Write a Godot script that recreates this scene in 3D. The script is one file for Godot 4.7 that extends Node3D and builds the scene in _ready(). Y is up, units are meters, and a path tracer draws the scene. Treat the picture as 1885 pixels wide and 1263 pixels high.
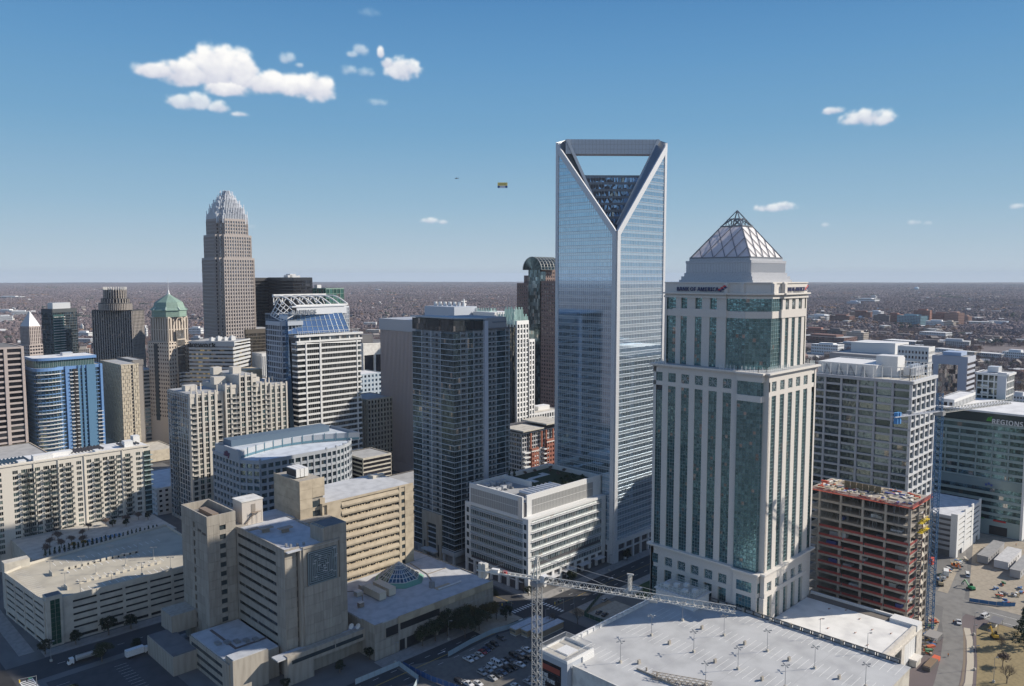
extends Node3D
class Wl:
	var o:Vector3
	var t:Vector3
	var n:Vector3
	var L:float
	func _init(a:Vector3,b:Vector3)->void:
		o=a
		L=a.distance_to(b)
		t=(b-a)/L
		n=t.cross(Vector3.UP)
	func p(u:float,y:float,d:float=0.0)->Vector3:
		return o+t*u+n*d+Vector3(0,y,0)
class MB:
	var v:=PackedVector3Array()
	var nn:=PackedVector3Array()
	var c:=PackedColorArray()
	var col:=Color(1,1,1)
	func tri(a:Vector3,b:Vector3,d:Vector3)->void:
		var m:=(b-a).cross(d-a).normalized()
		v.append_array(PackedVector3Array([a,d,b]))
		nn.append_array(PackedVector3Array([m,m,m]))
		c.append_array(PackedColorArray([col,col,col]))
	func quad(a:Vector3,b:Vector3,d:Vector3,e:Vector3)->void:
		var m:=(d-a).cross(e-b).normalized()
		v.append_array(PackedVector3Array([a,d,b,a,e,d]))
		nn.append_array(PackedVector3Array([m,m,m,m,m,m]))
		c.append_array(PackedColorArray([col,col,col,col,col,col]))
	func hexa(a:Array,bottom:=false)->void:
		quad(a[4],a[5],a[6],a[7])
		for i in 4:
			var j:=(i+1)%4
			quad(a[i],a[j],a[j+4],a[i+4])
		if bottom:
			quad(a[3],a[2],a[1],a[0])
	func box(x0:float,x1:float,y0:float,y1:float,z0:float,z1:float,bottom:=true)->void:
		hexa([Vector3(x0,y0,z1),Vector3(x1,y0,z1),Vector3(x1,y0,z0),Vector3(x0,y0,z0),Vector3(x0,y1,z1),Vector3(x1,y1,z1),Vector3(x1,y1,z0),Vector3(x0,y1,z0)],bottom)
	func wbox(w:Wl,u0:float,u1:float,y0:float,y1:float,d0:float,d1:float)->void:
		var a:=w.p(u0,y0,d1)
		var b:=w.p(u1,y0,d1)
		var d:=w.p(u1,y1,d1)
		var e:=w.p(u0,y1,d1)
		var k:=w.n*(d0-d1)
		quad(a,b,d,e)
		quad(e,d,d+k,e+k)
		quad(a+k,b+k,b,a)
		quad(a+k,a,e,e+k)
		quad(b,b+k,d+k,d)
	func bar(p:Vector3,q:Vector3,r:float,r2:=-1.0)->void:
		var d:=(q-p).normalized()
		var s:=d.cross(Vector3.UP if absf(d.y)<0.95 else Vector3.RIGHT).normalized()
		var u:=s.cross(d)
		var h:=r2 if r2>0 else r
		var k:=[s*r+u*r,-s*r+u*r,-s*r-u*r,s*r-u*r]
		var l:=[s*h+u*h,-s*h+u*h,-s*h-u*h,s*h-u*h]
		for i in 4:
			var j:=(i+1)%4
			quad(p+k[j],p+k[i],q+l[i],q+l[j])
		quad(q+l[3],q+l[2],q+l[1],q+l[0])
		quad(p+k[0],p+k[1],p+k[2],p+k[3])
	func tube(p:Vector3,q:Vector3,r0:float,r1:float,k:=8,cap:=true)->void:
		var d:=(q-p).normalized()
		var s:=d.cross(Vector3.UP if absf(d.y)<0.95 else Vector3.RIGHT).normalized()
		var u:=d.cross(s)
		for i in k:
			var a:=TAU*i/k
			var b:=TAU*(i+1)/k
			var e:=s*cos(a)+u*sin(a)
			var f:=s*cos(b)+u*sin(b)
			quad(p+e*r0,p+f*r0,q+f*r1,q+e*r1)
			if cap:
				tri(q,q+e*r1,q+f*r1)
	func poly(pts:Array,y0:float,y1:float,top:=true)->void:
		var k:=pts.size()
		for i in k:
			var a:Vector2=pts[i]
			var b:Vector2=pts[(i+1)%k]
			quad(Vector3(a.x,y0,a.y),Vector3(b.x,y0,b.y),Vector3(b.x,y1,b.y),Vector3(a.x,y1,a.y))
		if top:
			cap(pts,y1)
	func cap(pts:Array,y:float)->void:
		var ix:=Geometry2D.triangulate_polygon(PackedVector2Array(pts))
		for i in range(0,ix.size(),3):
			var a:Vector2=pts[ix[i]]
			var b:Vector2=pts[ix[i+1]]
			var d:Vector2=pts[ix[i+2]]
			var A:=Vector3(a.x,y,a.y)
			var B:=Vector3(b.x,y,b.y)
			var D:=Vector3(d.x,y,d.y)
			if (B-A).cross(D-A).y>0:
				tri(A,B,D)
			else:
				tri(A,D,B)
	func panes(w:Wl,u0:float,u1:float,y0:float,y1:float,nu:int,nv:int,d:float,pal:Array,tilt:=0.012,blinds:=0.05)->void:
		for j in nv:
			for i in nu:
				var a:=lerpf(u0,u1,float(i)/nu)
				var b:=lerpf(u0,u1,float(i+1)/nu)
				var e:=lerpf(y0,y1,float(j)/nv)
				var f:=lerpf(y0,y1,float(j+1)/nv)
				col=pal[randi()%pal.size()]
				if col.get_luminance()<0.2:
					col=Color(col.r*2.1,col.g*2.1,col.b*2.1)
				if blinds>0.0 and randf()<blinds:
					col=Color(.42,.41,.38)*randf_range(.6,1.2)
				var p:=randf_range(-tilt,tilt)
				var q:=randf_range(-tilt,tilt)
				quad(w.p(a,e,d-p-q),w.p(b,e,d+p-q),w.p(b,f,d+p+q),w.p(a,f,d-p+q))
	func rows(w:Wl,u0:float,u1:float,y:float,step:float,n:int,h:float,d0:float,d1:float)->void:
		for i in n:
			wbox(w,u0,u1,y+step*i,y+step*i+h,d0,d1)
	func cols(w:Wl,y0:float,y1:float,u:float,step:float,n:int,k:float,d0:float,d1:float)->void:
		for i in n:
			wbox(w,u+step*i-k/2,u+step*i+k/2,y0,y1,d0,d1)
	func mesh(off:Vector3)->ArrayMesh:
		var a:=[]
		a.resize(Mesh.ARRAY_MAX)
		a[Mesh.ARRAY_VERTEX]=Transform3D(Basis(),-off)*v
		a[Mesh.ARRAY_NORMAL]=nn
		a[Mesh.ARRAY_COLOR]=c
		var m:=ArrayMesh.new()
		m.add_surface_from_arrays(Mesh.PRIMITIVE_TRIANGLES,a)
		return m
var M:={}
var used:={}
var made:={}
var unit:=BoxMesh.new()
func lin(r:float,g:float,b:float)->Color:
	return Color(r,g,b).linear_to_srgb()
func numbered(called:String,parent:Node)->String:
	var key:=str(parent.get_instance_id())+called
	var k:int=used.get(key,0)
	used[key]=k+1
	return called if k==0 else "%s_%03d"%[called,k]
func tag(o:Node,label:String,category:String,group:= "")->Node:
	o.set_meta("label",label)
	o.set_meta("category",category)
	if group:
		o.set_meta("group",group)
	return o
func thing(called:String,label:String,category:String,at:Vector3,group:= "")->Node3D:
	var o:=Node3D.new()
	o.name=numbered(called,self)
	o.position=at
	add_child(o,true)
	tag(o,label,category,group)
	return o
func origin(o:Node)->Vector3:
	var s:=Vector3.ZERO
	while o is Node3D and o!=self:
		s+=o.position
		o=o.get_parent()
	return s
func part(called:String,mb:MB,m:Material,parent:Node,stuff:=false)->MeshInstance3D:
	var o:=MeshInstance3D.new()
	o.name=numbered(called,parent)
	if mb.v.size():
		o.mesh=mb.mesh(origin(parent))
		o.material_override=m
	parent.add_child(o,true)
	if stuff:
		o.set_meta("kind", "stuff")
	return o
func struct(called:String,mb:MB,m:Material,kind:= "structure")->MeshInstance3D:
	var o:=part(called,mb,m,self)
	o.set_meta("kind",kind)
	return o
func solo(called:String,mb:MB,m:Material,label:String,category:String,group:= "")->MeshInstance3D:
	var o:=part(called,mb,m,self)
	tag(o,label,category,group)
	return o
func pb(called:String,parent:Node,w:Wl,u0:float,u1:float,y0:float,y1:float,d0:float,d1:float,m:Material,lean:=0.0)->MeshInstance3D:
	var o:=MeshInstance3D.new()
	o.name=numbered(called,parent)
	o.mesh=unit
	o.material_override=m
	var b:=Basis(w.t*(u1-u0),Vector3.UP*(y1-y0),w.n*(d1-d0))
	if lean>0.0:
		b=Basis(Vector3.UP,randf_range(-lean,lean))*Basis(w.t,randf_range(-lean,lean))*b
	o.transform=Transform3D(b,w.p((u0+u1)/2,(y0+y1)/2,(d0+d1)/2)-origin(parent))
	parent.add_child(o,true)
	return o
func bx(called:String,parent:Node,x0:float,x1:float,y0:float,y1:float,z0:float,z1:float,m:Material)->MeshInstance3D:
	var o:=MeshInstance3D.new()
	o.name=numbered(called,parent)
	o.mesh=unit
	o.material_override=m
	o.transform=Transform3D(Basis().scaled(Vector3(x1-x0,y1-y0,z1-z0)),Vector3((x0+x1)/2,(y0+y1)/2,(z0+z1)/2)-origin(parent))
	parent.add_child(o,true)
	return o
func walls(x0:float,x1:float,z0:float,z1:float)->Array:
	return [Wl.new(Vector3(x0,0,z0),Vector3(x0,0,z1)),Wl.new(Vector3(x0,0,z1),Vector3(x1,0,z1)),Wl.new(Vector3(x1,0,z1),Vector3(x1,0,z0)),Wl.new(Vector3(x1,0,z0),Vector3(x0,0,z0))]
func pwalls(pts:Array)->Array:
	var r:=[]
	for i in pts.size():
		var a:Vector2=pts[i]
		var b:Vector2=pts[(i+1)%pts.size()]
		r.append(Wl.new(Vector3(a.x,0,a.y),Vector3(b.x,0,b.y)))
	return r
func rect(x0:float,x1:float,z0:float,z1:float)->Array:
	return [Vector2(x0,z0),Vector2(x0,z1),Vector2(x1,z1),Vector2(x1,z0)]
func write(called:String,text:String,w:Wl,u:float,y:float,d:float,size:float,m:Material,parent:Node,bold:=true,wide:=1.0)->MeshInstance3D:
	var f:=SystemFont.new()
	f.font_names=PackedStringArray(["Droid Sans"])
	f.font_weight=700 if bold else 400
	var tm:=TextMesh.new()
	tm.font=f
	tm.text=text
	tm.font_size=64
	tm.pixel_size=size/64.0
	tm.depth=size*0.12
	var o:=MeshInstance3D.new()
	o.name=numbered(called,parent)
	o.mesh=tm
	o.material_override=m
	o.transform=Transform3D(Basis(w.t*wide,Vector3.UP,w.n),w.p(u,y,d)-origin(parent))
	parent.add_child(o,true)
	return o
func noise_tex(freq:float,oct:int,ramp:Array,size:=512,kind:=FastNoiseLite.TYPE_SIMPLEX_SMOOTH,nrm:=false)->NoiseTexture2D:
	var f:=FastNoiseLite.new()
	f.noise_type=kind
	f.seed=7+int(freq*1000)+oct
	f.frequency=freq
	f.fractal_octaves=oct
	var t:=NoiseTexture2D.new()
	t.width=size
	t.height=size
	t.seamless=true
	t.noise=f
	if nrm:
		t.as_normal_map=true
		t.bump_strength=3.0
	if ramp.size():
		var g:=Gradient.new()
		g.offsets=PackedFloat32Array(ramp.map(func(x):return x[0]))
		g.colors=PackedColorArray(ramp.map(func(x):return x[1]))
		t.color_ramp=g
	return t
func mat(r:float,g:float,b:float,rough:=0.85,tex:Texture2D=null,scale:=0.05,metal:=0.0)->StandardMaterial3D:
	var key:= "%s %s %s %s %s %s %s"%[r,g,b,rough,tex,scale,metal]
	if made.has(key):
		return made[key]
	var m:=StandardMaterial3D.new()
	made[key]=m
	m.albedo_color=lin(r,g,b)
	m.roughness=rough
	m.metallic=metal
	m.vertex_color_use_as_albedo=true
	if tex:
		m.albedo_texture=tex
		m.uv1_triplanar=true
		m.uv1_world_triplanar=true
		m.uv1_scale=Vector3.ONE*scale
	return m
func glass(metal:float,rough:float,wob:float,scale:=0.25)->StandardMaterial3D:
	var m:=StandardMaterial3D.new()
	m.vertex_color_use_as_albedo=true
	m.roughness=rough
	m.metallic=metal
	if wob>0.0:
		m.normal_enabled=true
		m.normal_texture=M.wob_tex
		m.normal_scale=wob
		m.uv1_triplanar=true
		m.uv1_world_triplanar=true
		m.uv1_scale=Vector3.ONE*scale
	return m
func tint(r:float,g:float,b:float,spread:float,n:=6)->Array:
	var out:=[]
	for i in n:
		var k:=1.0+spread*(2.0*i/(n-1)-1.0)
		out.append(Color(r*k,g*k,b*k))
	return out
func sky_image()->Image:
	var lo:=Image.create_empty(256,128,false,Image.FORMAT_RGBF)
	var stops:=[[0.0,Color8(186,199,210)],[2.0,Color8(170,191,206)],[5.0,Color8(147,180,203)],[10.0,Color8(116,162,197)],[15.0,Color8(97,148,192)],[19.0,Color8(82,134,183)],[35.0,Color8(60,108,165)],[90.0,Color8(40,82,148)]]
	var sun:=Vector3(cos(deg_to_rad(SUN_AZ)),tan(deg_to_rad(SUN_EL)),sin(deg_to_rad(SUN_AZ))).normalized()
	for j in 128:
		var el:=90.0-(j+0.5)*180.0/128.0
		var e:=maxf(el,0.0)
		var base:=Color.BLACK
		for k in stops.size()-1:
			if e>=stops[k][0] and e<=stops[k+1][0]:
				base=stops[k][1].srgb_to_linear().lerp(stops[k+1][1].srgb_to_linear(),(e-stops[k][0])/(stops[k+1][0]-stops[k][0]))
		for i in 256:
			var az:=(i+0.5)/256.0*TAU
			var d:=Vector3(sin(az)*cos(deg_to_rad(el)),sin(deg_to_rad(el)),-cos(az)*cos(deg_to_rad(el)))
			var s:=maxf(d.dot(sun),0.0)
			var g:=0.10*pow(s,3.0)+0.5*pow(s,24.0)
			var col:=base.lerp(Color(1.0,0.98,0.93),clampf(g,0,0.8))
			if el<0.0:
				col=stops[0][1].srgb_to_linear()
			lo.set_pixel(i,j,Color(col.r,col.g,col.b).linear_to_srgb())
	lo.resize(4096,2048,Image.INTERPOLATE_BILINEAR)
	lo.convert(Image.FORMAT_RGB8)
	var f:=FastNoiseLite.new()
	f.seed=11
	f.frequency=0.6
	f.fractal_octaves=5
	f.fractal_gain=0.55
	for cl in CLOUDS:
		var a0:=999.0
		var a1:=-999.0
		var e0:=999.0
		var e1:=-999.0
		for q in cl.puffs:
			a0=minf(a0,q[0]-q[2]*1.7)
			a1=maxf(a1,q[0]+q[2]*1.7)
			e0=minf(e0,q[1]-q[3]*1.7)
			e1=maxf(e1,q[1]+q[3]*1.7)
		for y in range(int((90.0-e1)*2048/180.0),int((90.0-e0)*2048/180.0)+1):
			for x in range(int(a0*4096/360.0),int(a1*4096/360.0)+1):
				var az:=x*360.0/4096
				var el:=90.0-y*180.0/2048
				var den:=-2.0
				var up:=0.0
				for q in cl.puffs:
					var dx:float=(az-q[0])/q[2]
					var dy:float=(el-q[1])/q[3]
					if dy<0:
						dy*=1.25
					var k:=1.0-dx*dx-dy*dy
					if k>den:
						den=k
						up=dy
				var n:=f.get_noise_2d(az*cl.grain,el*cl.grain*1.3)
				den+=n*0.85
				var alpha:float=smoothstep(-0.3,cl.soft,den)*cl.most
				if alpha<=0.004:
					continue
				var light:=clampf(0.55+0.55*up+n*0.5+0.03*(az-cl.puffs[0][0])/cl.puffs[0][2],0,1)
				var cc:=Color8(196,200,216).lerp(Color8(248,247,245),light)
				var px:=posmod(x+512,4096)
				lo.set_pixel(px,y,lo.get_pixel(px,y).lerp(cc,alpha))
	return lo
const CLOUDS=[
	{"grain":0.9, "soft":0.5, "most":1.0, "puffs":[[-20.10,13.59,2.14,1.66],[-18.63,13.34,1.40,1.44],[-22.09,13.16,2.08,0.94],[-23.80,13.15,1.55,0.55],[-17.02,12.88,2.61,0.85],[-15.15,12.84,2.38,0.86],[-13.69,12.86,1.33,1.05],[-19.51,12.44,1.77,0.60]]},
	{"grain":1.1, "soft":0.6, "most":0.85, "puffs":[[-22.25,11.39,1.24,0.52],[-21.42,11.46,0.94,0.58],[-20.18,11.23,0.74,0.44],[-18.81,10.85,0.65,0.19]]},
	{"grain":1.6, "soft":0.9, "most":0.6, "puffs":[[-15.66,14.60,0.66,0.42],[-14.89,14.23,0.33,0.15]]},
	{"grain":1.6, "soft":0.9, "most":0.6, "puffs":[[-10.68,15.42,0.58,0.44],[-11.26,15.13,0.46,0.21]]},
	{"grain":1.8, "soft":1.1, "most":0.5, "puffs":[[-11.51,14.10,0.69,0.37],[-10.36,13.99,0.69,0.32]]},
	{"grain":1.2, "soft":0.55, "most":0.95, "puffs":[[-7.80,14.31,1.29,0.81],[-8.85,14.65,0.52,0.43],[-9.30,15.27,0.26,0.42]]},
	{"grain":2, "soft":1.2, "most":0.4, "puffs":[[-9.58,12.09,0.76,0.26]]},
	{"grain":1.5, "soft":0.6, "most":0.9, "puffs":[[23.77,10.30,1.55,0.57],[24.90,10.11,0.83,0.47],[21.77,10.86,0.74,0.27]]},
	{"grain":2, "soft":0.7, "most":0.8, "puffs":[[18.33,4.72,1.48,0.29],[18.86,4.81,0.77,0.29]]},
	{"grain":2, "soft":0.8, "most":0.7, "puffs":[[-5.99,4.02,0.62,0.23],[-5.01,3.94,0.39,0.15]]},
	{"grain":2, "soft":0.9, "most":0.6, "puffs":[[32.43,4.29,0.45,0.16]]},
	{"grain":2, "soft":1, "most":0.5, "puffs":[[21.60,3.50,0.31,0.14]]},
	{"grain":2, "soft":1, "most":0.5, "puffs":[[26.90,3.50,0.44,0.14],[27.68,3.44,0.25,0.10]]},
	{"grain":2, "soft":1.2, "most":0.3, "puffs":[[-18.54,3.46,0.50,0.15]]},
	{"grain":2, "soft":1.4, "most":0.25, "puffs":[[-10.01,17.78,0.82,0.30]]},
	{"grain":0.9, "soft":0.6, "most":0.85, "puffs":[[103.22,6.08,0.98,0.62],[103.37,6.06,1.03,0.56],[106.28,5.94,1.47,0.32]]},
	{"grain":0.9, "soft":0.6, "most":0.85, "puffs":[[220.44,10.73,1.41,0.60],[218.38,10.66,1.27,0.48],[218.73,10.60,0.83,0.61],[221.35,10.63,0.99,0.60],[220.23,10.80,1.41,0.48]]},
	{"grain":0.9, "soft":0.6, "most":0.85, "puffs":[[153.95,20.74,1.45,0.81],[158.89,20.50,2.21,0.95],[153.19,20.63,1.43,1.06],[156.46,20.43,1.58,0.80],[156.15,20.60,1.60,0.74]]},
	{"grain":0.9, "soft":0.6, "most":0.85, "puffs":[[274.21,24.08,1.50,0.62],[275.57,23.25,2.28,0.78],[277.41,23.49,1.53,0.80],[274.39,23.80,2.16,1.13]]},
	{"grain":0.9, "soft":0.6, "most":0.85, "puffs":[[229.39,5.26,1.88,0.76],[228.78,4.95,1.12,1.02],[230.47,5.18,1.05,1.14],[230.77,5.10,1.01,0.61],[229.55,5.53,1.10,0.60]]},
	{"grain":0.9, "soft":0.6, "most":0.85, "puffs":[[179.65,10.26,3.34,1.01],[175.18,10.26,1.74,0.97],[175.24,10.78,3.07,1.02],[173.42,10.09,2.09,0.82],[175.10,10.76,1.92,0.72]]},
	{"grain":0.9, "soft":0.6, "most":0.85, "puffs":[[301.50,18.91,2.76,2.03],[306.11,20.35,3.04,1.79],[304.97,19.86,4.13,1.65]]},
	{"grain":0.9, "soft":0.6, "most":0.85, "puffs":[[221.56,23.54,2.20,1.13],[221.39,23.46,1.26,1.34],[224.88,22.55,1.31,1.11],[224.33,23.30,2.16,0.83],[221.16,23.49,1.14,1.27],[221.79,23.37,2.00,1.28]]},
	{"grain":0.9, "soft":0.6, "most":0.85, "puffs":[[196.19,28.67,2.03,1.19],[194.03,28.19,1.93,0.69],[194.72,28.37,2.02,0.64],[191.98,28.98,2.17,0.80],[193.50,28.19,2.23,0.90]]},
	{"grain":0.9, "soft":0.6, "most":0.85, "puffs":[[92.97,30.93,2.68,1.76],[96.42,31.41,3.07,1.66],[92.74,32.08,1.98,1.22],[99.10,31.39,2.97,1.09],[99.41,31.02,1.90,1.39],[94.99,31.57,3.15,1.60]]},
	{"grain":0.9, "soft":0.6, "most":0.85, "puffs":[[39.73,12.18,1.66,0.76],[37.98,11.86,2.20,0.59],[36.94,12.54,1.82,1.12],[41.25,12.22,2.28,0.88],[39.23,12.27,1.64,0.73],[40.15,12.62,1.58,0.84]]},
	{"grain":0.9, "soft":0.6, "most":0.85, "puffs":[[207.29,23.12,2.99,1.50],[206.22,22.93,3.40,1.06],[208.85,22.33,3.36,1.28],[210.21,23.07,1.94,1.08],[212.79,22.23,2.11,1.58]]},
	{"grain":0.9, "soft":0.6, "most":0.85, "puffs":[[224.20,31.88,1.76,0.69],[227.06,32.04,1.72,0.95],[227.50,31.66,1.39,0.69]]},
	{"grain":0.9, "soft":0.6, "most":0.85, "puffs":[[145.82,24.66,2.40,1.58],[140.55,24.68,1.74,1.03],[142.75,25.07,2.77,1.19],[146.27,24.97,1.98,0.93],[146.46,25.48,3.29,1.39],[140.80,24.23,2.15,1.06]]},
	{"grain":0.9, "soft":0.6, "most":0.85, "puffs":[[296.38,28.50,2.55,1.40],[302.62,29.28,4.17,1.54],[295.77,28.68,4.26,1.21],[307.08,28.41,3.09,1.88]]},
	{"grain":0.9, "soft":0.6, "most":0.85, "puffs":[[222.04,21.34,3.22,1.23],[221.22,21.05,2.95,1.11],[220.73,20.43,3.16,1.06],[217.01,20.45,3.21,0.90]]},
	{"grain":0.9, "soft":0.6, "most":0.85, "puffs":[[144.20,23.78,2.88,1.73],[146.93,23.47,2.45,1.15],[150.37,22.19,2.78,1.04],[153.77,23.04,4.25,1.50],[151.75,23.60,3.79,1.75],[147.29,22.45,3.45,1.22]]},
	{"grain":0.9, "soft":0.6, "most":0.85, "puffs":[[173.63,28.69,2.46,1.15],[175.57,29.61,1.97,1.73],[173.82,29.14,2.76,1.73],[175.83,29.93,2.50,1.55],[173.66,29.41,2.99,1.24],[169.72,29.68,2.26,1.41]]},
	{"grain":0.9, "soft":0.6, "most":0.85, "puffs":[[208.45,10.14,1.31,0.47],[207.83,10.09,1.22,0.42],[208.20,10.10,1.15,0.27],[207.72,10.15,0.90,0.49]]},
	{"grain":0.9, "soft":0.6, "most":0.85, "puffs":[[247.52,26.70,2.56,1.07],[252.89,26.59,2.19,1.09],[251.87,26.72,1.52,0.62],[253.05,27.21,1.65,1.07],[249.94,26.91,2.39,0.81],[251.32,26.55,1.96,0.63]]},
	{"grain":0.9, "soft":0.6, "most":0.85, "puffs":[[109.46,11.98,1.91,0.73],[110.49,11.93,2.74,1.27],[112.85,11.05,2.20,0.97],[116.88,11.10,2.04,1.23],[109.69,11.97,2.13,1.05]]},
	{"grain":0.9, "soft":0.6, "most":0.85, "puffs":[[227.37,29.61,1.54,0.93],[226.40,29.21,1.40,0.84],[226.66,29.63,1.62,1.02],[224.14,29.62,0.92,0.54]]},
	{"grain":0.9, "soft":0.6, "most":0.85, "puffs":[[86.51,30.98,5.26,1.71],[79.31,29.66,4.22,2.40],[84.18,30.22,4.98,2.85],[87.29,29.42,3.29,1.89],[79.86,30.74,3.41,2.52]]},
	{"grain":0.9, "soft":0.6, "most":0.85, "puffs":[[139.39,13.27,2.27,0.92],[132.89,13.43,2.50,1.20],[136.02,14.37,2.89,1.63],[137.95,13.24,2.95,1.46]]},
	{"grain":0.9, "soft":0.6, "most":0.85, "puffs":[[136.24,3.14,1.49,0.48],[135.61,3.01,1.56,0.48],[139.14,3.07,1.24,0.46],[138.33,3.18,1.15,0.72],[138.15,2.99,1.50,0.56],[138.70,3.29,1.28,0.79]]},
	{"grain":0.9, "soft":0.6, "most":0.85, "puffs":[[299.11,27.20,3.21,1.67],[300.24,28.11,2.50,1.59],[297.67,28.15,3.33,2.15],[297.91,27.85,3.33,1.14],[304.98,28.13,2.26,2.10]]},
]
const ORD:=["first from the left", "second from the left", "third from the left", "fourth from the left", "fifth from the left", "sixth from the left", "seventh from the left", "eighth from the left", "ninth from the left", "tenth from the left", "eleventh from the left", "twelfth from the left"]
const SUN_AZ:=125.0
const SUN_EL:=31.0
func _ready()->void:
	seed(20231)
	var cam:=Camera3D.new()
	cam.name = "camera"
	cam.position=Vector3(0,165,0)
	cam.rotation_degrees=Vector3(-4.9,-45,0)
	cam.fov=47.36
	cam.near=0.5
	cam.far=80000
	add_child(cam)
	var env:=Environment.new()
	env.background_mode=Environment.BG_SKY
	var sky:=Sky.new()
	var pano:=PanoramaSkyMaterial.new()
	pano.panorama=ImageTexture.create_from_image(sky_image())
	sky.sky_material=pano
	env.sky=sky
	env.background_energy_multiplier=0.86
	env.tonemap_mode=Environment.TONE_MAPPER_LINEAR
	env.tonemap_exposure=1.25
	env.sdfgi_enabled=true
	env.ssao_enabled=true
	env.ssil_enabled=true
	env.fog_enabled=true
	env.fog_mode=Environment.FOG_MODE_EXPONENTIAL
	env.fog_density=0.000032
	env.fog_light_color=Color(0.86,0.92,1.0)
	var we:=WorldEnvironment.new()
	we.name = "environment"
	we.environment=env
	add_child(we)
	var sun:=DirectionalLight3D.new()
	sun.name = "sun"
	sun.light_energy=1.6
	sun.light_color=Color(1.0,0.96,0.90)
	sun.light_angular_distance=0.53
	sun.shadow_enabled=true
	sun.directional_shadow_max_distance=3000
	sun.rotation_degrees=Vector3(-SUN_EL,180.0-SUN_AZ,0)
	add_child(sun)
	materials()
	ground()
	hero_notched()
	hero_pyramid()
	white_office()
	left_towers()
	centre_towers()
	dark_tower()
	stepped_flats()
	curved_office()
	long_flats()
	concrete_offices()
	left_car_park()
	right_car_park()
	white_roof_hall()
	right_towers()
	building_site()
	cranes()
	far_blocks()
	open_land()
	streets()
	street_things()
	houses()
	forest()
	sky_things()
func materials()->void:
	M.wob_tex=noise_tex(0.012,3,[],512,FastNoiseLite.TYPE_SIMPLEX_SMOOTH,true)
	var W:=Color(1,1,1)
	M.stain=noise_tex(0.008,5,[[0.0,Color(0.86,0.855,0.85)],[0.4,Color(0.94,0.937,0.934)],[0.65,Color(0.985,0.985,0.98)],[1.0,W]])
	M.grit=noise_tex(0.05,4,[[0.0,Color(0.82,0.82,0.82)],[0.5,Color(0.95,0.95,0.95)],[1.0,W]])
	M.patch=noise_tex(0.006,6,[[0.0,Color(0.87,0.87,0.88)],[0.35,Color(0.93,0.93,0.93)],[0.6,Color(0.97,0.97,0.97)],[1.0,W]])
	M.stone=mat(0.66,0.625,0.58,0.8,M.grit,0.1)
	M.trim=mat(0.70,0.665,0.615,0.8,M.grit,0.1)
	M.white=mat(0.74,0.74,0.73,0.7,M.grit,0.08)
	M.offwhite=mat(0.66,0.65,0.62,0.8,M.stain,0.05)
	M.alu=mat(0.55,0.57,0.60,0.35,null,1.0,0.35)
	M.whitemetal=mat(0.68,0.69,0.71,0.4,M.grit,0.06,0.15)
	M.mullion=mat(0.16,0.19,0.20,0.45,null,1.0,0.3)
	M.palemullion=mat(0.42,0.47,0.48,0.45,null,1.0,0.2)
	M.tealmullion=mat(0.20,0.26,0.265,0.45,null,1.0,0.3)
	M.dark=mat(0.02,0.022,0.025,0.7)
	M.core=mat(0.09,0.09,0.10,0.9)
	M.roofwhite=mat(0.70,0.70,0.70,0.9,M.patch,0.03)
	M.roofgrey=mat(0.38,0.385,0.39,0.9,M.patch,0.03)
	M.roofdark=mat(0.16,0.16,0.165,0.95,M.patch,0.04)
	M.concrete=mat(0.36,0.33,0.285,0.9,M.stain,0.04)
	M.concrete.uv1_scale=Vector3(0.11,0.012,0.11)
	M.paleconc=mat(0.52,0.49,0.43,0.9,M.stain,0.04)
	M.asphalt=mat(0.055,0.056,0.06,0.95,M.patch,0.02)
	M.paint=mat(0.72,0.72,0.70,0.8)
	M.yellow=mat(0.62,0.42,0.05,0.7)
	M.steel=mat(0.30,0.31,0.32,0.5,null,1.0,0.4)
	M.rail=mat(0.62,0.63,0.64,0.45,null,1.0,0.3)
	M.black=mat(0.025,0.025,0.028,0.5)
	M.balglass=mat(.16,.20,.22,.15,null,1,.4)
	M.panel=mat(.02,.025,.04,.2,null,1,.3)
	M.translucent=mat(.74,.72,.74,.4)
	M.translucent.backlight_enabled=true
	M.translucent.backlight=lin(.62,.60,.62)
	M.banner=mat(.80,.72,.30,.8)
	M.banner.backlight_enabled=true
	M.banner.backlight=lin(.7,.62,.25)
	M.cloth=mat(1,1,1,.9)
	M.leaf=mat(1,1,1,.8)
	M.leaf.backlight_enabled=true
	M.leaf.backlight=lin(.05,.06,.03)
	M.carglass=mat(.03,.035,.04,.05,null,1,.3)
	M.g_wob=glass(0.86,0.02,1.0,0.07)
	M.clear=StandardMaterial3D.new()
	M.clear.albedo_color=Color(0.8,0.9,0.88,0.10)
	M.clear.transparency=BaseMaterial3D.TRANSPARENCY_ALPHA
	M.clear.roughness=0.05
	M.glasssolid=mat(0.07,0.09,0.10,0.06,null,1.0,0.4)
	M.tealsolid=mat(0.10,0.20,0.20,0.06,null,1.0,0.45)
	M.louvre=mat(0.33,0.33,0.325,0.6,null,1.0,0.1)
	M.lawn=mat(0.05,0.065,0.03,0.95,M.patch,0.15)
	M.g_mirror=glass(0.9,0.02,0.07,0.12)
	M.g_teal=glass(0.86,0.025,0.7,0.09)
	M.g_dark=glass(0.82,0.04,0.12,0.1)
	M.g_spandrel=glass(0.7,0.06,0.03,0.15)
	M.g_soft=glass(0.62,0.07,0.12,0.2)
	M.g_fog=glass(0.25,0.25,0.0)
func disc(r:float,y:float)->MB:
	var mb:=MB.new()
	for k in 64:
		var a:=TAU*k/64
		var b:=TAU*(k+1)/64
		mb.tri(Vector3(0,y,0),Vector3(cos(b)*r,y,sin(b)*r),Vector3(cos(a)*r,y,sin(a)*r))
	return mb
func ground()->void:
	struct("ground",disc(22000,0),mat(0.135,0.11,0.112,0.95,M.patch,0.004))
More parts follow.
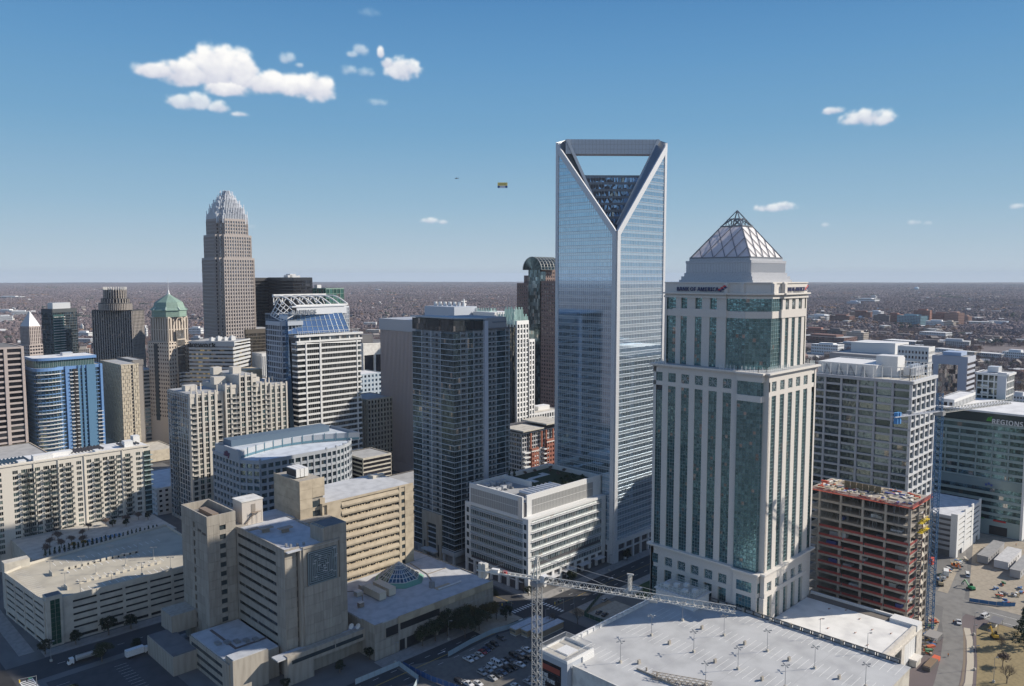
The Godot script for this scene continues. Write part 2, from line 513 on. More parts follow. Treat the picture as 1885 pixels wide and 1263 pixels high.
func hero_notched()->void:
	var X0:=350.0
	var X1:=397.0
	var Z0:=-313.0
	var Z1:=-268.0
	var t:=thing("glass_tower", "tallest tower in view, pale blue mirror glass, a bridged V cut into its top", "skyscraper",Vector3(373,0,-290))
	var FL:=4.1
	var B0:=13.0
	var KN:=190.0
	var TP:=243.5
	var vis:=tint(0.50,0.64,0.76,0.04)
	vis.append_array([Color(0.46,0.59,0.70)])
	var span:=tint(0.60,0.71,0.80,0.03)
	var w:=walls(X0,X1,Z0,Z1)
	var faces:=[[w[0],2.0,42.4,false],[w[1],2.8,45.0,true],[w[2],2.0,43.0,false],[w[3],2.0,45.0,true]]
	var core:=MB.new()
	core.poly([Vector2(X0+.6,Z0+.6),Vector2(X0+.6,Z1-3.0),Vector2(X0+2.6,Z1-.6),Vector2(X1-.6,Z1-.6),Vector2(X1-.6,Z0+.6)],0,KN-2)
	core.poly([Vector2(X0+.6,Z0+.6),Vector2(X1-.6,Z1-.6),Vector2(X1-.6,Z0+.6)],KN-2,223)
	part("core",core,M.core,t)
	for k in 4:
		var f:Wl=faces[k][0]
		var a:float=faces[k][1]
		var b:float=faces[k][2]
		var hi:float=f.L-2.6 if k==0 else f.L-2.0
		hi=b if k==0 else hi
		var mb:=MB.new()
		var ms:=MB.new()
		var fins:=MB.new()
		var mul:=MB.new()
		var nu:=int((hi-a)/1.5)
		var du:=(hi-a)/nu
		for i in nu:
			var u0:=a+du*i
			var u1:=u0+du
			var tops:=[]
			for u in [u0,u1]:
				var r:=clampf(u/f.L,0,1)
				match k:
					0:tops.append(lerpf(TP-2.5,KN-0.5,r)-2.5)
					1:tops.append(lerpf(KN-0.5,TP-2.5,r)-2.5)
					2:tops.append(maxf(223.0,lerpf(TP,205.0,r)-4))
					_:tops.append(maxf(223.0,lerpf(205.0,TP,r)-4))
			var y:=B0
			var n:=0
			while y<maxf(tops[0],tops[1]):
				for h in [[0.0,1.6,span],[1.6,FL,vis]]:
					var e0:float=y+h[0]
					var e1:float=y+h[1]
					if e0>=minf(tops[0],tops[1]) and e0>=maxf(tops[0],tops[1])-0.1:
						continue
					var to:MB=ms if h[0]==0.0 else mb
					to.col=h[2][randi()%h[2].size()]
					var q:=randf_range(-0.003,0.003)
					to.quad(f.p(u0,minf(e0,tops[0]),q),f.p(u1,minf(e0,tops[1]),-q),f.p(u1,minf(e1,tops[1]),q),f.p(u0,minf(e1,tops[0]),-q))
				y+=FL
				n+=1
			if i>0:
				mul.wbox(f,u0-.045,u0+.045,B0,tops[0],0.0,0.09)
		var y2:=B0
		while y2<TP-4:
			var x0:=a
			var x1:=hi
			if y2>KN-3:
				var r:=(y2+3.0-KN)/(TP-KN-2)
				if k==0:x1=minf(x1,f.L*(1-r))
				if k==1:x0=maxf(x0,f.L*r)
				if k>1 and y2>222:break
			if x1-x0>1:
				fins.wbox(f,x0,x1,y2+1.55,y2+1.75,0.0,0.26)
				fins.wbox(f,x0,x1,y2+0.0,y2+0.12,0.0,0.16)
			y2+=FL
		part("window",mb,M.g_mirror,t,true)
		part("spandrel",ms,M.g_spandrel,t,true)
		part("mullion",mul,M.palemullion,t,true)
		part("sunshade",fins,M.alu,t,true)
	var pier:=[[w[0],0.0,2.0,0.0,TP-0.5],[w[0],42.2,44.8,0.0,KN-0.3],[w[1],0.2,3.0,0.0,KN-0.3],[w[1],45.0,47.0,0.0,TP-0.5],[w[2],0.0,2.0,0.0,TP-0.7],[w[2],43.0,45.0,0.0,224.0],[w[3],0.0,2.0,0.0,223.8],[w[3],45.0,47.0,0.0,TP-0.7]]
	for p in pier:
		var mb:=MB.new()
		mb.wbox(p[0],p[1],p[2],p[3],p[4],-1.2,0.5)
		part("corner_pier",mb,M.whitemetal,t)
	var C:=Vector3(373.5,0,-290.5)
	var dg:=(Vector3(X1,0,Z1)-Vector3(X0,0,Z0)).normalized()
	var nrm:=dg.cross(Vector3.UP)
	for s in [0,1]:
		var L:=Vector3(X0,TP,Z0) if s==0 else Vector3(X1,TP,Z1)
		var K:=Vector3(X0,KN,Z1-0.2) if s==0 else Vector3(X0+0.2,KN,Z1)
		var o:=Vector3(-0.6,0,0) if s==0 else Vector3(0,0,0.6)
		var dn:=Vector3(0,-5.0,0)
		var mb:=MB.new()
		var a:=[L+dn-o,K+dn-o,K+dn+o,L+dn+o,L-o,K-o,K+o,L+o]
		if s==1:
			a=[K+dn-o,L+dn-o,L+dn+o,K+dn+o,K-o,L-o,L+o,K+o]
		mb.quad(a[3],a[2],a[6],a[7])
		mb.quad(a[7],a[6],a[5],a[4])
		mb.quad(a[1],a[0],a[4],a[5])
		mb.quad(a[0],a[1],a[2],a[3])
		part("raking_frame",mb,M.whitemetal,t)
		var Li:=C+dg*(-26.4 if s==0 else 27.6)+Vector3(0,TP+1.5,0)
		var Ki:=C+dg*(-3.6 if s==0 else 3.6)+Vector3(0,195.5,0)
		var sl:=MB.new()
		if s==0:
			sl.quad(L+Vector3(.3,0,.0),K+Vector3(.3,0,0),Ki,Li)
		else:
			sl.quad(K+Vector3(0,0,-.3),L+Vector3(0,0,-.3),Li,Ki)
		part("sloping_panel",sl,mat(0.42,0.45,0.49,0.45,M.grit,0.05,0.2),t)
		var ed:=MB.new()
		ed.bar(Li+nrm*1.0,Ki+nrm*1.0,0.8)
		part("inner_edge",ed,M.whitemetal,t)
		var back:=MB.new()
		if s==0:
			back.quad(Li-nrm*.4,Ki-nrm*.4,Vector3(Ki.x,195,Ki.z)-nrm*3,L-nrm*.4)
		else:
			back.quad(Ki-nrm*.4,Li-nrm*.4,L-nrm*.4,Vector3(Ki.x,195,Ki.z)-nrm*3)
		part("wing_back",back,M.whitemetal,t)
	var bw:=Wl.new(C-dg*30,C+dg*30)
	var g:=MB.new()
	var bars:=MB.new()
	var mu:=MB.new()
	for j in 8:
		var y0:=192.5+j*4.0
		var hw:=4.2+(y0+4.0-195.5)*(22.8/49.5)
		hw=maxf(hw,4.2)
		var nu:=int(hw*2/1.6)
		g.panes(bw,30-hw,30+hw,y0,y0+2.6,nu,1,0.0,tint(0.14,0.21,0.31,0.08))
		bars.wbox(bw,30-hw,30+hw,y0+2.6,y0+4.0,-0.5,0.12)
		mu.cols(bw,y0,y0+4.0,30-hw,hw*2/nu,nu+1,0.12,-0.3,0.2)
	part("notch_window",g,M.g_soft,t,true)
	part("notch_spandrel",bars,mat(0.17,0.19,0.22,0.5),t)
	part("notch_mullion",mu,M.steel,t,true)
	var beam:=MB.new()
	beam.wbox(bw,30-27.2,30+28.2,236.8,245.2,-7.5,0.6)
	part("bridging_beam",beam,mat(0.50,0.54,0.60,0.4,M.grit,0.06,0.25),t)
	var seams:=MB.new()
	seams.cols(bw,236.9,245.3,30-26.0,2.1,26,0.14,0.5,0.66)
	seams.rows(bw,3.0,58,239.5,2.8,2,0.14,0.5,0.66)
	part("panel_seam",seams,M.steel,t,true)
	var cw:=Wl.new(Vector3(X0+.5,0,Z1-2.8),Vector3(X0+2.9,0,Z1-.5))
	var cg:=MB.new()
	cg.panes(cw,0,cw.L,2,KN-0.5,2,92,0.0,tint(0.30,0.37,0.43,0.3),0.006)
	part("corner_window",cg,M.g_mirror,t,true)
	var cb:=MB.new()
	cb.rows(cw,0,cw.L,B0,FL,43,1.3,-0.1,0.1)
	part("corner_spandrel",cb,M.palemullion,t,true)
	for k in 2:
		var f:Wl=w[k]
		var mb:=MB.new()
		mb.wbox(f,0.5,f.L-0.5,10.4,12.9,-0.5,0.62)
		part("base_band",mb,M.whitemetal,t)
		var gl:=MB.new()
		gl.panes(f,1,f.L-1,0.2,10.4,22,4,-0.8,tint(0.10,0.13,0.15,0.3))
		part("lobby_window",gl,M.g_dark,t,true)
		for i in 6:
			pb("pillar",t,f,3.0+i*7.6,4.3+i*7.6,0,10.4,-0.9,0.55,M.whitemetal)
		var c2:=MB.new()
		c2.wbox(f,3.0,f.L-3,6.2,6.8,-0.7,0.4)
		part("transom",c2,M.whitemetal,t)
func strip_window(t:Node3D,w:Wl,u0:float,u1:float,y0:float,y1:float,nu:int,rh:float,pal:Array,d:=-0.45)->void:
	var g:=MB.new()
	var nv:=int(round((y1-y0)/rh))
	g.panes(w,u0,u1,y0,y1,nu,nv,d,pal,0.014)
	var o:=part("window",g,M.g_teal,t)
	var m:=MB.new()
	m.rows(w,u0,u1,y0+(y1-y0)/nv,(y1-y0)/nv,nv-1,0.13,d,d+0.12)
	m.cols(w,y0,y1,u0+(u1-u0)/nu,(u1-u0)/nu,nu-1,0.1,d,d+0.13)
	part("mullion",m,M.tealmullion,o,true)
func pierced(mb:MB,w:Wl,u0:float,u1:float,y0:float,y1:float,holes:Array,d0:float,d1:float)->void:
	var u:=u0
	for h in holes:
		mb.wbox(w,u,h[0],y0,y1,d0,d1)
		u=h[1]
	mb.wbox(w,u,u1,y0,y1,d0,d1)
func hero_pyramid()->void:
	var t:=thing("pyramid_roof_tower", "cream stone office tower with a steel-ribbed pyramid roof, right of the tallest tower", "skyscraper",Vector3(332,0,-185))
	var pal:=tint(0.085,0.155,0.165,0.25,8)
	var X0:=309.0
	var X1:=357.0
	var Z0:=-214.0
	var Z1:=-156.0
	var inner:=MB.new()
	inner.box(X0+1.2,X1-1.2,0,122.5,Z0+1.2,Z1-3.6)
	inner.poly([Vector2(315,-210),Vector2(315,-169.6),Vector2(322.4,-162.4),Vector2(354,-162.4),Vector2(354,-210)],122,162)
	part("core",inner,M.core,t)
	var body:=MB.new()
	var lw:=Wl.new(Vector3(X0,0,Z0),Vector3(X0,0,Z1))
	var rw:=Wl.new(Vector3(X0,0,Z1),Vector3(X1,0,Z1))
	var bw:=Wl.new(Vector3(X1,0,Z1),Vector3(X1,0,Z0))
	var kw:=Wl.new(Vector3(X1,0,Z0),Vector3(X0,0,Z0))
	var LH:=[]
	for i in 5:
		LH.append([8.3+i*7.15,12.5+i*7.15])
	var RH:=[]
	for i in 5:
		RH.append([4.0+i*7.6,8.1+i*7.6])
	for h in LH:
		strip_window(t,lw,h[0],h[1],36.4,113.4,3,1.58,pal)
		strip_window(t,lw,h[0],h[1],115.4,119.6,3,1.4,pal)
		strip_window(t,lw,h[0],h[1],27.0,31.2,3,1.4,pal)
		strip_window(t,lw,h[0],h[1],6.0,25.0,3,1.58,pal)
	for h in RH:
		strip_window(t,rw,h[0],h[1],36.4,113.4,3,1.58,pal)
		strip_window(t,rw,h[0],h[1],115.4,119.6,3,1.4,pal)
		strip_window(t,rw,h[0],h[1],27.0,31.2,3,1.4,pal)
		strip_window(t,rw,h[0],h[1],6.0,25.0,3,1.58,pal)
	for k in [[lw,5.2,44.6,LH],[rw,1.4,43.0,RH]]:
		var f:Wl=k[0]
		pierced(body,f,k[1],k[2],36.4,113.4,k[3],-1.6,0.0)
		pierced(body,f,k[1],k[2],115.4,119.6,k[3],-1.6,0.0)
		pierced(body,f,k[1],k[2],27.0,31.2,k[3],-1.6,0.3)
		pierced(body,f,k[1]-0.8,k[2]+0.8,0.0,25.0,k[3],-1.6,0.6)
		body.wbox(f,k[1],k[2],31.2,36.4,-1.6,0.31)
		body.wbox(f,k[1],k[2],25.0,27.0,-1.6,0.5)
		body.wbox(f,k[1],k[2],113.4,115.4,-1.6,0.003)
		body.wbox(f,k[1],k[2],119.6,122.3,-1.6,0.003)
	var fl:=Wl.new(Vector3(308.0,0,-169.4),Vector3(308.0,0,-158.6))
	var fr:=Wl.new(Vector3(308.0,0,-158.6),Vector3(313.0,0,-158.6))
	var le:=Wl.new(Vector3(309.6,0,Z0),Vector3(309.6,0,Z0+5.4))
	var re:=Wl.new(Vector3(352.0,0,-156.8),Vector3(X1,0,-156.8))
	body.wbox(Wl.new(Vector3(310.4,0,-160),Vector3(310.4,0,-156)),0,4.0,36.4,122.3,-1.0,0.003)
	for b in [[fl,7],[fr,3],[le,4],[re,3]]:
		for y in [[36.4,111.0],[113.6,119.6]]:
			var g:=MB.new()
			var f:Wl=b[0]
			var nv:=int(round((y[1]-y[0])/1.58))
			g.panes(f,0,f.L,y[0],y[1],b[1],nv,0.0,pal,0.012)
			var o:=part("corner_window",g,M.g_teal,t)
			var m:=MB.new()
			m.rows(f,0,f.L,y[0],(y[1]-y[0])/nv,nv,0.13,-0.02,0.11)
			m.cols(f,y[0],y[1],0,f.L/b[1],b[1]+1,0.11,-0.02,0.12)
			part("mullion",m,M.tealmullion,o,true)
	for q in [[307.4,313,111.0,113.6,-169.6,-158.0],[307.6,314,119.6,122.3,-169.8,-157.6],[309.2,313,119.6,122.3,Z0-.4,Z0+5.3],[309.2,313,113.4,115.4,Z0-.4,Z0+5.3],[352,X1+.4,119.6,122.3,-160,-156.4],[352,X1+.4,113.4,115.4,-160,-156.4]]:
		bx("bay_band",t,q[0],q[1],q[2],q[3],q[4],q[5],M.trim)
	for s in [[307.6,312.6,-169.2,-157.9,1.0],[309.2,314.0,Z0-.2,Z0+5.2,1.0],[351.9,X1+.2,-161.0,-156.3,1.0]]:
		var cb:=MB.new()
		cb.box(s[0],s[1],0,36.3,s[2],s[3])
		part("corner_base",cb,M.stone,t)
	for q in [[Wl.new(Vector3(307.6,0,-169.2),Vector3(307.6,0,-157.9)),1.8,9.0,5],[Wl.new(Vector3(307.6,0,-157.9),Vector3(312.6,0,-157.9)),1.0,3.6,2],[Wl.new(Vector3(309.2,0,Z0-.2),Vector3(309.2,0,Z0+5.2)),1.2,4.4,3]]:
		strip_window(t,q[0],q[1],q[2],5.0,25.0,q[3],1.58,pal,0.06)
		strip_window(t,q[0],q[1],q[2],27.0,31.4,q[3],1.4,pal,0.06)
	for k in [bw,kw]:
		var f:Wl=k
		var hs:=[]
		for i in 6:
			hs.append([4.5+i*(f.L-4)/6.0,8.2+i*(f.L-4)/6.0])
		pierced(body,f,0.2,f.L-0.2,0,122.3,hs,-1.6,0.0)
		var g:=MB.new()
		g.panes(f,1,f.L-1,2,120,24,74,-0.9,pal)
		part("rear_window",g,M.g_teal,t,true)
	part("wall",body,M.stone,t)
	for c in [[35.0,0.9,0.6],[35.6,1.5,0.7],[122.3,0.7,0.6],[122.9,1.4,0.75]]:
		var e:float=c[1]
		var co:=MB.new()
		co.poly([Vector2(X0-e,Z0-e),Vector2(X0-e,-169.6),Vector2(307.4-e,-169.6),Vector2(307.4-e,-158.0+e),Vector2(309.8-e,-158.0+e),Vector2(309.8-e,Z1+e),Vector2(X1+e,Z1+e),Vector2(X1+e,Z0-e)],c[0],c[0]+c[2])
		part("cornice",co,M.trim,t)
	var te:=MB.new()
	te.cap([Vector2(X0,Z0),Vector2(X0,Z1),Vector2(X1,Z1),Vector2(X1,Z0)],123.66)
	part("terrace",te,M.roofgrey,t)
	for k in [[lw,LH,[1,2,3,4],117.5],[rw,RH,[0,1,2,3,4],117.5],[lw,LH,[0,1,2,3,4],29.1],[rw,RH,[0,1,2,3,4],29.1]]:
		for i in k[2]:
			var f:Wl=k[0]
			var c:float=(k[1][i][0]+k[1][i][1])/2
			var y:float=k[3]
			var mb:=MB.new()
			for a in 4:
				var e:=Vector2.from_angle(a*PI/4)*(2.0 if a%2==0 else 2.7)
				mb.bar(f.p(c-e.x,y-e.y,-0.2),f.p(c+e.x,y+e.y,-0.2),0.07)
			part("grille",mb,M.palemullion,t)
	var P:=[Vector2(313.5,-211),Vector2(313.5,-179),Vector2(314.3,-179),Vector2(314.3,-169.8),Vector2(322.2,-161.8),Vector2(331,-161.8),Vector2(331,-161),Vector2(355.2,-161),Vector2(355.2,-211)]
	var up:=MB.new()
	var ul:=Wl.new(Vector3(313.5,0,-211),Vector3(313.5,0,-179))
	var ur:=Wl.new(Vector3(331,0,-161),Vector3(355.2,0,-161))
	var UL:=[[8.6,12.0],[16.2,19.8],[23.8,27.4]]
	var UR:=[[2.8,6.1],[9.2,12.5],[15.8,19.1]]
	for k in [[ul,6.0,32.0,UL],[ur,0.0,22.0,UR]]:
		pierced(up,k[0],k[1],k[2],123.6,146.6,k[3],-1.4,0)
		pierced(up,k[0],k[1],k[2],150.2,155.2,k[3],-1.4,0)
		up.wbox(k[0],k[1]-1.6,k[2]+0.4,146.6,150.2,-1.4,0.35)
		for h in k[3]:
			strip_window(t,k[0],h[0],h[1],123.8,146.6,3,1.6,pal)
			strip_window(t,k[0],h[0],h[1],150.2,155.2,2,2.5,pal,-1.0)
	for i in 3:
		var mb:=MB.new()
		for a in 4:
			var e:=Vector2.from_angle(a*PI/4)*(1.6 if a%2==0 else 2.4)
			var c:float=(UR[i][0]+UR[i][1])/2
			mb.bar(ur.p(c-e.x,152.7-e.y,-0.3),ur.p(c+e.x,152.7+e.y,-0.3),0.07)
		part("grille",mb,M.palemullion,t)
	var bay:=[Wl.new(Vector3(314.3,0,-179),Vector3(314.3,0,-169.8)),Wl.new(Vector3(314.3,0,-169.8),Vector3(322.2,0,-161.8)),Wl.new(Vector3(322.2,0,-161.8),Vector3(331,0,-161.8)),Wl.new(Vector3(314.2,0,-211),Vector3(314.2,0,-205.2)),Wl.new(Vector3(353,0,-161.7),Vector3(355.2,0,-161.7))]
	for k in 5:
		var f:Wl=bay[k]
		for y in [[123.8,146.6],[149.6,155.4]]:
			var nu:=maxi(2,int(f.L/1.5))
			var nv:=int(round((y[1]-y[0])/1.75))
			var g:=MB.new()
			g.panes(f,0,f.L,y[0],y[1],nu,nv,0,pal,0.012)
			var o:=part("bay_window",g,M.g_teal,t)
			var m:=MB.new()
			m.rows(f,0,f.L,y[0],(y[1]-y[0])/nv,nv,0.13,-0.02,0.1)
			m.cols(f,y[0],y[1],0,f.L/nu,nu+1,0.11,-0.02,0.11)
			part("mullion",m,M.tealmullion,o,true)
		up.wbox(f,-0.3,f.L+0.3,146.6,149.6,-0.8,0.35)
	up.wbox(Wl.new(Vector3(355.2,0,-161),Vector3(355.2,0,-211)),0,50,123.6,155.3,-1,0)
	up.wbox(Wl.new(Vector3(355.2,0,-211),Vector3(313.5,0,-211)),0,41.7,123.6,155.3,-1,0)
	part("upper_wall",up,M.stone,t)
	var par:=MB.new()
	par.poly(P,155.2,161.9,false)
	for e in [[155.2,0.5,0.9],[156.9,1.3,0.7],[161.9,0.35,0.5]]:
		var q:=[]
		for p in P:
			var d:Vector2=(p-Vector2(334,-187)).normalized()
			q.append(p+d*e[1]*1.3)
		par.poly(q,e[0],e[0]+e[2])
	for s in [[313.4,-179],[313.9,-171.4],[322.4,-161.4],[331.4,-160.8]]:
		par.box(s[0]-0.6,s[0]+1.6,157.6,161.9,s[1]-0.8,s[1]+0.8)
	part("parapet",par,M.trim,t)
	for s in [[ul,9.6,158.6,3.0],[ur,4.4,158.6,3.0]]:
		pass
	var navy:=mat(0.02,0.03,0.10,0.5)
	write("sign_lettering", "BANK OF AMERICA",ul,17.6,159.2,0.75,2.5,navy,t,true,0.98)
	write("sign_lettering", "BANK OF AMERICA",ur,10.2,159.2,0.75,2.5,navy,t,true,0.82)
	for s in [[ul,27.9,1.0],[ur,19.6,0.85]]:
		var f:Wl=s[0]
		for c in 2:
			var mb:=MB.new()
			for i in 3:
				var u:float=s[1]+(i*1.25+(0.55 if c==1 else 0.0))*s[2]
				var yy:=158.5+i*0.75+(0.62 if c==0 else 0.0)
				var k:float=1.9*s[2]
				mb.quad(f.p(u,yy,0.85),f.p(u+k*.55,yy-.45,0.85),f.p(u+k*1.15,yy+.05,0.85),f.p(u+k*.6,yy+.5,0.85))
			part("flag_emblem",mb,mat(0.50,0.02,0.03,0.5) if c==0 else navy,t)
	var cx:=337.5
	var cz:=-188.0
	var st:=MB.new()
	for s in [[162.0,163.4,18.9],[163.4,165.0,18.2],[165.0,166.6,17.2],[166.6,171.0,16.6],[171.0,172.2,16.8],[172.2,173.4,15.6]]:
		st.box(cx-s[2],cx+s[2],s[0],s[1],cz-s[2],cz+s[2])
	part("stepped_base",st,mat(0.50,0.51,0.54,0.4,M.grit,0.05,0.25),t)
	var rb:=MB.new()
	for f in walls(cx-16.6,cx+16.6,cz-16.6,cz+16.6):
		rb.cols(f,166.8,170.9,0.6,0.8,41,0.3,0,0.14)
	part("louvre",rb,M.alu,t,true)
	var A:=Vector3(cx,195.8,cz)
	var R:=15.2
	var base:=[Vector3(cx-R,173.4,cz+R),Vector3(cx+R,173.4,cz+R),Vector3(cx+R,173.4,cz-R),Vector3(cx-R,173.4,cz-R)]
	var gp:=MB.new()
	for i in 4:
		var a:Vector3=base[i]
		var b:Vector3=base[(i+1)%4]
		var k:=0.66
		for j in 9:
			for q in 8:
				var y0:=j/9.0*k
				var y1:=(j+1)/9.0*k
				var p0:=a.lerp(b,q/8.0).lerp(A,y0)
				var p1:=a.lerp(b,(q+1)/8.0).lerp(A,y0)
				var p2:=a.lerp(b,(q+1)/8.0).lerp(A,y1)
				var p3:=a.lerp(b,q/8.0).lerp(A,y1)
				gp.col=Color(1,1,1)*randf_range(0.9,1.06)
				gp.quad(p0,p1,p2,p3)
	part("pyramid_panel",gp,M.translucent,t)
	var fr2:=MB.new()
	for i in 4:
		var a:Vector3=base[i]
		var b:Vector3=base[(i+1)%4]
		var o:=((a+b)/2-Vector3(cx,173.4,cz)).normalized()*0.25+Vector3(0,.15,0)
		fr2.bar(a+o,A,0.26,0.2)
		fr2.bar(a+o,b+o,0.3)
		fr2.bar(a.lerp(A,.66)+o,b.lerp(A,.66)+o,0.26)
		for q in range(1,5):
			var h:=q/5.0
			fr2.bar(a.lerp(b,h)+o,b.lerp(A,(1-h))+o,0.13)
			fr2.bar(a.lerp(b,1-h)+o,a.lerp(A,(1-h))+o,0.13)
		fr2.bar(a.lerp(A,.66)+o,((a+b)/2).lerp(A,.82)+o,0.2)
		fr2.bar(b.lerp(A,.66)+o,((a+b)/2).lerp(A,.82)+o,0.2)
		fr2.bar(a.lerp(A,.82),b.lerp(A,.82),0.2)
	part("pyramid_frame",fr2,mat(0.20,0.21,0.23,0.4,null,1,0.3),t)
	for q in [[[Vector2(309,-213),Vector2(309,-207)]],[[Vector2(309.4,-179),Vector2(309.0,-170),Vector2(308.2,-160),Vector2(312,-158),Vector2(331,-157.4)]],[[Vector2(352,-157),Vector2(356.4,-156.6),Vector2(356.4,-190)]]]:
		for line in q:
			var mb:=MB.new()
			for i in line.size()-1:
				var a:=Vector3(line[i].x,123.6,line[i].y)
				var b:=Vector3(line[i+1].x,123.6,line[i+1].y)
				var n:=int(a.distance_to(b)/1.7)
				for k in n+1:
					var p:=a.lerp(b,float(k)/maxi(n,1))
					mb.bar(p,p+Vector3(0,2.3,0),0.09)
				mb.bar(a+Vector3(0,0.4,0),b+Vector3(0,0.4,0),0.05)
			var o:=part("railing",mb,M.rail,t)
			var gl:=MB.new()
			for i in line.size()-1:
				var a:=Vector3(line[i].x,123.9,line[i].y)
				var b:=Vector3(line[i+1].x,123.9,line[i+1].y)
				gl.quad(a,b,b+Vector3(0,1.7,0),a+Vector3(0,1.7,0))
			part("glass_panel",gl,M.clear,o)
func white_office()->void:
	var t:=thing("white_office_block", "white glazed office block with roof chillers and garden at the tallest tower's foot", "office building",Vector3(315,0,-298))
	var X0:=285.0
	var X1:=349.4
	var Z0:=-322.0
	var Z1:=-273.4
	var ZU:=-277.0
	var core:=MB.new()
	core.box(X0+.7,X1-.3,0,38.0,Z0+.5,Z1-.7)
	core.box(X0+.5,X1-.3,38,46.6,Z0+4,ZU-.5)
	part("core",core,M.core,t)
	var lw:=Wl.new(Vector3(X0,0,Z0),Vector3(X0,0,Z1))
	var rw:=Wl.new(Vector3(X0,0,Z1),Vector3(X1,0,Z1))
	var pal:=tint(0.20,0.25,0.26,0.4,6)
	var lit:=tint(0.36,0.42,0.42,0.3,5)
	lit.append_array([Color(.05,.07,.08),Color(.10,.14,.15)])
	for k in 2:
		var f:Wl=lw if k==0 else rw
		var a:=4.5 if k==0 else 2.6
		var b:=f.L-3.6
		for j in 6:
			var y:=9.6+j*4.75
			if k==1 and j==0:y=8.0
			var g:=MB.new()
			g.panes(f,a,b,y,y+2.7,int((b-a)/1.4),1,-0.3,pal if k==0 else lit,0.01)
			var o:=part("window_band",g,M.g_soft,t)
			var m:=MB.new()
			m.cols(f,y,y+2.7,a,(b-a)/int((b-a)/1.4),int((b-a)/1.4)+1,0.14,-0.3,-0.1)
			part("mullion",m,M.alu,o,true)
			var s:=MB.new()
			s.panes(f,a,b,y+2.7,y+4.75,int((b-a)/2.8),1,-0.22,tint(0.40,0.44,0.44,0.06),0.004)
			part("spandrel",s,M.g_fog,t)
			var sh:=MB.new()
			sh.wbox(f,a-0.3,b+0.3,y+2.7,y+2.95,-0.2,0.75)
			sh.wbox(f,a-0.3,b+0.3,y+3.6,y+3.75,-0.2,0.5)
			part("sunshade",sh,M.whitemetal,t)
		pb("frame",t,f,0,a,7.5,39.4,-0.6,0.2,M.white)
		pb("frame",t,f,b,f.L,7.5,39.4,-0.6,0.2,M.white)
		pb("frame",t,f,a,b,38.1,39.38,-0.6,0.19,M.white)
		pb("frame",t,f,a,b,7.0,8.0,-0.6,0.19,M.white)
		if k==0:
			for j in 6:
				for q in [[1.4,3.3],[b+0.9,b+2.7]]:
					pb("small_window",t,f,q[0],q[1],9.8+j*4.75,12.6+j*4.75,0.1,0.23,M.glasssolid)
		var n:=8 if k==0 else 11
		for i in n:
			var u:=0.9+i*(f.L-2.4)/(n-1.0)
			pb("pillar",t,f,u-0.8,u+0.9,0,7.5,-0.7,0.21,M.white)
		var g:=MB.new()
		g.panes(f,0.5,f.L-.5,0.1,7.4,int(f.L/2),2,-1.0,tint(0.06,0.08,0.09,0.4),0.01)
		part("shop_window",g,M.g_dark,t,true)
		pb("shop_band",t,f,1.0,f.L-1.0,4.2,4.9,-0.95,-0.4,M.whitemetal)
	for i in 4:
		pb("canopy",t,rw,14+i*13,22+i*13,4.6,4.9,0.22,3.4,M.whitemetal)
	var ul:=Wl.new(Vector3(X0,0,Z0+3.5),Vector3(X0,0,ZU-.4))
	var ur:=Wl.new(Vector3(X0+3,0,ZU),Vector3(X1+.8,0,ZU))
	var ub:=MB.new()
	ub.wbox(ul,0,ul.L,38.3,50.4,-0.9,0.06)
	ub.wbox(ur,0,ur.L,39.0,50.7,-0.9,0.0)
	ub.box(X0,X1+.6,38.3,50.0,Z0+3.4,Z0+4.2)
	ub.box(X1,X1+.7,38.3,50.2,Z0+3.4,ZU)
	part("upper_wall",ub,M.white,t)
	for q in [[ul,1.2,ul.L-0.6,28],[ur,3.8,ur.L-8.0,42]]:
		var f:Wl=q[0]
		for j in 2:
			var n:int=q[3]
			for i in n:
				var du:float=(q[2]-q[1])/n
				var y0:=39.9+j*4.5
				pb("louvre_panel",t,f,q[1]+du*i+.12,q[1]+du*(i+1)-.12,y0,y0+(4.2 if j==0 else 3.4),0.0,0.14,M.louvre)
	bx("corner_fin",t,X0-.3,X0+.3,38.2,50.2,ZU-3.2,ZU-.6,M.alu)
	var led:=MB.new()
	led.box(X0+.4,X1,39.0,39.5,ZU-.2,Z1+.1)
	part("ledge",led,M.white,t)
	var rf:=MB.new()
	rf.cap(rect(X0+.8,X1,Z0+4,ZU-.5),47.0)
	part("roof",rf,M.roofgrey,t)
	var dv:=MB.new()
	dv.box(311,311.8,47,50.2,Z0+4,-296)
	part("screen_wall",dv,M.white,t)
	for i in 8:
		var x:=297.0+i*3.3
		var c:=thing("roof_chiller", "rounded grey chiller in the row on the white office block's roof, %s"%ORD[i], "chiller",Vector3(x,47,-286), "chillers in a row on the white roof")
		var mb:=MB.new()
		for s in 6:
			var a0:=PI*s/6.0
			var a1:=PI*(s+1)/6.0
			mb.quad(Vector3(x+1.4*cos(a0),48.6+.9*sin(a0),-281.5),Vector3(x+1.4*cos(a0),48.6+.9*sin(a0),-290.5),Vector3(x+1.4*cos(a1),48.6+.9*sin(a1),-290.5),Vector3(x+1.4*cos(a1),48.6+.9*sin(a1),-281.5))
		part("cover",mb,M.alu,c)
		bx("body",c,x-1.35,x+1.35,47.1,48.6,-290.3,-281.9,M.steel)
		var fan:=MB.new()
		fan.tube(Vector3(x,48.5,-281.6),Vector3(x,48.5,-281.2),1.0,1.0,10)
		part("fan_housing",fan,M.dark,c)
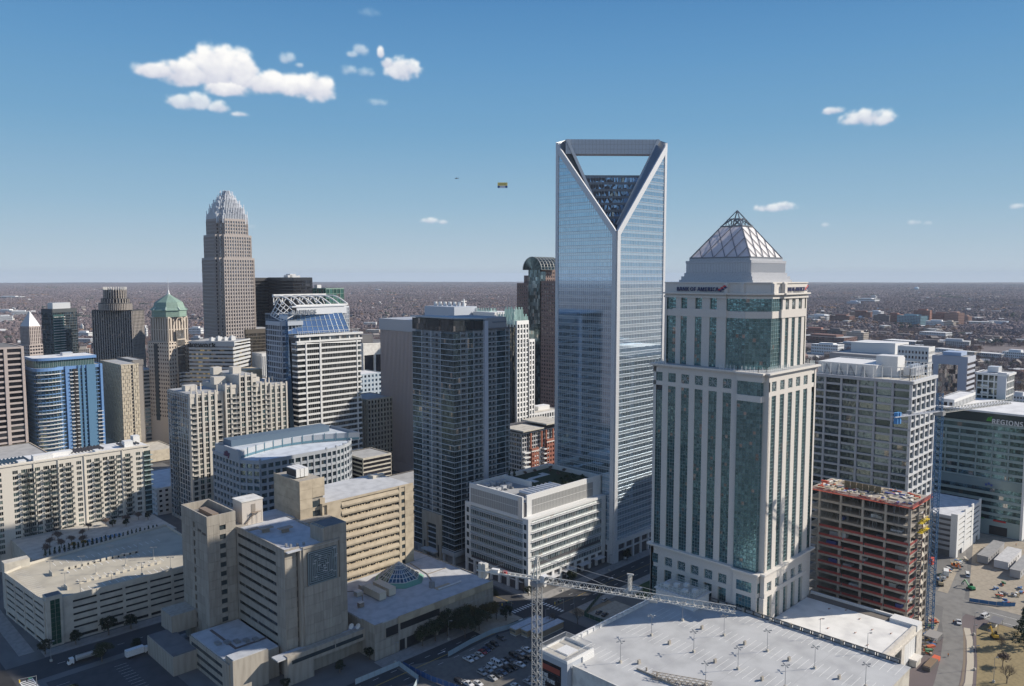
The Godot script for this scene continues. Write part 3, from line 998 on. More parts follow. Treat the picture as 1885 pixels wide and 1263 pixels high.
	for i in 9:
		var x:=289.0+(i%5)*4.2
		var z:=-313.0+(i/5)*9.0
		var b:=thing("roof_unit", "small pale air unit on the white office block's roof, %s"%ORD[i], "air conditioner",Vector3(x,47,z), "plant on the white roof")
		bx("cabinet",b,x-1.3,x+1.3,47.0,48.9+(i%3)*.4,z-1.5,z+1.2,M.alu)
		bx("duct",b,x-.4,x+.5,47.05,48.0,z+1.2,z+3.2,M.steel)
	var lawn:=MB.new()
	lawn.box(312.4,X1-.4,47.02,47.6,Z0+4.4,ZU-3.0)
	part("roof_lawn",lawn,M.lawn,t)
	var path:=MB.new()
	for s in [[318,322,-308,-300],[322,334,-309,-306],[334,338,-312,-306]]:
		path.box(s[0],s[1],47.6,47.66,s[2],s[3])
	part("garden_path",path,M.offwhite,t)
func inst(called:String,parent:Node,m:Mesh,ma:Material,tr:Transform3D)->MeshInstance3D:
	var o:=MeshInstance3D.new()
	o.name=numbered(called,parent)
	o.mesh=m
	o.material_override=ma
	o.transform=Transform3D(tr.basis,tr.origin-origin(parent))
	parent.add_child(o,true)
	return o
func shift_poly(pts:Array,e:float)->Array:
	var r:=[]
	var k:=pts.size()
	for i in k:
		var a:Vector2=pts[(i+k-1)%k]
		var b:Vector2=pts[i]
		var c:Vector2=pts[(i+1)%k]
		var d0:=(b-a).normalized()
		var d1:=(c-b).normalized()
		var n0:=Vector2(-d0.y,d0.x)
		var n1:=Vector2(-d1.y,d1.x)
		var m:=(n0+n1).normalized()
		r.append(b+m*(e/maxf(0.4,m.dot(n0))))
	return r
func block(called:String,label:String,cat:String,pts:Array,top:float,o:Dictionary)->Node3D:
	var mid:=Vector2.ZERO
	for p in pts:
		mid+=p/pts.size()
	var t:=thing(called,label,cat,Vector3(mid.x,o.get("y",0.0),mid.y),o.get("group", ""))
	storeys(t,pts,o.get("y",0.0),top,o)
	return t
func storeys(t:Node3D,pts:Array,bot:float,top:float,o:Dictionary)->void:
	var fh:float=o.get("fh",3.8)
	var bw:float=o.get("bw",3.0)
	var sp:float=o.get("sp",1.4)
	var pr:float=o.get("pr",0.8)
	var sd:float=o.get("sd",0.3)
	var pd:float=o.get("pd",0.35)
	var base:float=o.get("base",0.0)
	var capb:float=o.get("cap",1.4)
	var wm:Material=o.get("wall",M.offwhite)
	var gm:Material=o.get("glass",M.g_dark)
	var pal:Array=o.get("pal",tint(0.10,0.13,0.15,0.5))
	var inn:=shift_poly(pts,-0.4)
	var c:=MB.new()
	c.poly(inn,bot,top-0.6)
	part("core",c,o.get("coremat",M.core),t)
	var g:=MB.new()
	var s:=MB.new()
	var p:=MB.new()
	var n:=int(round((top-capb-bot-base)/fh))
	fh=(top-capb-bot-base)/n
	var only:Array=o.get("sides",[])
	var ws:=pwalls(pts)
	for k in ws.size():
		var w:Wl=ws[k]
		var q:=maxi(1,int(round(w.L/bw)))
		var du:=w.L/q
		if base>0:s.wbox(w,0,w.L,bot,bot+base,-0.4,sd)
		s.wbox(w,0,w.L,top-capb,top,-0.4,sd+o.get("capd",0.05))
		if only.size() and not only.has(k):
			s.wbox(w,0,w.L,bot+base,top-capb,-0.4,0.0)
			continue
		g.panes(w,0,w.L,bot+base,top-capb,q*o.get("div",1),n,-0.25,pal,0.012)
		if sp>0:
			for j in n:
				s.wbox(w,0,w.L,bot+base+fh*j,bot+base+fh*j+sp,-0.3,sd)
		if pr>0:
			for i in q+1:
				var u:=du*i
				p.wbox(w,maxf(0,u-pr/2),minf(w.L,u+pr/2),bot+base,top-capb,-0.3,pd)
	part("window",g,gm,t,true)
	if s.v.size():part("spandrel",s,o.get("span",wm),t,true)
	if p.v.size():part("pier",p,o.get("pier",wm),t,true)
	var r:=MB.new()
	r.cap(inn,top-0.45)
	part("roof",r,o.get("roof",M.roofgrey),t)
	if o.get("plant",0.0)>0.0:
		var mid:=Vector2.ZERO
		for v in pts:mid+=v/pts.size()
		var e:=[]
		for v in pts:e.append(mid+(v-mid)*0.55)
		var ph:=MB.new()
		ph.poly(e,top-0.4,top+o.plant)
		part("plant_room",ph,o.get("plantmat",wm),t)
func P2(a:Array)->Array:
	var r:=[]
	for i in range(0,a.size(),2):
		r.append(Vector2(a[i],a[i+1]))
	return r
func left_towers()->void:
	var pink:=mat(0.47,0.41,0.39,0.85,M.grit,0.06)
	var tan:=mat(0.52,0.45,0.36,0.85,M.stain,0.05)
	var gold:=tint(0.12,0.13,0.14,0.5,6)
	var t:=block("pink_stone_tower", "pink stone tower with dark window bands, cut off by the photo's left edge", "tower",rect(80,165.4,-790,-723),108,{"fh":4.4, "bw":12.0, "sp":1.5, "pr":2.4, "pd":0.9, "wall":pink, "pal":tint(0.03,0.03,0.035,0.4), "base":26.0, "roof":M.roofdark, "capd":0.6})
	var mb:=MB.new()
	mb.box(84,146,107.5,121,-780,-727)
	mb.hexa([Vector3(84,121,-727),Vector3(146,121,-727),Vector3(146,121,-780),Vector3(84,121,-780),Vector3(84,134,-745),Vector3(133,134,-745),Vector3(133,134,-762),Vector3(84,134,-762)])
	part("peaked_top",mb,pink,t)
	var ww:=MB.new()
	var f:=Wl.new(Vector3(84,0,-727),Vector3(146,0,-727))
	ww.rows(f,3,60,109.4,3.8,3,2.0,-0.1,0.1)
	part("top_window",ww,M.black,t)
	t=block("low_tan_block", "low tan block with small square windows before the pink tower", "building",rect(120,166,-720,-668),30,{"fh":4.0, "bw":4.0, "sp":2.2, "pr":2.2, "wall":tan, "pal":tint(0.04,0.04,0.05,0.4)})
	var P:=P2([277.4,-1219.1,284.0,-1200.9,298.3,-1206.0,291.6,-1224.2])
	t=block("small_pyramid_tower", "small pale stone tower with a white glazed pyramid, far left skyline", "tower",shift_poly(P,3.5),72,{"fh":4.4, "bw":3.6, "sp":2.0, "pr":1.0, "wall":pink, "pal":tint(0.05,0.05,0.06,0.4)})
	storeys(t,P,72,98,{"fh":5.0, "bw":2.6, "sp":0.6, "pr":1.4, "wall":pink, "pal":tint(0.05,0.05,0.06,0.4)})
	var py:=MB.new()
	var ap:=Vector3(288.0,119,-1212.5)
	for i in 4:
		var a:Vector2=P[i]
		var b:Vector2=P[(i+1)%4]
		py.tri(Vector3(a.x,98.1,a.y),Vector3(b.x,98.1,b.y),ap)
	part("pyramid",py,mat(0.62,0.64,0.68,0.35,M.grit,0.1),t)
	var rb:=MB.new()
	for i in 4:
		var a:Vector2=P[i]
		var b:Vector2=P[(i+1)%4]
		for k in range(0,8):
			var q:=a.lerp(b,k/7.0)
			rb.bar(Vector3(q.x,98.2,q.y),ap,0.25,0.1)
	part("rib",rb,M.rail,t,true)
	P=P2([284.0,-1139.4,292.0,-1122.2,324.8,-1137.6,316.8,-1154.7])
	t=block("dark_balcony_tower", "dark glass apartment tower with white balconies up its middle, left skyline", "tower",P,123.5,{"fh":3.4, "bw":2.6, "sp":0.8, "pr":0.3, "wall":mat(0.05,0.06,0.07,0.5), "pal":tint(0.07,0.11,0.14,0.6), "glass":M.g_teal, "cap":5.0, "roof":M.roofdark})
	f=Wl.new(Vector3(292.0,0,-1122.2),Vector3(324.8,0,-1137.6))
	var sl:=MB.new()
	sl.wbox(f,0,15,0,116,0.2,1.6)
	part("bay_window",sl,M.tealsolid,t)
	for j in 30:
		pb("balcony",t,f,-0.2,7.0,14+j*3.4,14.8+j*3.4,1.6,3.2,M.offwhite)
		pb("balcony",t,f,8.6,15.6,14+j*3.4,14.8+j*3.4,1.6,3.2,M.offwhite)
	var ph:=MB.new()
	ph.poly(shift_poly(P,-5),123,131)
	part("roof_screen",ph,M.alu,t)
	P=P2([329.3,-1091.4,363.7,-1050.6,384.8,-1068.3,350.5,-1109.2])
	var dk:=mat(0.06,0.062,0.068,0.6)
	var gr:=mat(0.42,0.38,0.35,0.8)
	t=block("dark_stepped_tower", "charcoal tower with ribbed stone piers and a round stepped crown, left skyline", "tower",P,122,{"fh":4.2, "bw":3.2, "sp":1.3, "pr":0.9, "pd":0.7, "wall":gr, "span":dk, "pal":tint(0.03,0.035,0.045,0.6), "roof":M.roofdark})
	var c0:=Vector2(353,-1076)
	for s in [[122.0,131.0,19.0],[131.0,137.0,16.0],[137.0,148.0,13.0]]:
		var ring:=[]
		for i in 28:
			var a:=-TAU*i/28
			ring.append(c0+Vector2(cos(a),sin(a))*s[2])
		storeys(t,ring,s[0],s[1],{"fh":4.0, "bw":2.4, "sp":0.6, "pr":0.9, "pd":0.8, "wall":gr, "span":dk, "pal":tint(0.03,0.035,0.045,0.6), "cap":0.8, "roof":M.roofdark})
	var fn:=MB.new()
	for i in 28:
		var a:=TAU*i/28
		fn.bar(Vector3(c0.x+cos(a)*13,147,c0.y+sin(a)*13),Vector3(c0.x+cos(a)*13.4,151.5,c0.y+sin(a)*13.4),0.4)
	part("crown_fin",fn,M.offwhite,t,true)
	P=P2([291.4,-799.9,300.8,-774.0,327.2,-783.6,317.7,-809.4])
	var cream:=mat(0.54,0.47,0.40,0.85,M.grit,0.06)
	t=block("green_dome_tower", "cream stone tower with a green copper dome and spire, left of centre skyline", "tower",P,101,{"fh":4.0, "bw":3.0, "sp":2.0, "pr":1.5, "wall":cream, "pal":tint(0.05,0.05,0.06,0.5), "base":24.0})
	f=Wl.new(Vector3(300.8,0,-774.0),Vector3(327.2,0,-783.6))
	var gb:=MB.new()
	gb.panes(f,10,19,26,112,6,28,0.9,tint(0.05,0.07,0.09,0.6))
	part("bay_glass",gb,M.g_dark,t,true)
	var gbm:=MB.new()
	gbm.wbox(f,9.6,19.4,24,112,0,0.85)
	gbm.cols(f,26,112,10,1.5,7,0.25,0.8,1.1)
	gbm.rows(f,10,19,86,8.2,3,1.2,0.8,1.3)
	part("bay_frame",gbm,cream,t)
	f=Wl.new(Vector3(291.4,0,-799.9),Vector3(300.8,0,-774.0))
	var lb:=MB.new()
	lb.wbox(f,8,13,22,98,-0.2,0.6)
	part("dark_bay",lb,M.glasssolid,t)
	var P1:=shift_poly(P,-2.2)
	storeys(t,P1,101,125.5,{"fh":12.0, "bw":3.4, "sp":0.8, "pr":1.9, "pd":0.6, "wall":cream, "pal":tint(0.05,0.05,0.06,0.5), "cap":1.4})
	var barch:=MB.new()
	f=Wl.new(Vector3(300.8,0,-774.0),Vector3(327.2,0,-783.6))
	for i in 12:
		var a0:=PI*i/12
		var a1:=PI*(i+1)/12
		barch.bar(f.p(14.5+5.2*cos(a0),119+6*sin(a0),0.6),f.p(14.5+5.2*cos(a1),119+6*sin(a1),0.6),0.45)
	part("arched_gable",barch,cream,t)
	var cop:=mat(0.21,0.31,0.265,0.7,M.stain,0.1)
	var ct:=Vector2(309.4,-791.5)
	var dm:=MB.new()
	var prof:=[[16.2,125.4],[16.2,131.5],[17.4,131.7],[15.0,134.0],[13.0,139.5],[0.8,147.5]]
	for k in prof.size()-1:
		for i in 8:
			var a:=TAU*i/8+0.55
			var b:=TAU*(i+1)/8+0.55
			var r0:float=prof[k][0]
			var r1:float=prof[k+1][0]
			dm.quad(Vector3(ct.x+cos(b)*r0,prof[k][1],ct.y+sin(b)*r0),Vector3(ct.x+cos(a)*r0,prof[k][1],ct.y+sin(a)*r0),Vector3(ct.x+cos(a)*r1,prof[k+1][1],ct.y+sin(a)*r1),Vector3(ct.x+cos(b)*r1,prof[k+1][1],ct.y+sin(b)*r1))
	part("copper_dome",dm,cop,t)
	var dr:=MB.new()
	for i in 8:
		var a:=TAU*i/8+0.55
		dr.bar(Vector3(ct.x+cos(a)*17.2,132,ct.y+sin(a)*17.2),Vector3(ct.x,148,ct.y),0.5)
	part("dome_rib",dr,mat(0.34,0.43,0.39,0.6),t,true)
	var spi:=MB.new()
	spi.tube(Vector3(ct.x,147,ct.y),Vector3(ct.x,151.5,ct.y),1.4,0.6)
	spi.tube(Vector3(ct.x,151.5,ct.y),Vector3(ct.x,163,ct.y),0.3,0.12)
	part("spire",spi,M.rail,t)
	P=P2([313.6,-767.5,346.2,-728.6,381.5,-758.2,348.9,-797.0])
	var pale:=mat(0.50,0.51,0.52,0.8,M.grit,0.06)
	var bo:={"fh":3.9, "bw":2.2, "sp":2.2, "pr":0.0, "wall":pale, "pal":[Color(.03,.035,.04),Color(.06,.06,.07),Color(.04,.05,.05),Color(.22,.19,.12)]}
	t=block("banded_office", "grey banded office with stepped corners below the tall crowned tower", "office building",shift_poly(P,-3),101.5,bo)
	bo.merge({"coremat":M.core},true)
	storeys(t,P2([309.2,-770.5,313.6,-774,343,-738,352,-732,375,-751,378,-757,352,-800,345,-800]),0,70,bo)
	storeys(t,P2([305.0,-781,318,-762,345.6,-729.2,349,-727.0,368,-741,380,-757,352,-803,330,-803]),0,45,bo)
	f=Wl.new(Vector3(315.5,0,-765.9),Vector3(346.1,0,-729.4))
	var si:=MB.new()
	si.wbox(f,3,47,95.5,101.6,-2.9,-2.2)
	part("sign_panel",si,pale,t)
	write("sign_lettering", "wework",f,14.0,97.0,-2.0,6.5,M.black,t,true,1.15)
	for i in 4:
		var u:=thing("roof_cabinet", "white plant cabinet on the banded office roof, %s"%ORD[i], "air conditioner",Vector3(338+i*6,101.2,-758+i*2), "plant on the banded office")
		bx("cabinet",u,336+i*6,340.5+i*6,101.1,104+i%2,-762+i*2,-757+i*2,M.white)
		bx("vent",u,337+i*6,338.5+i*6,104+i%2,105+i%2,-760+i*2,-758.5+i*2,M.rail)
	var bei:=mat(0.56,0.50,0.40,0.85,M.stain,0.05)
	t=block("patterned_beige_block", "beige windowless block clad in a grid of raised square panels", "building",rect(242.6,257.8,-787,-733.2),86.2,{"fh":72.0, "bw":60.0, "sp":0.0, "pr":0.0, "wall":bei, "pal":[Color(.5,.45,.37)], "glass":M.g_fog, "base":14.0, "cap":1.0})
	f=Wl.new(Vector3(242.6,0,-733.2),Vector3(257.8,0,-733.2))
	for j in 22:
		for i in 9:
			if i==5:continue
			pb("cladding_panel",t,f,0.3+i*1.64,1.7+i*1.64,15+j*3.2,17.9+j*3.2,-0.25,0.05+0.28*((i+j)%2),bei)
	var sv:=MB.new()
	for j in 22:sv.wbox(f,8.5,9.7,15.4+j*3.2,17.2+j*3.2,-0.25,0.02)
	part("slot_window",sv,M.black,t,true)
	f=Wl.new(Vector3(242.6,0,-787),Vector3(242.6,0,-733.2))
	var pp:=MB.new()
	for j in 22:
		for i in 26:
			if (i+j)%2:pp.wbox(f,0.3+i*2.05,2.0+i*2.05,15+j*3.2,17.9+j*3.2,-0.25,0.25)
	part("side_panel",pp,bei,t,true)
	t=block("grey_slab", "plain grey slab rising behind the patterned beige block", "building",rect(259.3,268.5,-790,-751.8),87.6,{"fh":80.0, "bw":50.0, "sp":0, "pr":0, "wall":mat(0.20,0.19,0.185), "pal":[Color(.16,.15,.145)], "glass":M.g_fog, "cap":5})
	t=block("striped_annex", "dark striped block between the beige block and the domed tower", "building",rect(285,296,-850,-800),72,{"fh":3.8, "bw":4, "sp":1.6, "pr":0, "wall":M.roofgrey})
	t=block("beige_podium", "low beige podium at the foot of the patterned block", "building",rect(240,275,-740,-700),12,{"fh":12, "bw":30, "sp":0, "pr":0, "wall":bei, "pal":[Color(.5,.45,.37)], "glass":M.g_fog, "cap":10, "roof":M.paleconc})
	t=block("small_car_park", "small pale car park with open decks beside the beige podium", "car park",rect(262,305,-640,-600),14,{"fh":3.4, "bw":9, "sp":1.3, "pr":0.5, "wall":M.paleconc, "pal":[Color(.02,.02,.02)], "roof":M.paleconc})
	t=block("white_annex", "small white building with dark square windows right of the long apartment block", "building",rect(201,238,-600,-546),19,{"fh":3.6, "bw":4.0, "sp":1.8, "pr":2.0, "wall":M.white, "pal":tint(.03,.03,.04,.3), "roof":M.roofwhite, "sides":[0,1]})
	blue_tower()
func blue_tower()->void:
	var pb1:=mat(0.15,0.30,0.58,0.7,M.grit,0.06)
	var pb2:=mat(0.10,0.23,0.38,0.75,M.grit,0.06)
	var pts:=P2([174,-765,174,-731.1])
	for i in 7:
		var a:=PI*0.75-PI*0.5*i/6.0
		pts.append(Vector2(183.5+10.5*cos(a),-733+6.5*sin(a)))
	pts.append_array(P2([196,-731.1,226.4,-731.1,226.4,-765]))
	var t:=block("blue_apartment_tower", "blue apartment tower with a rounded balcony corner and a curved white roof", "apartment building",pts,88.5,{"fh":3.25, "bw":2.2, "sp":0.7, "pr":0.3, "wall":mat(0.09,0.16,0.24,0.6), "pal":[Color(.10,.15,.17),Color(.06,.09,.11),Color(.30,.34,.28),Color(.08,.13,.16)], "cap":2.6, "span":pb1})
	var f:=Wl.new(Vector3(174,0,-730.4),Vector3(226.4,0,-730.4))
	for s in [[17.5,20.0,pb1],[23.5,26.5,pb1],[40.0,47.0,pb2],[33.2,34.6,pb2],[36.4,38.2,pb2],[50.8,52.6,pb1]]:
		pb("blue_panel",t,f,s[0],s[1],2,88.7,-1.0,0.35,s[2])
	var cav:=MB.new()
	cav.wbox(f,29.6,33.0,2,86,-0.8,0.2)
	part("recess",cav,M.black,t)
	for j in 25:
		var y:=5.0+j*3.25
		pb("balcony",t,f,26.6,29.5,y,y+0.5,0.2,1.5,M.white)
		pb("balcony",t,f,30.6,33.0,y,y+0.45,0.2,1.3,M.white)
		if j<14:
			pb("balcony",t,f,47.2,51.6,y,y+0.5,0.2,1.4,M.white)
		if j%2==0 or j<12:
			var mb:=MB.new()
			for i in 6:
				var a0:=PI*0.75-PI*0.55*i/6.0
				var a1:=PI*0.75-PI*0.55*(i+1)/6.0
				var c:=Vector3(183.5,y,-733)
				var p0:=Vector3(cos(a0)*12.6,0,sin(a0)*8.6)
				var p1:=Vector3(cos(a1)*12.6,0,sin(a1)*8.6)
				mb.hexa([c+p0,c+p1,c+p1*.8,c+p0*.8,c+p0+Vector3(0,.45,0),c+p1+Vector3(0,.45,0),c+p1*.8+Vector3(0,.45,0),c+p0*.8+Vector3(0,.45,0)],true)
			part("curved_balcony",mb,M.white,t)
	var ph:=[]
	for i in 11:
		var a:=PI*1.05-PI*0.6*i/10.0
		ph.append(Vector2(193+17*cos(a),-738+6.5*sin(a)))
	ph.append_array(P2([221,-733,221,-760,176,-760]))
	var g:=MB.new()
	g.poly(ph,88.3,94.2)
	part("penthouse",g,M.tealsolid,t)
	var pl:=MB.new()
	for w in pwalls(ph):
		pl.cols(w,88.4,94.2,0,1.3,int(w.L/1.3)+1,0.15,0,0.15)
	part("penthouse_mullion",pl,M.palemullion,t,true)
	var r2:=MB.new()
	r2.poly(shift_poly(ph,1.6),94.2,96.4)
	part("penthouse_roof",r2,pb1,t)
	var r3:=MB.new()
	r3.cap(shift_poly(ph,0.9),96.45)
	part("roof_sheet",r3,M.roofwhite,t)
	bx("roof_box",t,200,208,96.4,99,-752,-745,M.alu)
func centre_towers()->void:
	var pinkgrey:=mat(0.46,0.41,0.385,0.8,M.grit,0.05)
	var t:=thing("crowned_tower", "tall pinkish stone tower tapering to a white spiked crown, left of centre", "skyscraper",Vector3(413,0,-878))
	var cx:=413.0
	var cz:=-878.0
	var lev:=[[0.0,186.0,23.6],[186.0,212.0,21.6],[212.0,230.0,19.2]]
	for l in lev:
		var h:float=l[2]
		for a in [[-h+7.0,h-7.0,-h,h],[-h,h,-h+7.0,h-7.0],[-h+3.2,h-3.2,-h+3.2,h-3.2]]:
			storeys(t,rect(cx+a[0],cx+a[1],cz+a[2],cz+a[3]),l[0],l[1],{"fh":4.05, "bw":2.9, "sp":1.5, "pr":1.15, "pd":0.55, "wall":pinkgrey, "pal":tint(0.17,0.17,0.18,0.3), "glass":M.g_dark, "cap":2.5, "roof":M.roofgrey, "sides":[0,1]})
	storeys(t,rect(cx-19.6,cx-16.2,cz+16.4,cz+19.8),0,172,{"fh":4.05, "bw":1.7, "sp":1.3, "pr":0.6, "wall":pinkgrey, "pal":tint(.10,.11,.12,.3)})
	var rods:=mat(0.66,0.68,0.72,0.35,null,1,0.25)
	var rings:=[[18.4,226.0,239.0],[15.8,233.0,246.0],[12.6,239.0,251.5],[9.6,245.0,256.0],[6.6,250.0,260.5],[3.8,254.0,266.0]]
	for k in rings.size():
		var r:Array=rings[k]
		var solid:=MB.new()
		var h:float=r[0]
		solid.box(cx-h+.6,cx+h-.6,r[1],r[2]-3.0,cz-h*.72,cz+h*.72)
		solid.box(cx-h*.72,cx+h*.72,r[1],r[2]-3.2,cz-h+.6,cz+h-.6)
		part("crown_tier",solid,mat(0.40,0.42,0.46,0.4,null,1,0.2),t)
		var rd:=MB.new()
		for f in walls(cx-h,cx+h,cz-h,cz+h):
			var n:=int(f.L/1.9)
			for i in n+1:
				var u:float=f.L*i/n
				var e:=absf(u/f.L-0.5)*2.0
				var d:=-h*0.26 if e>0.74 else 0.0
				var tp:float=r[2]-6.0*e*e+2.4*sin(u*2.3+k)+(1.8 if i%3==0 else 0.0)
				rd.bar(f.p(u,r[1]-1,d),f.p(u,tp,d),0.42,0.26)
		part("crown_rod",rd,rods,t,true)
	var bronze:=tint(0.075,0.08,0.095,0.5,8)
	bronze.append(Color(0.16,0.15,0.15))
	t=block("dark_glass_box", "broad black glass office box behind the crowned tower", "office building",rect(489.8,516,-930,-868),163.7,{"fh":3.9, "bw":1.7, "sp":1.2, "pr":0.22, "pd":0.3, "wall":mat(0.05,0.05,0.055,0.5), "span":mat(0.06,0.065,0.075,0.25,null,1,0.4), "pal":bronze, "glass":M.g_mirror, "cap":4.0, "roof":M.roofdark})
	storeys(t,rect(470,492,-996,-931),0,163.3,{"fh":3.9, "bw":1.7, "sp":1.2, "pr":0.22, "wall":mat(0.05,0.05,0.055,0.5), "pal":bronze, "glass":M.g_mirror, "cap":4.0, "roof":M.roofdark})
	for s in [[495,501,166.5],[498,506,168.0],[506,512,166.0]]:
		bx("roof_plant",t,s[0],s[1],163.3,s[2],-900,-890,M.rail)
	t=block("brown_striped_block", "brown glass block with gold floor lines under the black glass box", "office building",rect(419.2,460,-927,-853.6),104,{"fh":4.0, "bw":1.6, "sp":1.0, "pr":0.5, "wall":mat(0.09,0.075,0.06,0.6), "pal":[Color(.06,.05,.045),Color(.08,.07,.06),Color(.20,.17,.09),Color(.05,.045,.04)], "roof":M.roofgrey, "cap":5.0, "capd":0.3})
	t=block("green_glass_block", "green glass block with a pale stair showing over the truss-crowned office", "office building",rect(539.3,566,-908,-874.9),150,{"fh":6.0, "bw":5.2, "sp":0.4, "pr":0.5, "wall":mat(0.22,0.33,0.28,0.6), "pal":tint(0.06,0.14,0.11,0.4), "glass":M.g_teal})
	bx("roof_box",t,541,547,149.7,154,-905,-898,M.white)
	t=block("ribbed_white_block", "white windowless block with vertical ribs right of the banded office", "building",rect(383.9,402,-768,-747.5),85,{"fh":60, "bw":2.2, "sp":0, "pr":0.9, "pd":0.5, "wall":M.white, "pal":[Color(.55,.55,.56)], "glass":M.g_fog, "roof":M.paleconc, "cap":3})
	t=block("tan_block", "tan stone block with few windows behind the stepped apartment towers", "building",rect(276,306,-600,-573.4),82,{"fh":5.0, "bw":5.5, "sp":2.8, "pr":3.2, "wall":mat(0.56,0.46,0.32,0.85,M.stain,0.05), "pal":tint(.05,.05,.05,.4), "roof":M.roofwhite, "cap":3})
	bx("upper_box",t,284,297,81.5,91,-596,-578,mat(0.56,0.46,0.32,0.85,M.stain,0.05))
	t=block("grey_glass_pavilion", "low grey glass block in front of the banded office", "building",rect(300,322,-640,-622),79,{"fh":8, "bw":2.4, "sp":0.6, "pr":0.3, "wall":mat(0.2,0.22,0.25,0.5), "pal":tint(.12,.15,.19,.4), "roof":M.roofdark, "cap":2})
	truss_office()
	t=block("black_white_office", "black glass office with white corner columns and bands, right of the truss-crowned office", "office building",rect(457.4,500,-744,-673.9),96,{"fh":12, "bw":14, "sp":0.0, "pr":2.2, "pd":1.0, "wall":M.offwhite, "pal":tint(.02,.022,.025,.5), "cap":13, "capd":0.6, "roof":M.roofdark})
	var f:=Wl.new(Vector3(457.4,0,-744),Vector3(457.4,0,-673.9))
	pb("dark_band",t,f,0.4,f.L-.4,86.5,91.5,0.4,0.75,M.black)
	pb("dark_band",t,f,0.4,f.L-.4,84.0,85.0,0.4,0.75,M.black)
	bx("roof_box",t,466,480,95.5,104,-700,-688,M.roofdark)
	t=block("pale_blue_block", "pale blue-grey block with diamond windows under the black and white office", "building",rect(430,456,-668,-639.8),69,{"fh":4.6, "bw":4.2, "sp":2.0, "pr":2.0, "wall":mat(0.42,0.49,0.56,0.7), "pal":tint(.10,.16,.22,.5), "roof":M.roofwhite})
	t=block("cream_grid_block", "cream block with a grid of deep dark windows left of the fluted tower", "building",rect(366,391,-566,-534),63.5,{"fh":3.9, "bw":3.1, "sp":1.4, "pr":1.2, "pd":0.8, "wall":mat(0.50,0.47,0.40,0.8,M.stain,.05), "pal":tint(.04,.045,.05,.5), "roof":M.roofgrey})
	t=block("striped_car_park", "dark car park with pale horizontal deck edges at the fluted tower's foot", "car park",rect(306,330,-478,-453),38,{"fh":3.0, "bw":20, "sp":0.9, "pr":0.4, "wall":M.paleconc, "pal":tint(.025,.025,.03,.3), "roof":M.roofgrey})
	bx("dark_stair",t,297,305.6,0,40,-478,-466,M.roofdark)
	t=block("pale_low_podium", "low concrete podium between the curved office and the fluted tower", "building",rect(306,388,-452,-418),22,{"fh":5, "bw":10, "sp":2.5, "pr":0.8, "wall":M.concrete, "pal":tint(.02,.02,.02,.3), "roof":M.roofgrey})
	t=block("fluted_tower", "pinkish slab with closely set fins and gold-tinted glass strips", "office building",rect(391,430,-549,-496),129.3,{"fh":3.8, "bw":1.85, "sp":0.0, "pr":0.8, "pd":0.5, "wall":mat(0.56,0.50,0.49,0.8,M.grit,.05), "pal":[Color(.10,.085,.08),Color(.16,.13,.12),Color(.20,.17,.16),Color(.12,.10,.10),Color(.22,.19,.17),Color(.14,.12,.11),Color(.62,.47,.26)], "glass":M.g_soft, "cap":0.6, "base":9, "roof":M.roofgrey})
	var capw:=MB.new()
	capw.poly(rect(390,431,-550,-495),120,129.6)
	part("plain_crown",capw,mat(0.44,0.46,0.50,0.7,M.grit,.05),t)
	for i in 3:
		bx("roof_plant",t,398+i*9,404+i*9,129.5,132.5+i%2,-510+i*3,-503+i*3,M.white)
	t=block("turquoise_crown_tower", "white gridded tower with turquoise glass fins on its stepped top, behind the dark tower", "tower",rect(426.8,440.0,-500,-421.8),131,{"fh":3.9, "bw":3.3, "sp":1.1, "pr":1.1, "pd":0.5, "wall":mat(0.80,0.79,0.77,0.7), "pal":tint(.10,.11,.11,.5), "cap":3, "roof":M.roofwhite})
	storeys(t,rect(440,446.2,-500,-421.3),0,116,{"fh":3.9, "bw":3.1, "sp":1.1, "pr":1.1, "pd":0.5, "wall":mat(0.80,0.79,0.77,0.7), "pal":tint(.10,.11,.11,.5), "cap":2, "roof":M.roofwhite})
	f=Wl.new(Vector3(426.8,0,-447),Vector3(426.8,0,-421.8))
	var dg:=MB.new()
	dg.panes(f,0.5,f.L-.5,10,126,14,30,0.8,[Color(.04,.05,.05),Color(.07,.08,.08),Color(.24,.22,.17),Color(.05,.06,.06)])
	part("dark_bay_glass",dg,M.g_dark,t,true)
	var dm:=MB.new()
	dm.cols(f,10,126,0.5,3.45,8,0.5,0.6,1.3)
	part("bay_fin",dm,M.roofdark,t,true)
	var tq:=glass(0.25,0.15,0.0)
	for s in [[424.5,440,-446,-422.6,128.0,134.0],[425,433,-470,-450,131,138],[428,437,-436,-425,131,139.5]]:
		var g:=MB.new()
		for w in walls(s[0],s[1],s[2],s[3]):
			var n:=int(w.L/1.4)
			for i in n:
				g.col=Color(0.40,0.56,0.53)*randf_range(0.8,1.25)
				var u:float=w.L*i/n
				var h:float=s[5]+(1.8 if i%2 else 0.0)
				g.wbox(w,u,u+w.L/n*.4,s[4],h,0,0.25)
		part("turquoise_fin",g,tq,t,true)
	var ub:=MB.new()
	ub.box(402,426,120,141,-503,-466)
	part("upper_box",ub,mat(0.42,0.46,0.52,0.7),t)
	f=Wl.new(Vector3(402,0,-503),Vector3(402,0,-466))
	var lo:=MB.new()
	lo.cols(f,128,132.5,2,1.5,15,0.7,0,0.15)
	lo.cols(f,122,126,2,1.5,15,0.7,0,0.15)
	part("louvre",lo,M.black,t,true)
	var cool:=MB.new()
	for i in 6:cool.tube(Vector3(407+i*2.0,141,-495+i*3.6),Vector3(407+i*2.0,144.5,-495+i*3.6),1.5,1.3)
	part("cooling_tower",cool,M.white,t,true)
	var um:=MB.new()
	um.box(421,444,131,137,-465,-440)
	part("upper_wall",um,M.white,t)
	var mast:=MB.new()
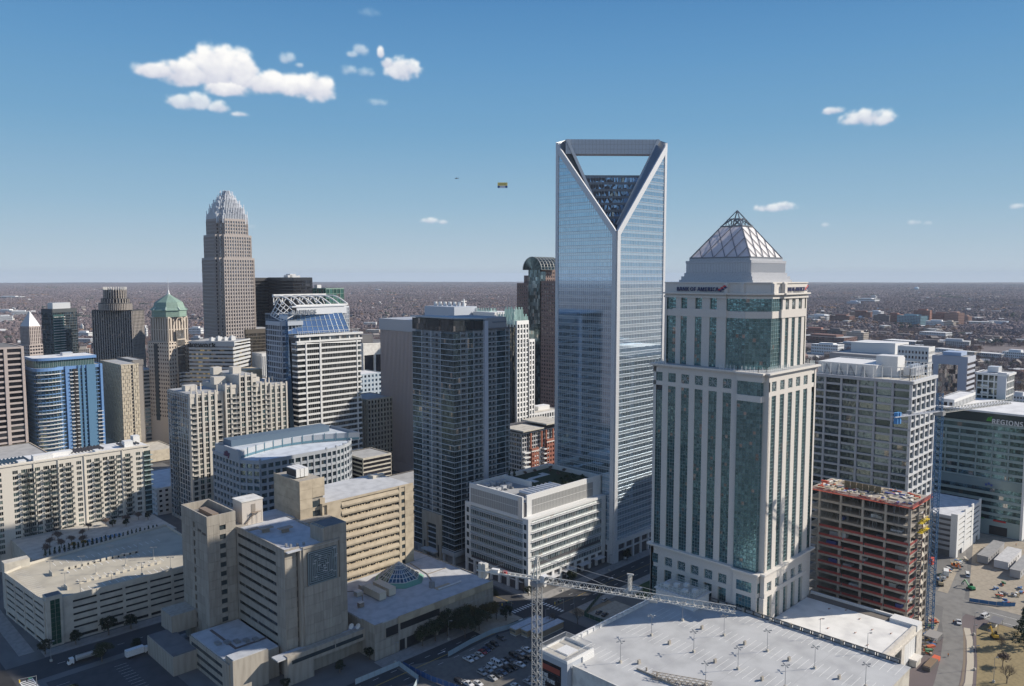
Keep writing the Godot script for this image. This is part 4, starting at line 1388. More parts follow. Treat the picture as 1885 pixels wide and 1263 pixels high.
	mast.tube(Vector3(420,141,-475),Vector3(420,147,-475),1.6,0.4)
	mast.bar(Vector3(417,145,-475),Vector3(423,145,-475),0.3)
	part("aerial",mast,M.white,t)
	dome_top_tower()
	t=block("low_white_block", "low white block with a flat grey roof between the white tower and the tallest tower", "building",rect(449,490,-470,-432),53,{"fh":4.4, "bw":3.0, "sp":1.0, "pr":0.9, "wall":M.white, "pal":tint(.06,.07,.08,.5), "roof":M.paleconc})
	bx("roof_box",t,472,486,52.5,56,-448,-441,M.white)
	brick_flats()
func truss_office()->void:
	var t:=thing("truss_crowned_office", "office tower with white bands, sloping blue glass and a white truss crown", "office building",Vector3(315,0,-525))
	var band:Material=M.white
	var X0:=287.2
	var X1:=340.4
	var Z0:=-541.0
	var Z1:=-504.8
	var body:=MB.new()
	body.box(X0+.5,X1-.5,0,121,Z0+.5,Z1-.5)
	part("core",body,M.core,t)
	var rw:=Wl.new(Vector3(X0,0,Z1),Vector3(X1,0,Z1))
	for j in 27:
		var y:=8.0+j*4.02
		var g:=MB.new()
		g.panes(rw,0.0,17.6,y,y+2.7,11,1,-0.25,tint(.055,.06,.062,.5))
		g.panes(rw,18.6,49.8,y,y+2.7,22,1,-0.25,tint(.055,.06,.062,.6))
		g.panes(rw,50.4,rw.L,y,y+2.7,2,1,-0.25,tint(.14,.16,.16,.3))
		var o:=part("window_band",g,M.g_dark,t)
		var m:=MB.new()
		m.cols(rw,y,y+2.7,18.6,1.42,23,0.22,-0.25,0.0)
		m.cols(rw,y,y+2.7,7.6,1.65,7,0.2,-0.25,0.0)
		part("mullion",m,mat(0.20,0.205,0.205,0.6),o,true)
		pb("floor_band",t,rw,-0.6,rw.L+0.6,y+2.7,y+4.02,-0.3,0.35,band)
	for u in [[6.0,7.0],[17.6,19.0],[49.6,50.4]]:
		pb("column",t,rw,u[0],u[1],4,117,-0.3,0.6,band)
	pb("cornice",t,rw,-1.2,rw.L+1.4,117.2,118.6,-1.0,1.0,band)
	pb("cornice",t,rw,-1.6,rw.L+1.8,121.4,122.8,-1.6,1.6,band)
	var tg:=MB.new()
	tg.panes(rw,0,rw.L,118.6,121.4,30,1,0,tint(.1,.12,.13,.4))
	part("top_window",tg,M.g_dark,t)
	for i in 7:pb("top_post",t,rw,1+i*8.4,1.8+i*8.4,118.6,121.4,0,0.5,band)
	var ra:=MB.new()
	for i in 30:ra.bar(rw.p(1+i*1.75,122.8,-0.5),rw.p(1+i*1.75,125.2,-0.5),0.08)
	ra.bar(rw.p(0,125.2,-.5),rw.p(rw.L,125.2,-.5),0.1)
	part("railing",ra,M.rail,t)
	var ew:=Wl.new(Vector3(X1,0,Z1),Vector3(X1,0,Z0))
	var eb:=MB.new()
	eb.rows(ew,0,ew.L,10.7,4.02,27,1.3,-0.3,0.35)
	part("end_band",eb,band,t,true)
	var lw:=Wl.new(Vector3(X0,0,Z0),Vector3(X0,0,Z1))
	var lg:=MB.new()
	lg.panes(lw,20,lw.L,6,118,12,28,0.05,tint(.05,.07,.09,.5))
	part("left_window",lg,M.g_teal,t,true)
	var lb:=MB.new()
	lb.rows(lw,28.5,lw.L,10.7,4.02,27,1.1,0,0.4)
	part("left_band",lb,band,t,true)
	var bl:=glass(0.75,0.04,0.04,0.1)
	var sg:=MB.new()
	var a:=[Vector3(286.6,122.8,-519),Vector3(336,122.8,-512),Vector3(334,137,-519),Vector3(290.5,137,-528)]
	for i in 12:
		for j in 3:
			sg.col=Color(0.26,0.40,0.58)*randf_range(.9,1.1)
			var q:=func(s:float,r:float)->Vector3:return a[0].lerp(a[1],s).lerp(a[3].lerp(a[2],s),r)
			sg.quad(q.call(i/12.0,j/3.0),q.call((i+1)/12.0,j/3.0),q.call((i+1)/12.0,(j+1)/3.0),q.call(i/12.0,(j+1)/3.0))
	for s in [[137.0,122.8],[122.8,100.0],[100.0,70.0],[70.0,40.0]]:
		var z1:=lerpf(-512.5,-519.5,clampf((s[0]-40)/97.0,0,1))
		var z0:=lerpf(-512.5,-519.5,clampf((s[1]-40)/97.0,0,1))
		sg.col=Color(0.20,0.33,0.50)
		sg.quad(Vector3(285.4,s[1],z0-1.5-(s[1]-40)*.075),Vector3(286.4,s[1],z0+2.2),Vector3(286.6,s[0],z1+2.2),Vector3(286.0,s[0],z1-1.5-(s[0]-40)*.075))
	part("blue_slope",sg,bl,t)
	var sm:=MB.new()
	for i in 13:sm.bar(a[0].lerp(a[1],i/12.0)+Vector3(-.1,.1,.1),a[3].lerp(a[2],i/12.0)+Vector3(-.1,.1,.1),.1)
	for j in 4:sm.bar(a[0].lerp(a[3],j/3.0)+Vector3(-.1,.1,.1),a[1].lerp(a[2],j/3.0)+Vector3(-.1,.1,.1),.1)
	part("slope_mullion",sm,M.palemullion,t)
	storeys(t,rect(283.5,300,-542,-520.5),0,132.1,{"fh":4.02, "bw":2.6, "sp":1.0, "pr":0.25, "wall":mat(0.42,0.46,0.52,0.5,null,1,0.2), "pal":tint(.09,.11,.14,.6), "glass":M.g_teal, "cap":3, "capd":0.8})
	storeys(t,rect(290.7,336,-558,-524),0,137,{"fh":4.02, "bw":2.4, "sp":0.8, "pr":0.2, "wall":mat(0.2,0.23,0.27,0.5,null,1,0.2), "pal":tint(.10,.14,.20,.5), "glass":M.g_teal, "cap":1})
	var sc:=MB.new()
	sc.box(296,339,136.6,142.6,-521,-520.4)
	sc.box(292,337,142.2,143.2,-524,-519.8)
	part("white_screen",sc,mat(0.62,0.64,0.67,0.5),t)
	write("sign_lettering", "BARINGS",Wl.new(Vector3(296,0,-520.3),Vector3(339,0,-520.3)),6.0,138.6,0.2,4.4,mat(.25,.27,.3,.6),t,true,1.1)
	var back:=Wl.new(Vector3(294,0,-552),Vector3(340,0,-552))
	var fr:=Wl.new(Vector3(296,0,-522),Vector3(341,0,-522))
	var bm:=MB.new()
	bm.bar(back.p(0,150.2),back.p(46,150.2),1.1)
	bm.bar(fr.p(0,143.4),fr.p(45,143.4),0.6)
	part("crown_beam",bm,M.white,t)
	for i in 7:
		var u:=0.6+i*7.4
		var mb:=MB.new()
		var prev:=back.p(u,149.8)
		for k in range(1,9):
			var s:=k/8.0
			var cur:=back.p(u,149.8).lerp(fr.p(u,143.5),s)+Vector3(0,sin(s*PI)*2.6,0)
			mb.bar(prev,cur,0.42)
			prev=cur
		part("arched_rib",mb,M.white,t)
		if i<6:
			var dg:=MB.new()
			dg.bar(back.p(u,143.2),back.p(u+3.7,149.6),0.3)
			dg.bar(back.p(u+7.4,143.2),back.p(u+3.7,149.6),0.3)
			dg.bar(back.p(u,143.2),back.p(u,149.6),0.35)
			part("brace",dg,M.white,t)
	var wing:=MB.new()
	for q in 6:wing.bar(Vector3(284,132.4,-520.6).lerp(Vector3(286,136,-541),q/5.0),Vector3(296,137.4,-521.2).lerp(Vector3(296,148,-546),q/5.0),.28)
	for q in 5:wing.bar(Vector3(284,132.4,-520.6).lerp(Vector3(296,137.4,-521.2),q/4.0),Vector3(286,136,-541).lerp(Vector3(296,148,-546),q/4.0),.22)
	part("lattice_wing",wing,M.white,t,true)
	storeys(t,rect(336.4,342,-545,-522),117,142,{"fh":3, "bw":1.6, "sp":0.3, "pr":0.3, "wall":mat(.66,.68,.72,.4), "pal":tint(.50,.54,.58,.1), "glass":M.g_fog, "cap":1})
func dome_top_tower()->void:
	var brown:=mat(0.235,0.165,0.15,0.75,M.grit,0.05)
	var pal:=[Color(.10,.10,.11),Color(.16,.15,.16),Color(.07,.07,.08),Color(.30,.29,.30)]
	var o:={"fh":3.9, "bw":3.4, "sp":1.9, "pr":1.4, "wall":brown, "pal":pal, "cap":2.5, "roof":M.roofdark, "glass":M.g_teal}
	var t:=block("arched_top_tower", "brown tower with a dark glass bay and rounded top, left of the tallest tower", "tower",rect(618.7,655,-610.7,-583.4),157.5,o)
	storeys(t,rect(622,655,-603,-583.6),157,166,o)
	storeys(t,rect(617,655,-583.4,-572),0,172,o)
	storeys(t,rect(614,640,-570,-548),0,160,o)
	var g:=MB.new()
	var f:=Wl.new(Vector3(613,0,-593),Vector3(613,0,-566))
	var pl:=tint(.055,.075,.08,.5)
	pl.append(Color(.16,.2,.2))
	g.panes(f,5,22,10,172,8,42,0,pl)
	g.panes(Wl.new(Vector3(622,0,-588),Vector3(613,0,-588)),0,9,10,170,4,42,0,pl)
	g.panes(Wl.new(Vector3(613,0,-571),Vector3(622,0,-571)),0,9,10,170,4,42,0,pl)
	part("bay_glass",g,M.g_dark,t,true)
	var v:=MB.new()
	var c:=Vector3(610,172,-579.5)
	for k in 6:
		for i in 14:
			var a0:=PI*i/14
			var a1:=PI*(i+1)/14
			var r:=13.6
			var x0:=c.x+k*5.0
			v.col=pl[randi()%pl.size()]
			v.quad(Vector3(x0,c.y+sin(a0)*r,c.z+cos(a0)*r),Vector3(x0+5,c.y+sin(a0)*r,c.z+cos(a0)*r),Vector3(x0+5,c.y+sin(a1)*r,c.z+cos(a1)*r),Vector3(x0,c.y+sin(a1)*r,c.z+cos(a1)*r))
			if k==0:
				v.tri(c,Vector3(x0,c.y+sin(a1)*r,c.z+cos(a1)*r),Vector3(x0,c.y+sin(a0)*r,c.z+cos(a0)*r))
	part("vault_glass",v,M.g_dark,t,true)
	var rb:=MB.new()
	for k in 7:
		for i in 14:
			var a0:=PI*i/14
			var a1:=PI*(i+1)/14
			rb.bar(Vector3(c.x+k*5,c.y+sin(a0)*13.7,c.z+cos(a0)*13.7),Vector3(c.x+k*5,c.y+sin(a1)*13.7,c.z+cos(a1)*13.7),0.3)
	for i in 15:
		var a:=PI*i/14
		rb.bar(Vector3(c.x,c.y+sin(a)*13.7,c.z+cos(a)*13.7),Vector3(c.x+30,c.y+sin(a)*13.7,c.z+cos(a)*13.7),0.16)
	part("vault_rib",rb,mat(0.22,0.24,0.24,0.5),t,true)
func brick_flats()->void:
	var brick:=mat(0.33,0.125,0.085,0.85,M.grit,0.2)
	var t:=thing("brick_flats", "red brick and grey flats with flat overhanging roofs, left of the tallest tower's foot", "apartment building",Vector3(415,0,-395))
	var grey:=mat(0.42,0.42,0.43,0.8)
	var c:=MB.new()
	c.box(402,440,0,52,-420,-392)
	part("core",c,M.core,t)
	var f:=Wl.new(Vector3(401.4,0,-390.5),Vector3(440,0,-390.5))
	var lf:=Wl.new(Vector3(401.4,0,-406),Vector3(401.4,0,-390.5))
	for s in [[8.2,15.6,38.5],[24.6,33.0,43.0]]:
		storeys(t,rect(401.4+s[0],401.4+s[1],-396,-389.2),0,s[2],{"fh":3.4, "bw":2.6, "sp":1.6, "pr":1.2, "wall":brick, "pal":tint(.06,.06,.07,.4), "cap":2.0, "base":14})
		pb("stone_band",t,f,s[0]-.4,s[1]+.4,s[2]-2.4,s[2]-1.6,0.5,1.8,M.trim)
	storeys(t,rect(401.4,440,-404,-391.5),0,50.5,{"fh":3.4, "bw":2.4, "sp":0.9, "pr":0.4, "wall":grey, "pal":tint(.09,.11,.12,.5), "cap":0.8, "sides":[0,1]})
	for j in 6:
		for i in 3:
			pb("balcony",t,f,1.0+i*10.4,6.8+i*10.4-(1.5 if i==1 else 0.0),18+j*3.5,18.9+j*3.5,-1.0,1.6,M.white)
	for s in [[7.4,16.6],[19,21],[24,25.4],[31.6,34]]:
		pb("brick_pier",t,f,s[0],s[0]+1.3,38,50,0.0,1.0,brick)
	var gr:=MB.new()
	gr.box(399,421,52.2,53.2,-408,-387.4)
	gr.box(422,444,54.6,55.6,-412,-386)
	part("flat_roof",gr,M.paleconc,t)
	for i in 6:
		pb("stone_column",t,f,16.6+i*1.9,17.2+i*1.9,11,20,1.2,1.9,mat(.58,.5,.38))
	pb("stone_beam",t,f,15.6,28.0,20,21.2,0.6,2.4,mat(.58,.5,.38))
	pb("stone_beam",t,f,0.0,8.0,17,18.2,0.6,2.4,mat(.58,.5,.38))
func dark_tower()->void:
	var X0:=284.0
	var X1:=328.0
	var Z0:=-367.0
	var Z1:=-330.0
	var t:=thing("dark_apartment_tower", "dark glass apartment tower with grey balconies and a pale vertical fin, centre", "apartment building",Vector3(306,0,-348))
	var wallm:=mat(0.27,0.29,0.32,0.8)
	var slab:=mat(0.38,0.42,0.46,0.7)
	var c:=MB.new()
	c.box(X0+1.4,X1-1.4,0,141,Z0+1.4,Z1-1.4)
	part("core",c,wallm,t)
	var lw:=Wl.new(Vector3(X0,0,Z0),Vector3(X0,0,Z1))
	var rw:=Wl.new(Vector3(X0,0,Z1),Vector3(X1,0,Z1))
	var FH:=3.2
	var N:=42
	var pal:=tint(.04,.06,.07,.5,8)
	for k in 2:
		var f:Wl=lw if k==0 else rw
		var gl:=[[0.0,8.3],[26.0,37.0]] if k==0 else [[0.0,5.0],[10.2,14.6],[33.0,40.5]]
		var bal:=[[8.6,17.1],[17.5,25.8]] if k==0 else [[5.2,10.0],[15.0,22.4],[25.8,32.8],[40.7,44.0]]
		for s in gl:
			var nu:=int((s[1]-s[0])/1.35)
			for j in N:
				var y:=5.0+j*FH
				if y>132.5:break
				var g:=MB.new()
				g.panes(f,s[0],s[1],y+0.4,y+FH,nu,1,0.0,pal,0.015)
				var o:=part("window",g,M.g_teal,t)
				if k==0 or s[0]<1.0:
					var m:=MB.new()
					m.cols(f,y+0.4,y+FH,s[0],(s[1]-s[0])/nu,nu+1,0.1,-0.05,0.08)
					m.wbox(f,s[0],s[1],y+1.2,y+1.3,-.05,0.07)
					part("mullion",m,M.mullion,o)
		var sl:=MB.new()
		sl.rows(f,-0.15,f.L+0.1,5.0,FH,N-2,0.42,-0.6,0.22)
		part("floor_edge",sl,slab,t,true)
		for s in bal:
			pb("back_wall",t,f,s[0],s[1],26 if k==0 else 5,134,-1.5,-1.1,wallm)
			for e in [s[0],s[1]]:
				pb("side_wall",t,f,e-.18,e+.18,26 if k==0 else 5,134,-1.2,0.15,slab)
			for j in N-2:
				var y:=5.0+j*FH
				if y<26 and k==0:continue
				var mid:float=lerpf(s[0],s[1],0.42)
				var mb:=MB.new()
				mb.wbox(f,mid-.9,mid+1.0,y+.42,y+2.7,-1.1,-1.03)
				mb.wbox(f,s[1]-1.6,s[1]-0.5,y+1.0,y+2.5,-1.1,-1.03)
				part("balcony_door",mb,M.glasssolid,t)
				var rl:=MB.new()
				rl.wbox(f,s[0]+.1,s[1]-.1,y+0.42,y+1.45,0.14,0.18)
				part("balcony_railing",rl,M.balglass,t)
	pb("pale_fin",t,rw,22.6,25.4,0,139.5,-1.0,1.2,mat(0.46,0.50,0.58,0.5,null,1,0.2))
	var cg:=MB.new()
	cg.panes(lw,0,37,134.4,141,26,2,0.0,tint(.05,.06,.065,.3))
	cg.panes(rw,0,22.4,134.4,140.4,16,2,0.0,tint(.05,.06,.065,.3))
	part("crown_window",cg,M.g_dark,t,true)
	for q in [[lw,14.0,25.0,136.5,140.5],[rw,10,15,135,139.6],[rw,15.6,22,135,139.4]]:
		pb("crown_louvre",t,q[0],q[1],q[2],q[3],q[4],0.02,0.2,M.black)
	var rf:=MB.new()
	rf.hexa([Vector3(X0-1,141.4,Z1+1),Vector3(308,140.4,Z1+1.4),Vector3(308,140.4,Z0),Vector3(X0-1,141.4,Z0-.6),Vector3(X0-1,142.2,Z1+1),Vector3(308,141.1,Z1+1.4),Vector3(308,141.1,Z0),Vector3(X0-1,142.2,Z0-.6)],true)
	part("sloping_roof",rf,slab,t)
	var low:=MB.new()
	low.box(308,X1,134,135,Z0,Z1)
	low.box(313,324,135,137.4,Z0+4,Z1-3)
	part("lower_roof",low,M.roofdark,t)
	bx("roof_canopy",t,315,326,138.2,138.5,-340,-331,mat(.06,.09,.16,.4))
	pb("portal",t,lw,8.3,12.6,0,27,-0.8,0.8,M.concrete)
	pb("portal",t,lw,21.2,26.0,0,27,-0.8,0.8,M.concrete)
	pb("portal",t,lw,12.6,21.2,20.5,27,-0.8,0.8,M.concrete)
	pb("portal_glass",t,lw,12.6,21.2,3,20.5,-1.3,-0.6,M.glasssolid)
	for s in [[10.0,11.4],[22.6,23.8]]:
		pb("slot_window",t,lw,s[0],s[1],2,9,0.7,0.86,M.black)
	pb("entrance_canopy",t,lw,11,23,4.4,5.2,0,4,slab)
	pb("base_ledge",t,lw,26.5,37.4,5.2,7.6,-0.5,0.9,slab)
	pb("base_ledge",t,rw,-0.4,9,5.2,7.6,-0.5,0.9,slab)
	for u in [27.5,36.2]:
		pb("pillar",t,lw,u-.6,u+.6,0,5.2,-0.6,0.6,slab)
func stepped_flats()->void:
	var t:=thing("stepped_apartment_towers", "cream stepped apartment block with teal windows and rows of balconies, left of centre", "apartment building",Vector3(243,0,-520))
	var cream:=mat(0.60,0.565,0.51,0.8,M.grit,0.08)
	var X0:=208.0
	var Z1:=-503.0
	var Z0:=-540.0
	var lw:=Wl.new(Vector3(X0,0,Z0),Vector3(X0,0,Z1))
	var rw:=Wl.new(Vector3(X0,0,Z1),Vector3(277,0,Z1))
	var FH:=3.45
	var mass:=[[208.0,226.5,-503.0,88.0],[226.5,231.8,-505.0,88.0],[231.8,241.0,-503.0,91.5],[241.0,254.0,-502.4,97.5],[254.0,263.0,-503.4,90.5],[263.0,277.0,-503.0,88.8]]
	var c:=MB.new()
	for m in mass:
		c.box(m[0]+.25,m[1]-.25,0,m[3]-0.4,Z0+.5,m[2]-.55)
	part("core",c,cream,t)
	var pal:=[Color(.16,.30,.30),Color(.14,.26,.27),Color(.035,.04,.045),Color(.05,.055,.06),Color(.20,.33,.33),Color(.08,.10,.10)]
	var wc:=[[5.0,7.6],[9.2,11.8],[13.6,16.2],[24.6,27.2],[34.2,37.2],[38.8,41.8],[50.0,52.4],[57.0,59.6],[61.2,63.8],[65.4,68.0]]
	var bc:=[[0.6,3.9],[18.6,22.2],[28.0,31.4],[31.8,33.8],[43.0,46.0],[46.6,49.4],[53.0,56.0]]
	var front:=func(u:float)->Array:
		for m in mass:
			if X0+u<=m[1]:return m
		return mass[-1]
	for s in wc:
		var m:Array=front.call((s[0]+s[1])/2)
		var f:=Wl.new(Vector3(X0,0,m[2]),Vector3(278,0,m[2]))
		var n:=int((m[3]-4)/FH)
		for j in n:
			var y:=3.0+j*FH
			var g:=MB.new()
			g.panes(f,s[0],s[1],y+.6,y+3.1,2,1,-0.4,[pal[randi()%6]],0.01)
			var o:=part("window",g,M.g_teal,t)
			var k:=MB.new()
			k.wbox(f,(s[0]+s[1])/2-.06,(s[0]+s[1])/2+.06,y+.6,y+3.1,-.42,-.3)
			k.wbox(f,s[0],s[1],y-0.15,y+.6,-.5,-.12)
			part("sill",k,cream,o)
		for u in [s[0]-.55,s[1]+.55]:
			pb("pier",t,f,u-.55,u+.55,0,m[3]+(1.3 if true else 0.0),-0.6,0.35,cream)
		pb("parapet",t,f,s[0],s[1],m[3]-1.2,m[3]-.1,-0.6,0.05,cream)
	for s in bc:
		var m:Array=front.call((s[0]+s[1])/2)
		var f:=Wl.new(Vector3(X0,0,m[2]-0.6),Vector3(278,0,m[2]-0.6))
		var n:=int((m[3]-6)/FH)
		for j in n:
			var y:=3.0+j*FH
			pb("balcony_door",t,f,s[0]+.4,s[1]-.5,y+.2,y+2.7,0.0,0.12,M.glasssolid)
			var b:=MB.new()
			b.wbox(f,s[0],s[1],y-.25,y+.05,0.1,1.7)
			b.wbox(f,s[0],s[1],y+.85,y+1.0,1.58,1.7)
			for q in 5:b.wbox(f,lerpf(s[0],s[1]-.08,q/4.0),lerpf(s[0],s[1]-.08,q/4.0)+.1,y,y+.9,1.58,1.68)
			part("balcony",b,M.trim,t)
		pb("parapet",t,f,s[0],s[1],m[3]-2.2,m[3],-0.6,0.4,cream)
	var fl:=MB.new()
	fl.panes(lw,0,lw.L-3.5,2,86,10,24,-0.1,[Color(.14,.19,.22),Color(.10,.14,.17),Color(.2,.25,.28),Color(.06,.08,.1)],0.02)
	part("flank_window",fl,M.g_teal,t,true)
	var fm:=MB.new()
	fm.rows(lw,0,lw.L,2,FH,25,0.4,-0.2,0.15)
	fm.cols(lw,0,87.5,0.4,4.0,10,0.5,-0.2,0.2)
	part("flank_frame",fm,mat(.42,.43,.44,.7),t,true)
	for j in 23:
		pb("flank_balcony",t,lw,8,15,5.2+j*FH,6.2+j*FH,0.1,1.5,mat(.16,.19,.21,.5))
	pb("corner_post",t,lw,lw.L-3.2,lw.L,0,88.4,-0.5,0.2,cream)
	for m in mass:
		bx("roof",t,m[0]+.3,m[1]-.3,m[3]-.4,m[3]-.1,Z0+.6,m[2]-1.0,M.roofgrey)
	for s in [[212,220,-520,91.5],[230,238,-516,96],[243,249,-515,102],[258,264,-518,93],[236,242,-530,101]]:
		bx("roof_house",t,s[0],s[1],s[3]-5,s[3],s[2]-6,s[2],cream)
	for i in 12:
		var q:=MB.new()
		var p:=Vector3(209+i*5.8,88,-504-(i%3)*6)
		q.bar(p,p+Vector3(0,5,0),0.35)
		part("roof_post",q,cream,t)
func curved_office()->void:
	var t:=thing("curved_office", "low pale office with a curved blue-grey roof screen and square windows", "office building",Vector3(250,0,-430))
	var pale:=mat(0.40,0.43,0.47,0.8,M.grit,0.08)
	var pts:=P2([210,-475.7,210,-440,217,-428,262,-428])
	for i in range(1,8):
		var a:=PI/2*i/7.0
		pts.append(Vector2(262+34*sin(a),-462+34*cos(a)))
	pts.append(Vector2(296,-478))
	storeys(t,pts,0,55.5,{"fh":4.5, "bw":4.6, "sp":1.7, "pr":0.95, "pd":0.5, "wall":pale, "pal":[Color(.08,.11,.13),Color(.05,.07,.08),Color(.16,.22,.24),Color(.10,.15,.17)], "div":2, "cap":2.2, "roof":mat(.55,.60,.66,.9,M.patch,.03), "glass":M.g_teal})
	for k in pts.size():
		var p:Vector2=pts[k]
		bx("parapet_post",t,p.x-.5,p.x+.5,55,56.6,p.y-.5,p.y+.5,pale)
	var arc:=[]
	for i in 13:
		var s:=i/12.0
		arc.append(Vector2(lerpf(210.4,294,s),-441.5-13.5*sin(s*PI)+3.0*s))
	var q:=[]
	for p in arc:q.append(p)
	q.append(Vector2(294,-474))
	q.append(Vector2(210.4,-474))
	var mb:=MB.new()
	mb.poly(q,55,60.4,false)
	part("curved_screen",mb,mat(.46,.49,.53,.8,M.grit,.08),t)
	var rf:=MB.new()
	rf.cap(shift_poly(q,-1.0),58.6)
	part("upper_roof",rf,mat(.5,.55,.6,.9,M.patch,.03),t)
	var tp:=MB.new()
	for i in arc.size()-1:
		var w:=Wl.new(Vector3(arc[i].x,0,arc[i].y),Vector3(arc[i+1].x,0,arc[i+1].y))
		tp.wbox(w,0.4,w.L-.4,55.6,57.0,0.0,0.2)
		tp.wbox(w,0,0.5,55.5,61,0.0,0.3)
	part("screen_window",tp,mat(.10,.20,.26,.3),t,true)
	var bk:=MB.new()
	bk.box(216,286,58.4,62.6,-474,-463)
	part("roof_plant",bk,mat(.09,.14,.20,.6),t)
	write("sign_lettering", "ally",Wl.new(Vector3(210,0,-475.7),Vector3(210,0,-440)),20,56.6,0.6,4.4,mat(.10,.04,.10,.6),t)
	var sg:=Wl.new(Vector3(210,0,-475.7),Vector3(210,0,-440))
	pb("sign_wall",t,sg,16,35.6,55,61,-1,0.3,pale)
func long_flats()->void:
	var t:=thing("long_apartment_block", "long white apartment block with fifteen floors of balconies and rooftop solar panels, left", "apartment building",Vector3(135,0,-512))
	var cream:=mat(0.66,0.62,0.55,0.8,M.grit,0.1)
	var X0:=86.0
	var X1:=181.2
	var Z1:=-502.0
	var c:=MB.new()
	c.box(X0,X1,0,58.6,-526,Z1-.5)
	part("core",c,cream,t)
	var f:=Wl.new(Vector3(X0,0,Z1),Vector3(X1,0,Z1))
	var FH:=3.15
	var wins:=[22.0,33.0,45.0,54.5,60.0,69.0,76.5,88.0,14.0]
	var bals:=[26.5,37.5,41.3,49.0,64.5,72.8,82.0,29.6,10.0]
	var holes:=[]
	for u in wins:holes.append([u-1.3,u+1.3,0])
	for u in bals:holes.append([u-1.5,u+1.5,1])
	holes.sort_custom(func(a,b):return a[0]<b[0])
	var hs:=holes.map(func(h):return [h[0],h[1]])
	var wall:=MB.new()
	wall.wbox(f,0,f.L,0,9,-.5,0)
	for j in 15:
		var y:=9.0+j*FH
		pierced(wall,f,0,91.2,y+.75,y+2.75,hs,-.5,0)
		wall.wbox(f,0,91.2,y+2.75,y+FH+.75 if j<14 else 59.8,-.5,0.003)
	wall.wbox(f,0,91.2,9,9.75,-.5,0.003)
	wall.wbox(f,0,f.L,58.6,59.4,-.6,0.5)
	part("wall",wall,cream,t)
	for p in [[31,31.6],[43.4,44],[57.2,57.8],[78.5,79.1]]:
		pb("wall_offset",t,f,p[0],p[1],4,59,0,0.5,cream)
	var pal:=[Color(.14,.19,.18),Color(.05,.06,.06),Color(.10,.15,.14),Color(.20,.26,.25),Color(.03,.035,.035)]
	var rail:=mat(.10,.11,.11,.6)
	for j in 15:
		var y:=9.0+j*FH
		for h in holes:
			var g:=MB.new()
			if h[2]==0:
				g.panes(f,h[0],h[1],y+.75,y+2.75,3,1,-.3,[pal[randi()%5]],0.01)
			else:
				g.panes(f,h[0],h[1],y+.75,y+2.75,2,1,-.4,[pal[randi()%5]],0.01)
			var o:=part("window",g,M.g_teal,t)
			var m:=MB.new()
			m.wbox(f,h[0]+.8,h[0]+.9,y+.75,y+2.75,-.3,-.18)
			m.wbox(f,h[1]-.9,h[1]-.8,y+.75,y+2.75,-.3,-.18)
			part("frame",m,M.offwhite,o)
			if h[2]==1:
				var b:=MB.new()
				b.wbox(f,h[0]-.7,h[1]+.7,y-.1,y+.12,0,1.6)
				b.wbox(f,h[0]-.7,h[1]+.7,y+1.05,y+1.15,1.5,1.6)
				for q in 9:b.wbox(f,lerpf(h[0]-.7,h[1]+.62,q/8.0),lerpf(h[0]-.7,h[1]+.62,q/8.0)+.07,y+.1,y+1.1,1.5,1.58)
				b.wbox(f,h[0]-.7,h[0]-.62,y+.4,y+1.1,0,1.5)
				b.wbox(f,h[1]+.62,h[1]+.7,y+.4,y+1.1,0,1.5)
				part("balcony",b,rail,t)
		var e:=MB.new()
		e.panes(f,91.2,f.L,y+.2,y+2.9,4,1,.5,[pal[0],pal[2],pal[3]],0.01)
		part("end_window",e,M.g_teal,t)
		pb("end_balcony",t,f,91.0,f.L+1.0,y-.15,y+.2,-.5,1.8,mat(.30,.36,.36,.6))
	pb("plinth",t,f,91.2,f.L,0,6,-1,-.2,M.black)
	var rf:=MB.new()
	rf.cap(rect(X0,X1,-526,Z1-.5),58.75)
	part("roof",rf,M.roofwhite,t)
	for s in [[92,100,-512,62.4],[118,128,-510,62],[128,140,-516,61],[168,173,-512,62.5],[110,114,-508,60.6],[150,153,-508,60.4],[176,180,-520,63.5]]:
		bx("roof_house",t,s[0],s[1],58.7,s[3],s[2],s[2]+5,M.white)
	for grp in [[100,116,-520,-506],[139,158,-522,-509],[167,178,-520,-508],[86,95,-508,-503]]:
		var x:float=grp[0]
		while x<grp[1]:
			var pnl:=MB.new()
			pnl.hexa([Vector3(x,59.2,grp[3]),Vector3(x+.9,60.1,grp[3]),Vector3(x+.9,60.1,grp[2]),Vector3(x,59.2,grp[2]),Vector3(x,59.3,grp[3]),Vector3(x+.9,60.2,grp[3]),Vector3(x+.9,60.2,grp[2]),Vector3(x,59.3,grp[2])],true)
			part("solar_panel",pnl,M.panel,t)
			x+=1.9
	var te:=MB.new()
	te.box(104,178,0,17.5,-501,-456.2)
	part("terrace_podium",te,M.paleconc,t)
func toned(m:StandardMaterial3D)->StandardMaterial3D:
	if not made.has(m):
		made[m]=[]
		for k in [.88,.96,1.0,1.06]:
			var q:StandardMaterial3D=m.duplicate()
			var c:=m.albedo_color.srgb_to_linear()
			q.albedo_color=lin(c.r*k,c.g*k,c.b*k)
			made[m].append(q)
	return made[m][randi()%4]
func panelled(t:Node3D,w:Wl,u0:float,u1:float,y0:float,y1:float,nu:int,nv:int,d:float,m:Material,skip:Array=[])->void:
	for j in nv:
		for i in nu:
			var a:=lerpf(u0,u1,float(i)/nu)+0.04
			var b:=lerpf(u0,u1,float(i+1)/nu)-0.04
			var e:=lerpf(y0,y1,float(j)/nv)+0.04
			var f:=lerpf(y0,y1,float(j+1)/nv)-0.04
			var ok:=true
			for s in skip:
				if b>s[0] and a<s[1] and f>s[2] and e<s[3]:
					ok=false
			if ok:
				pb("concrete_panel",t,w,a,b,e,f,d-0.3,d+randf_range(-0.008,0.012),toned(m))
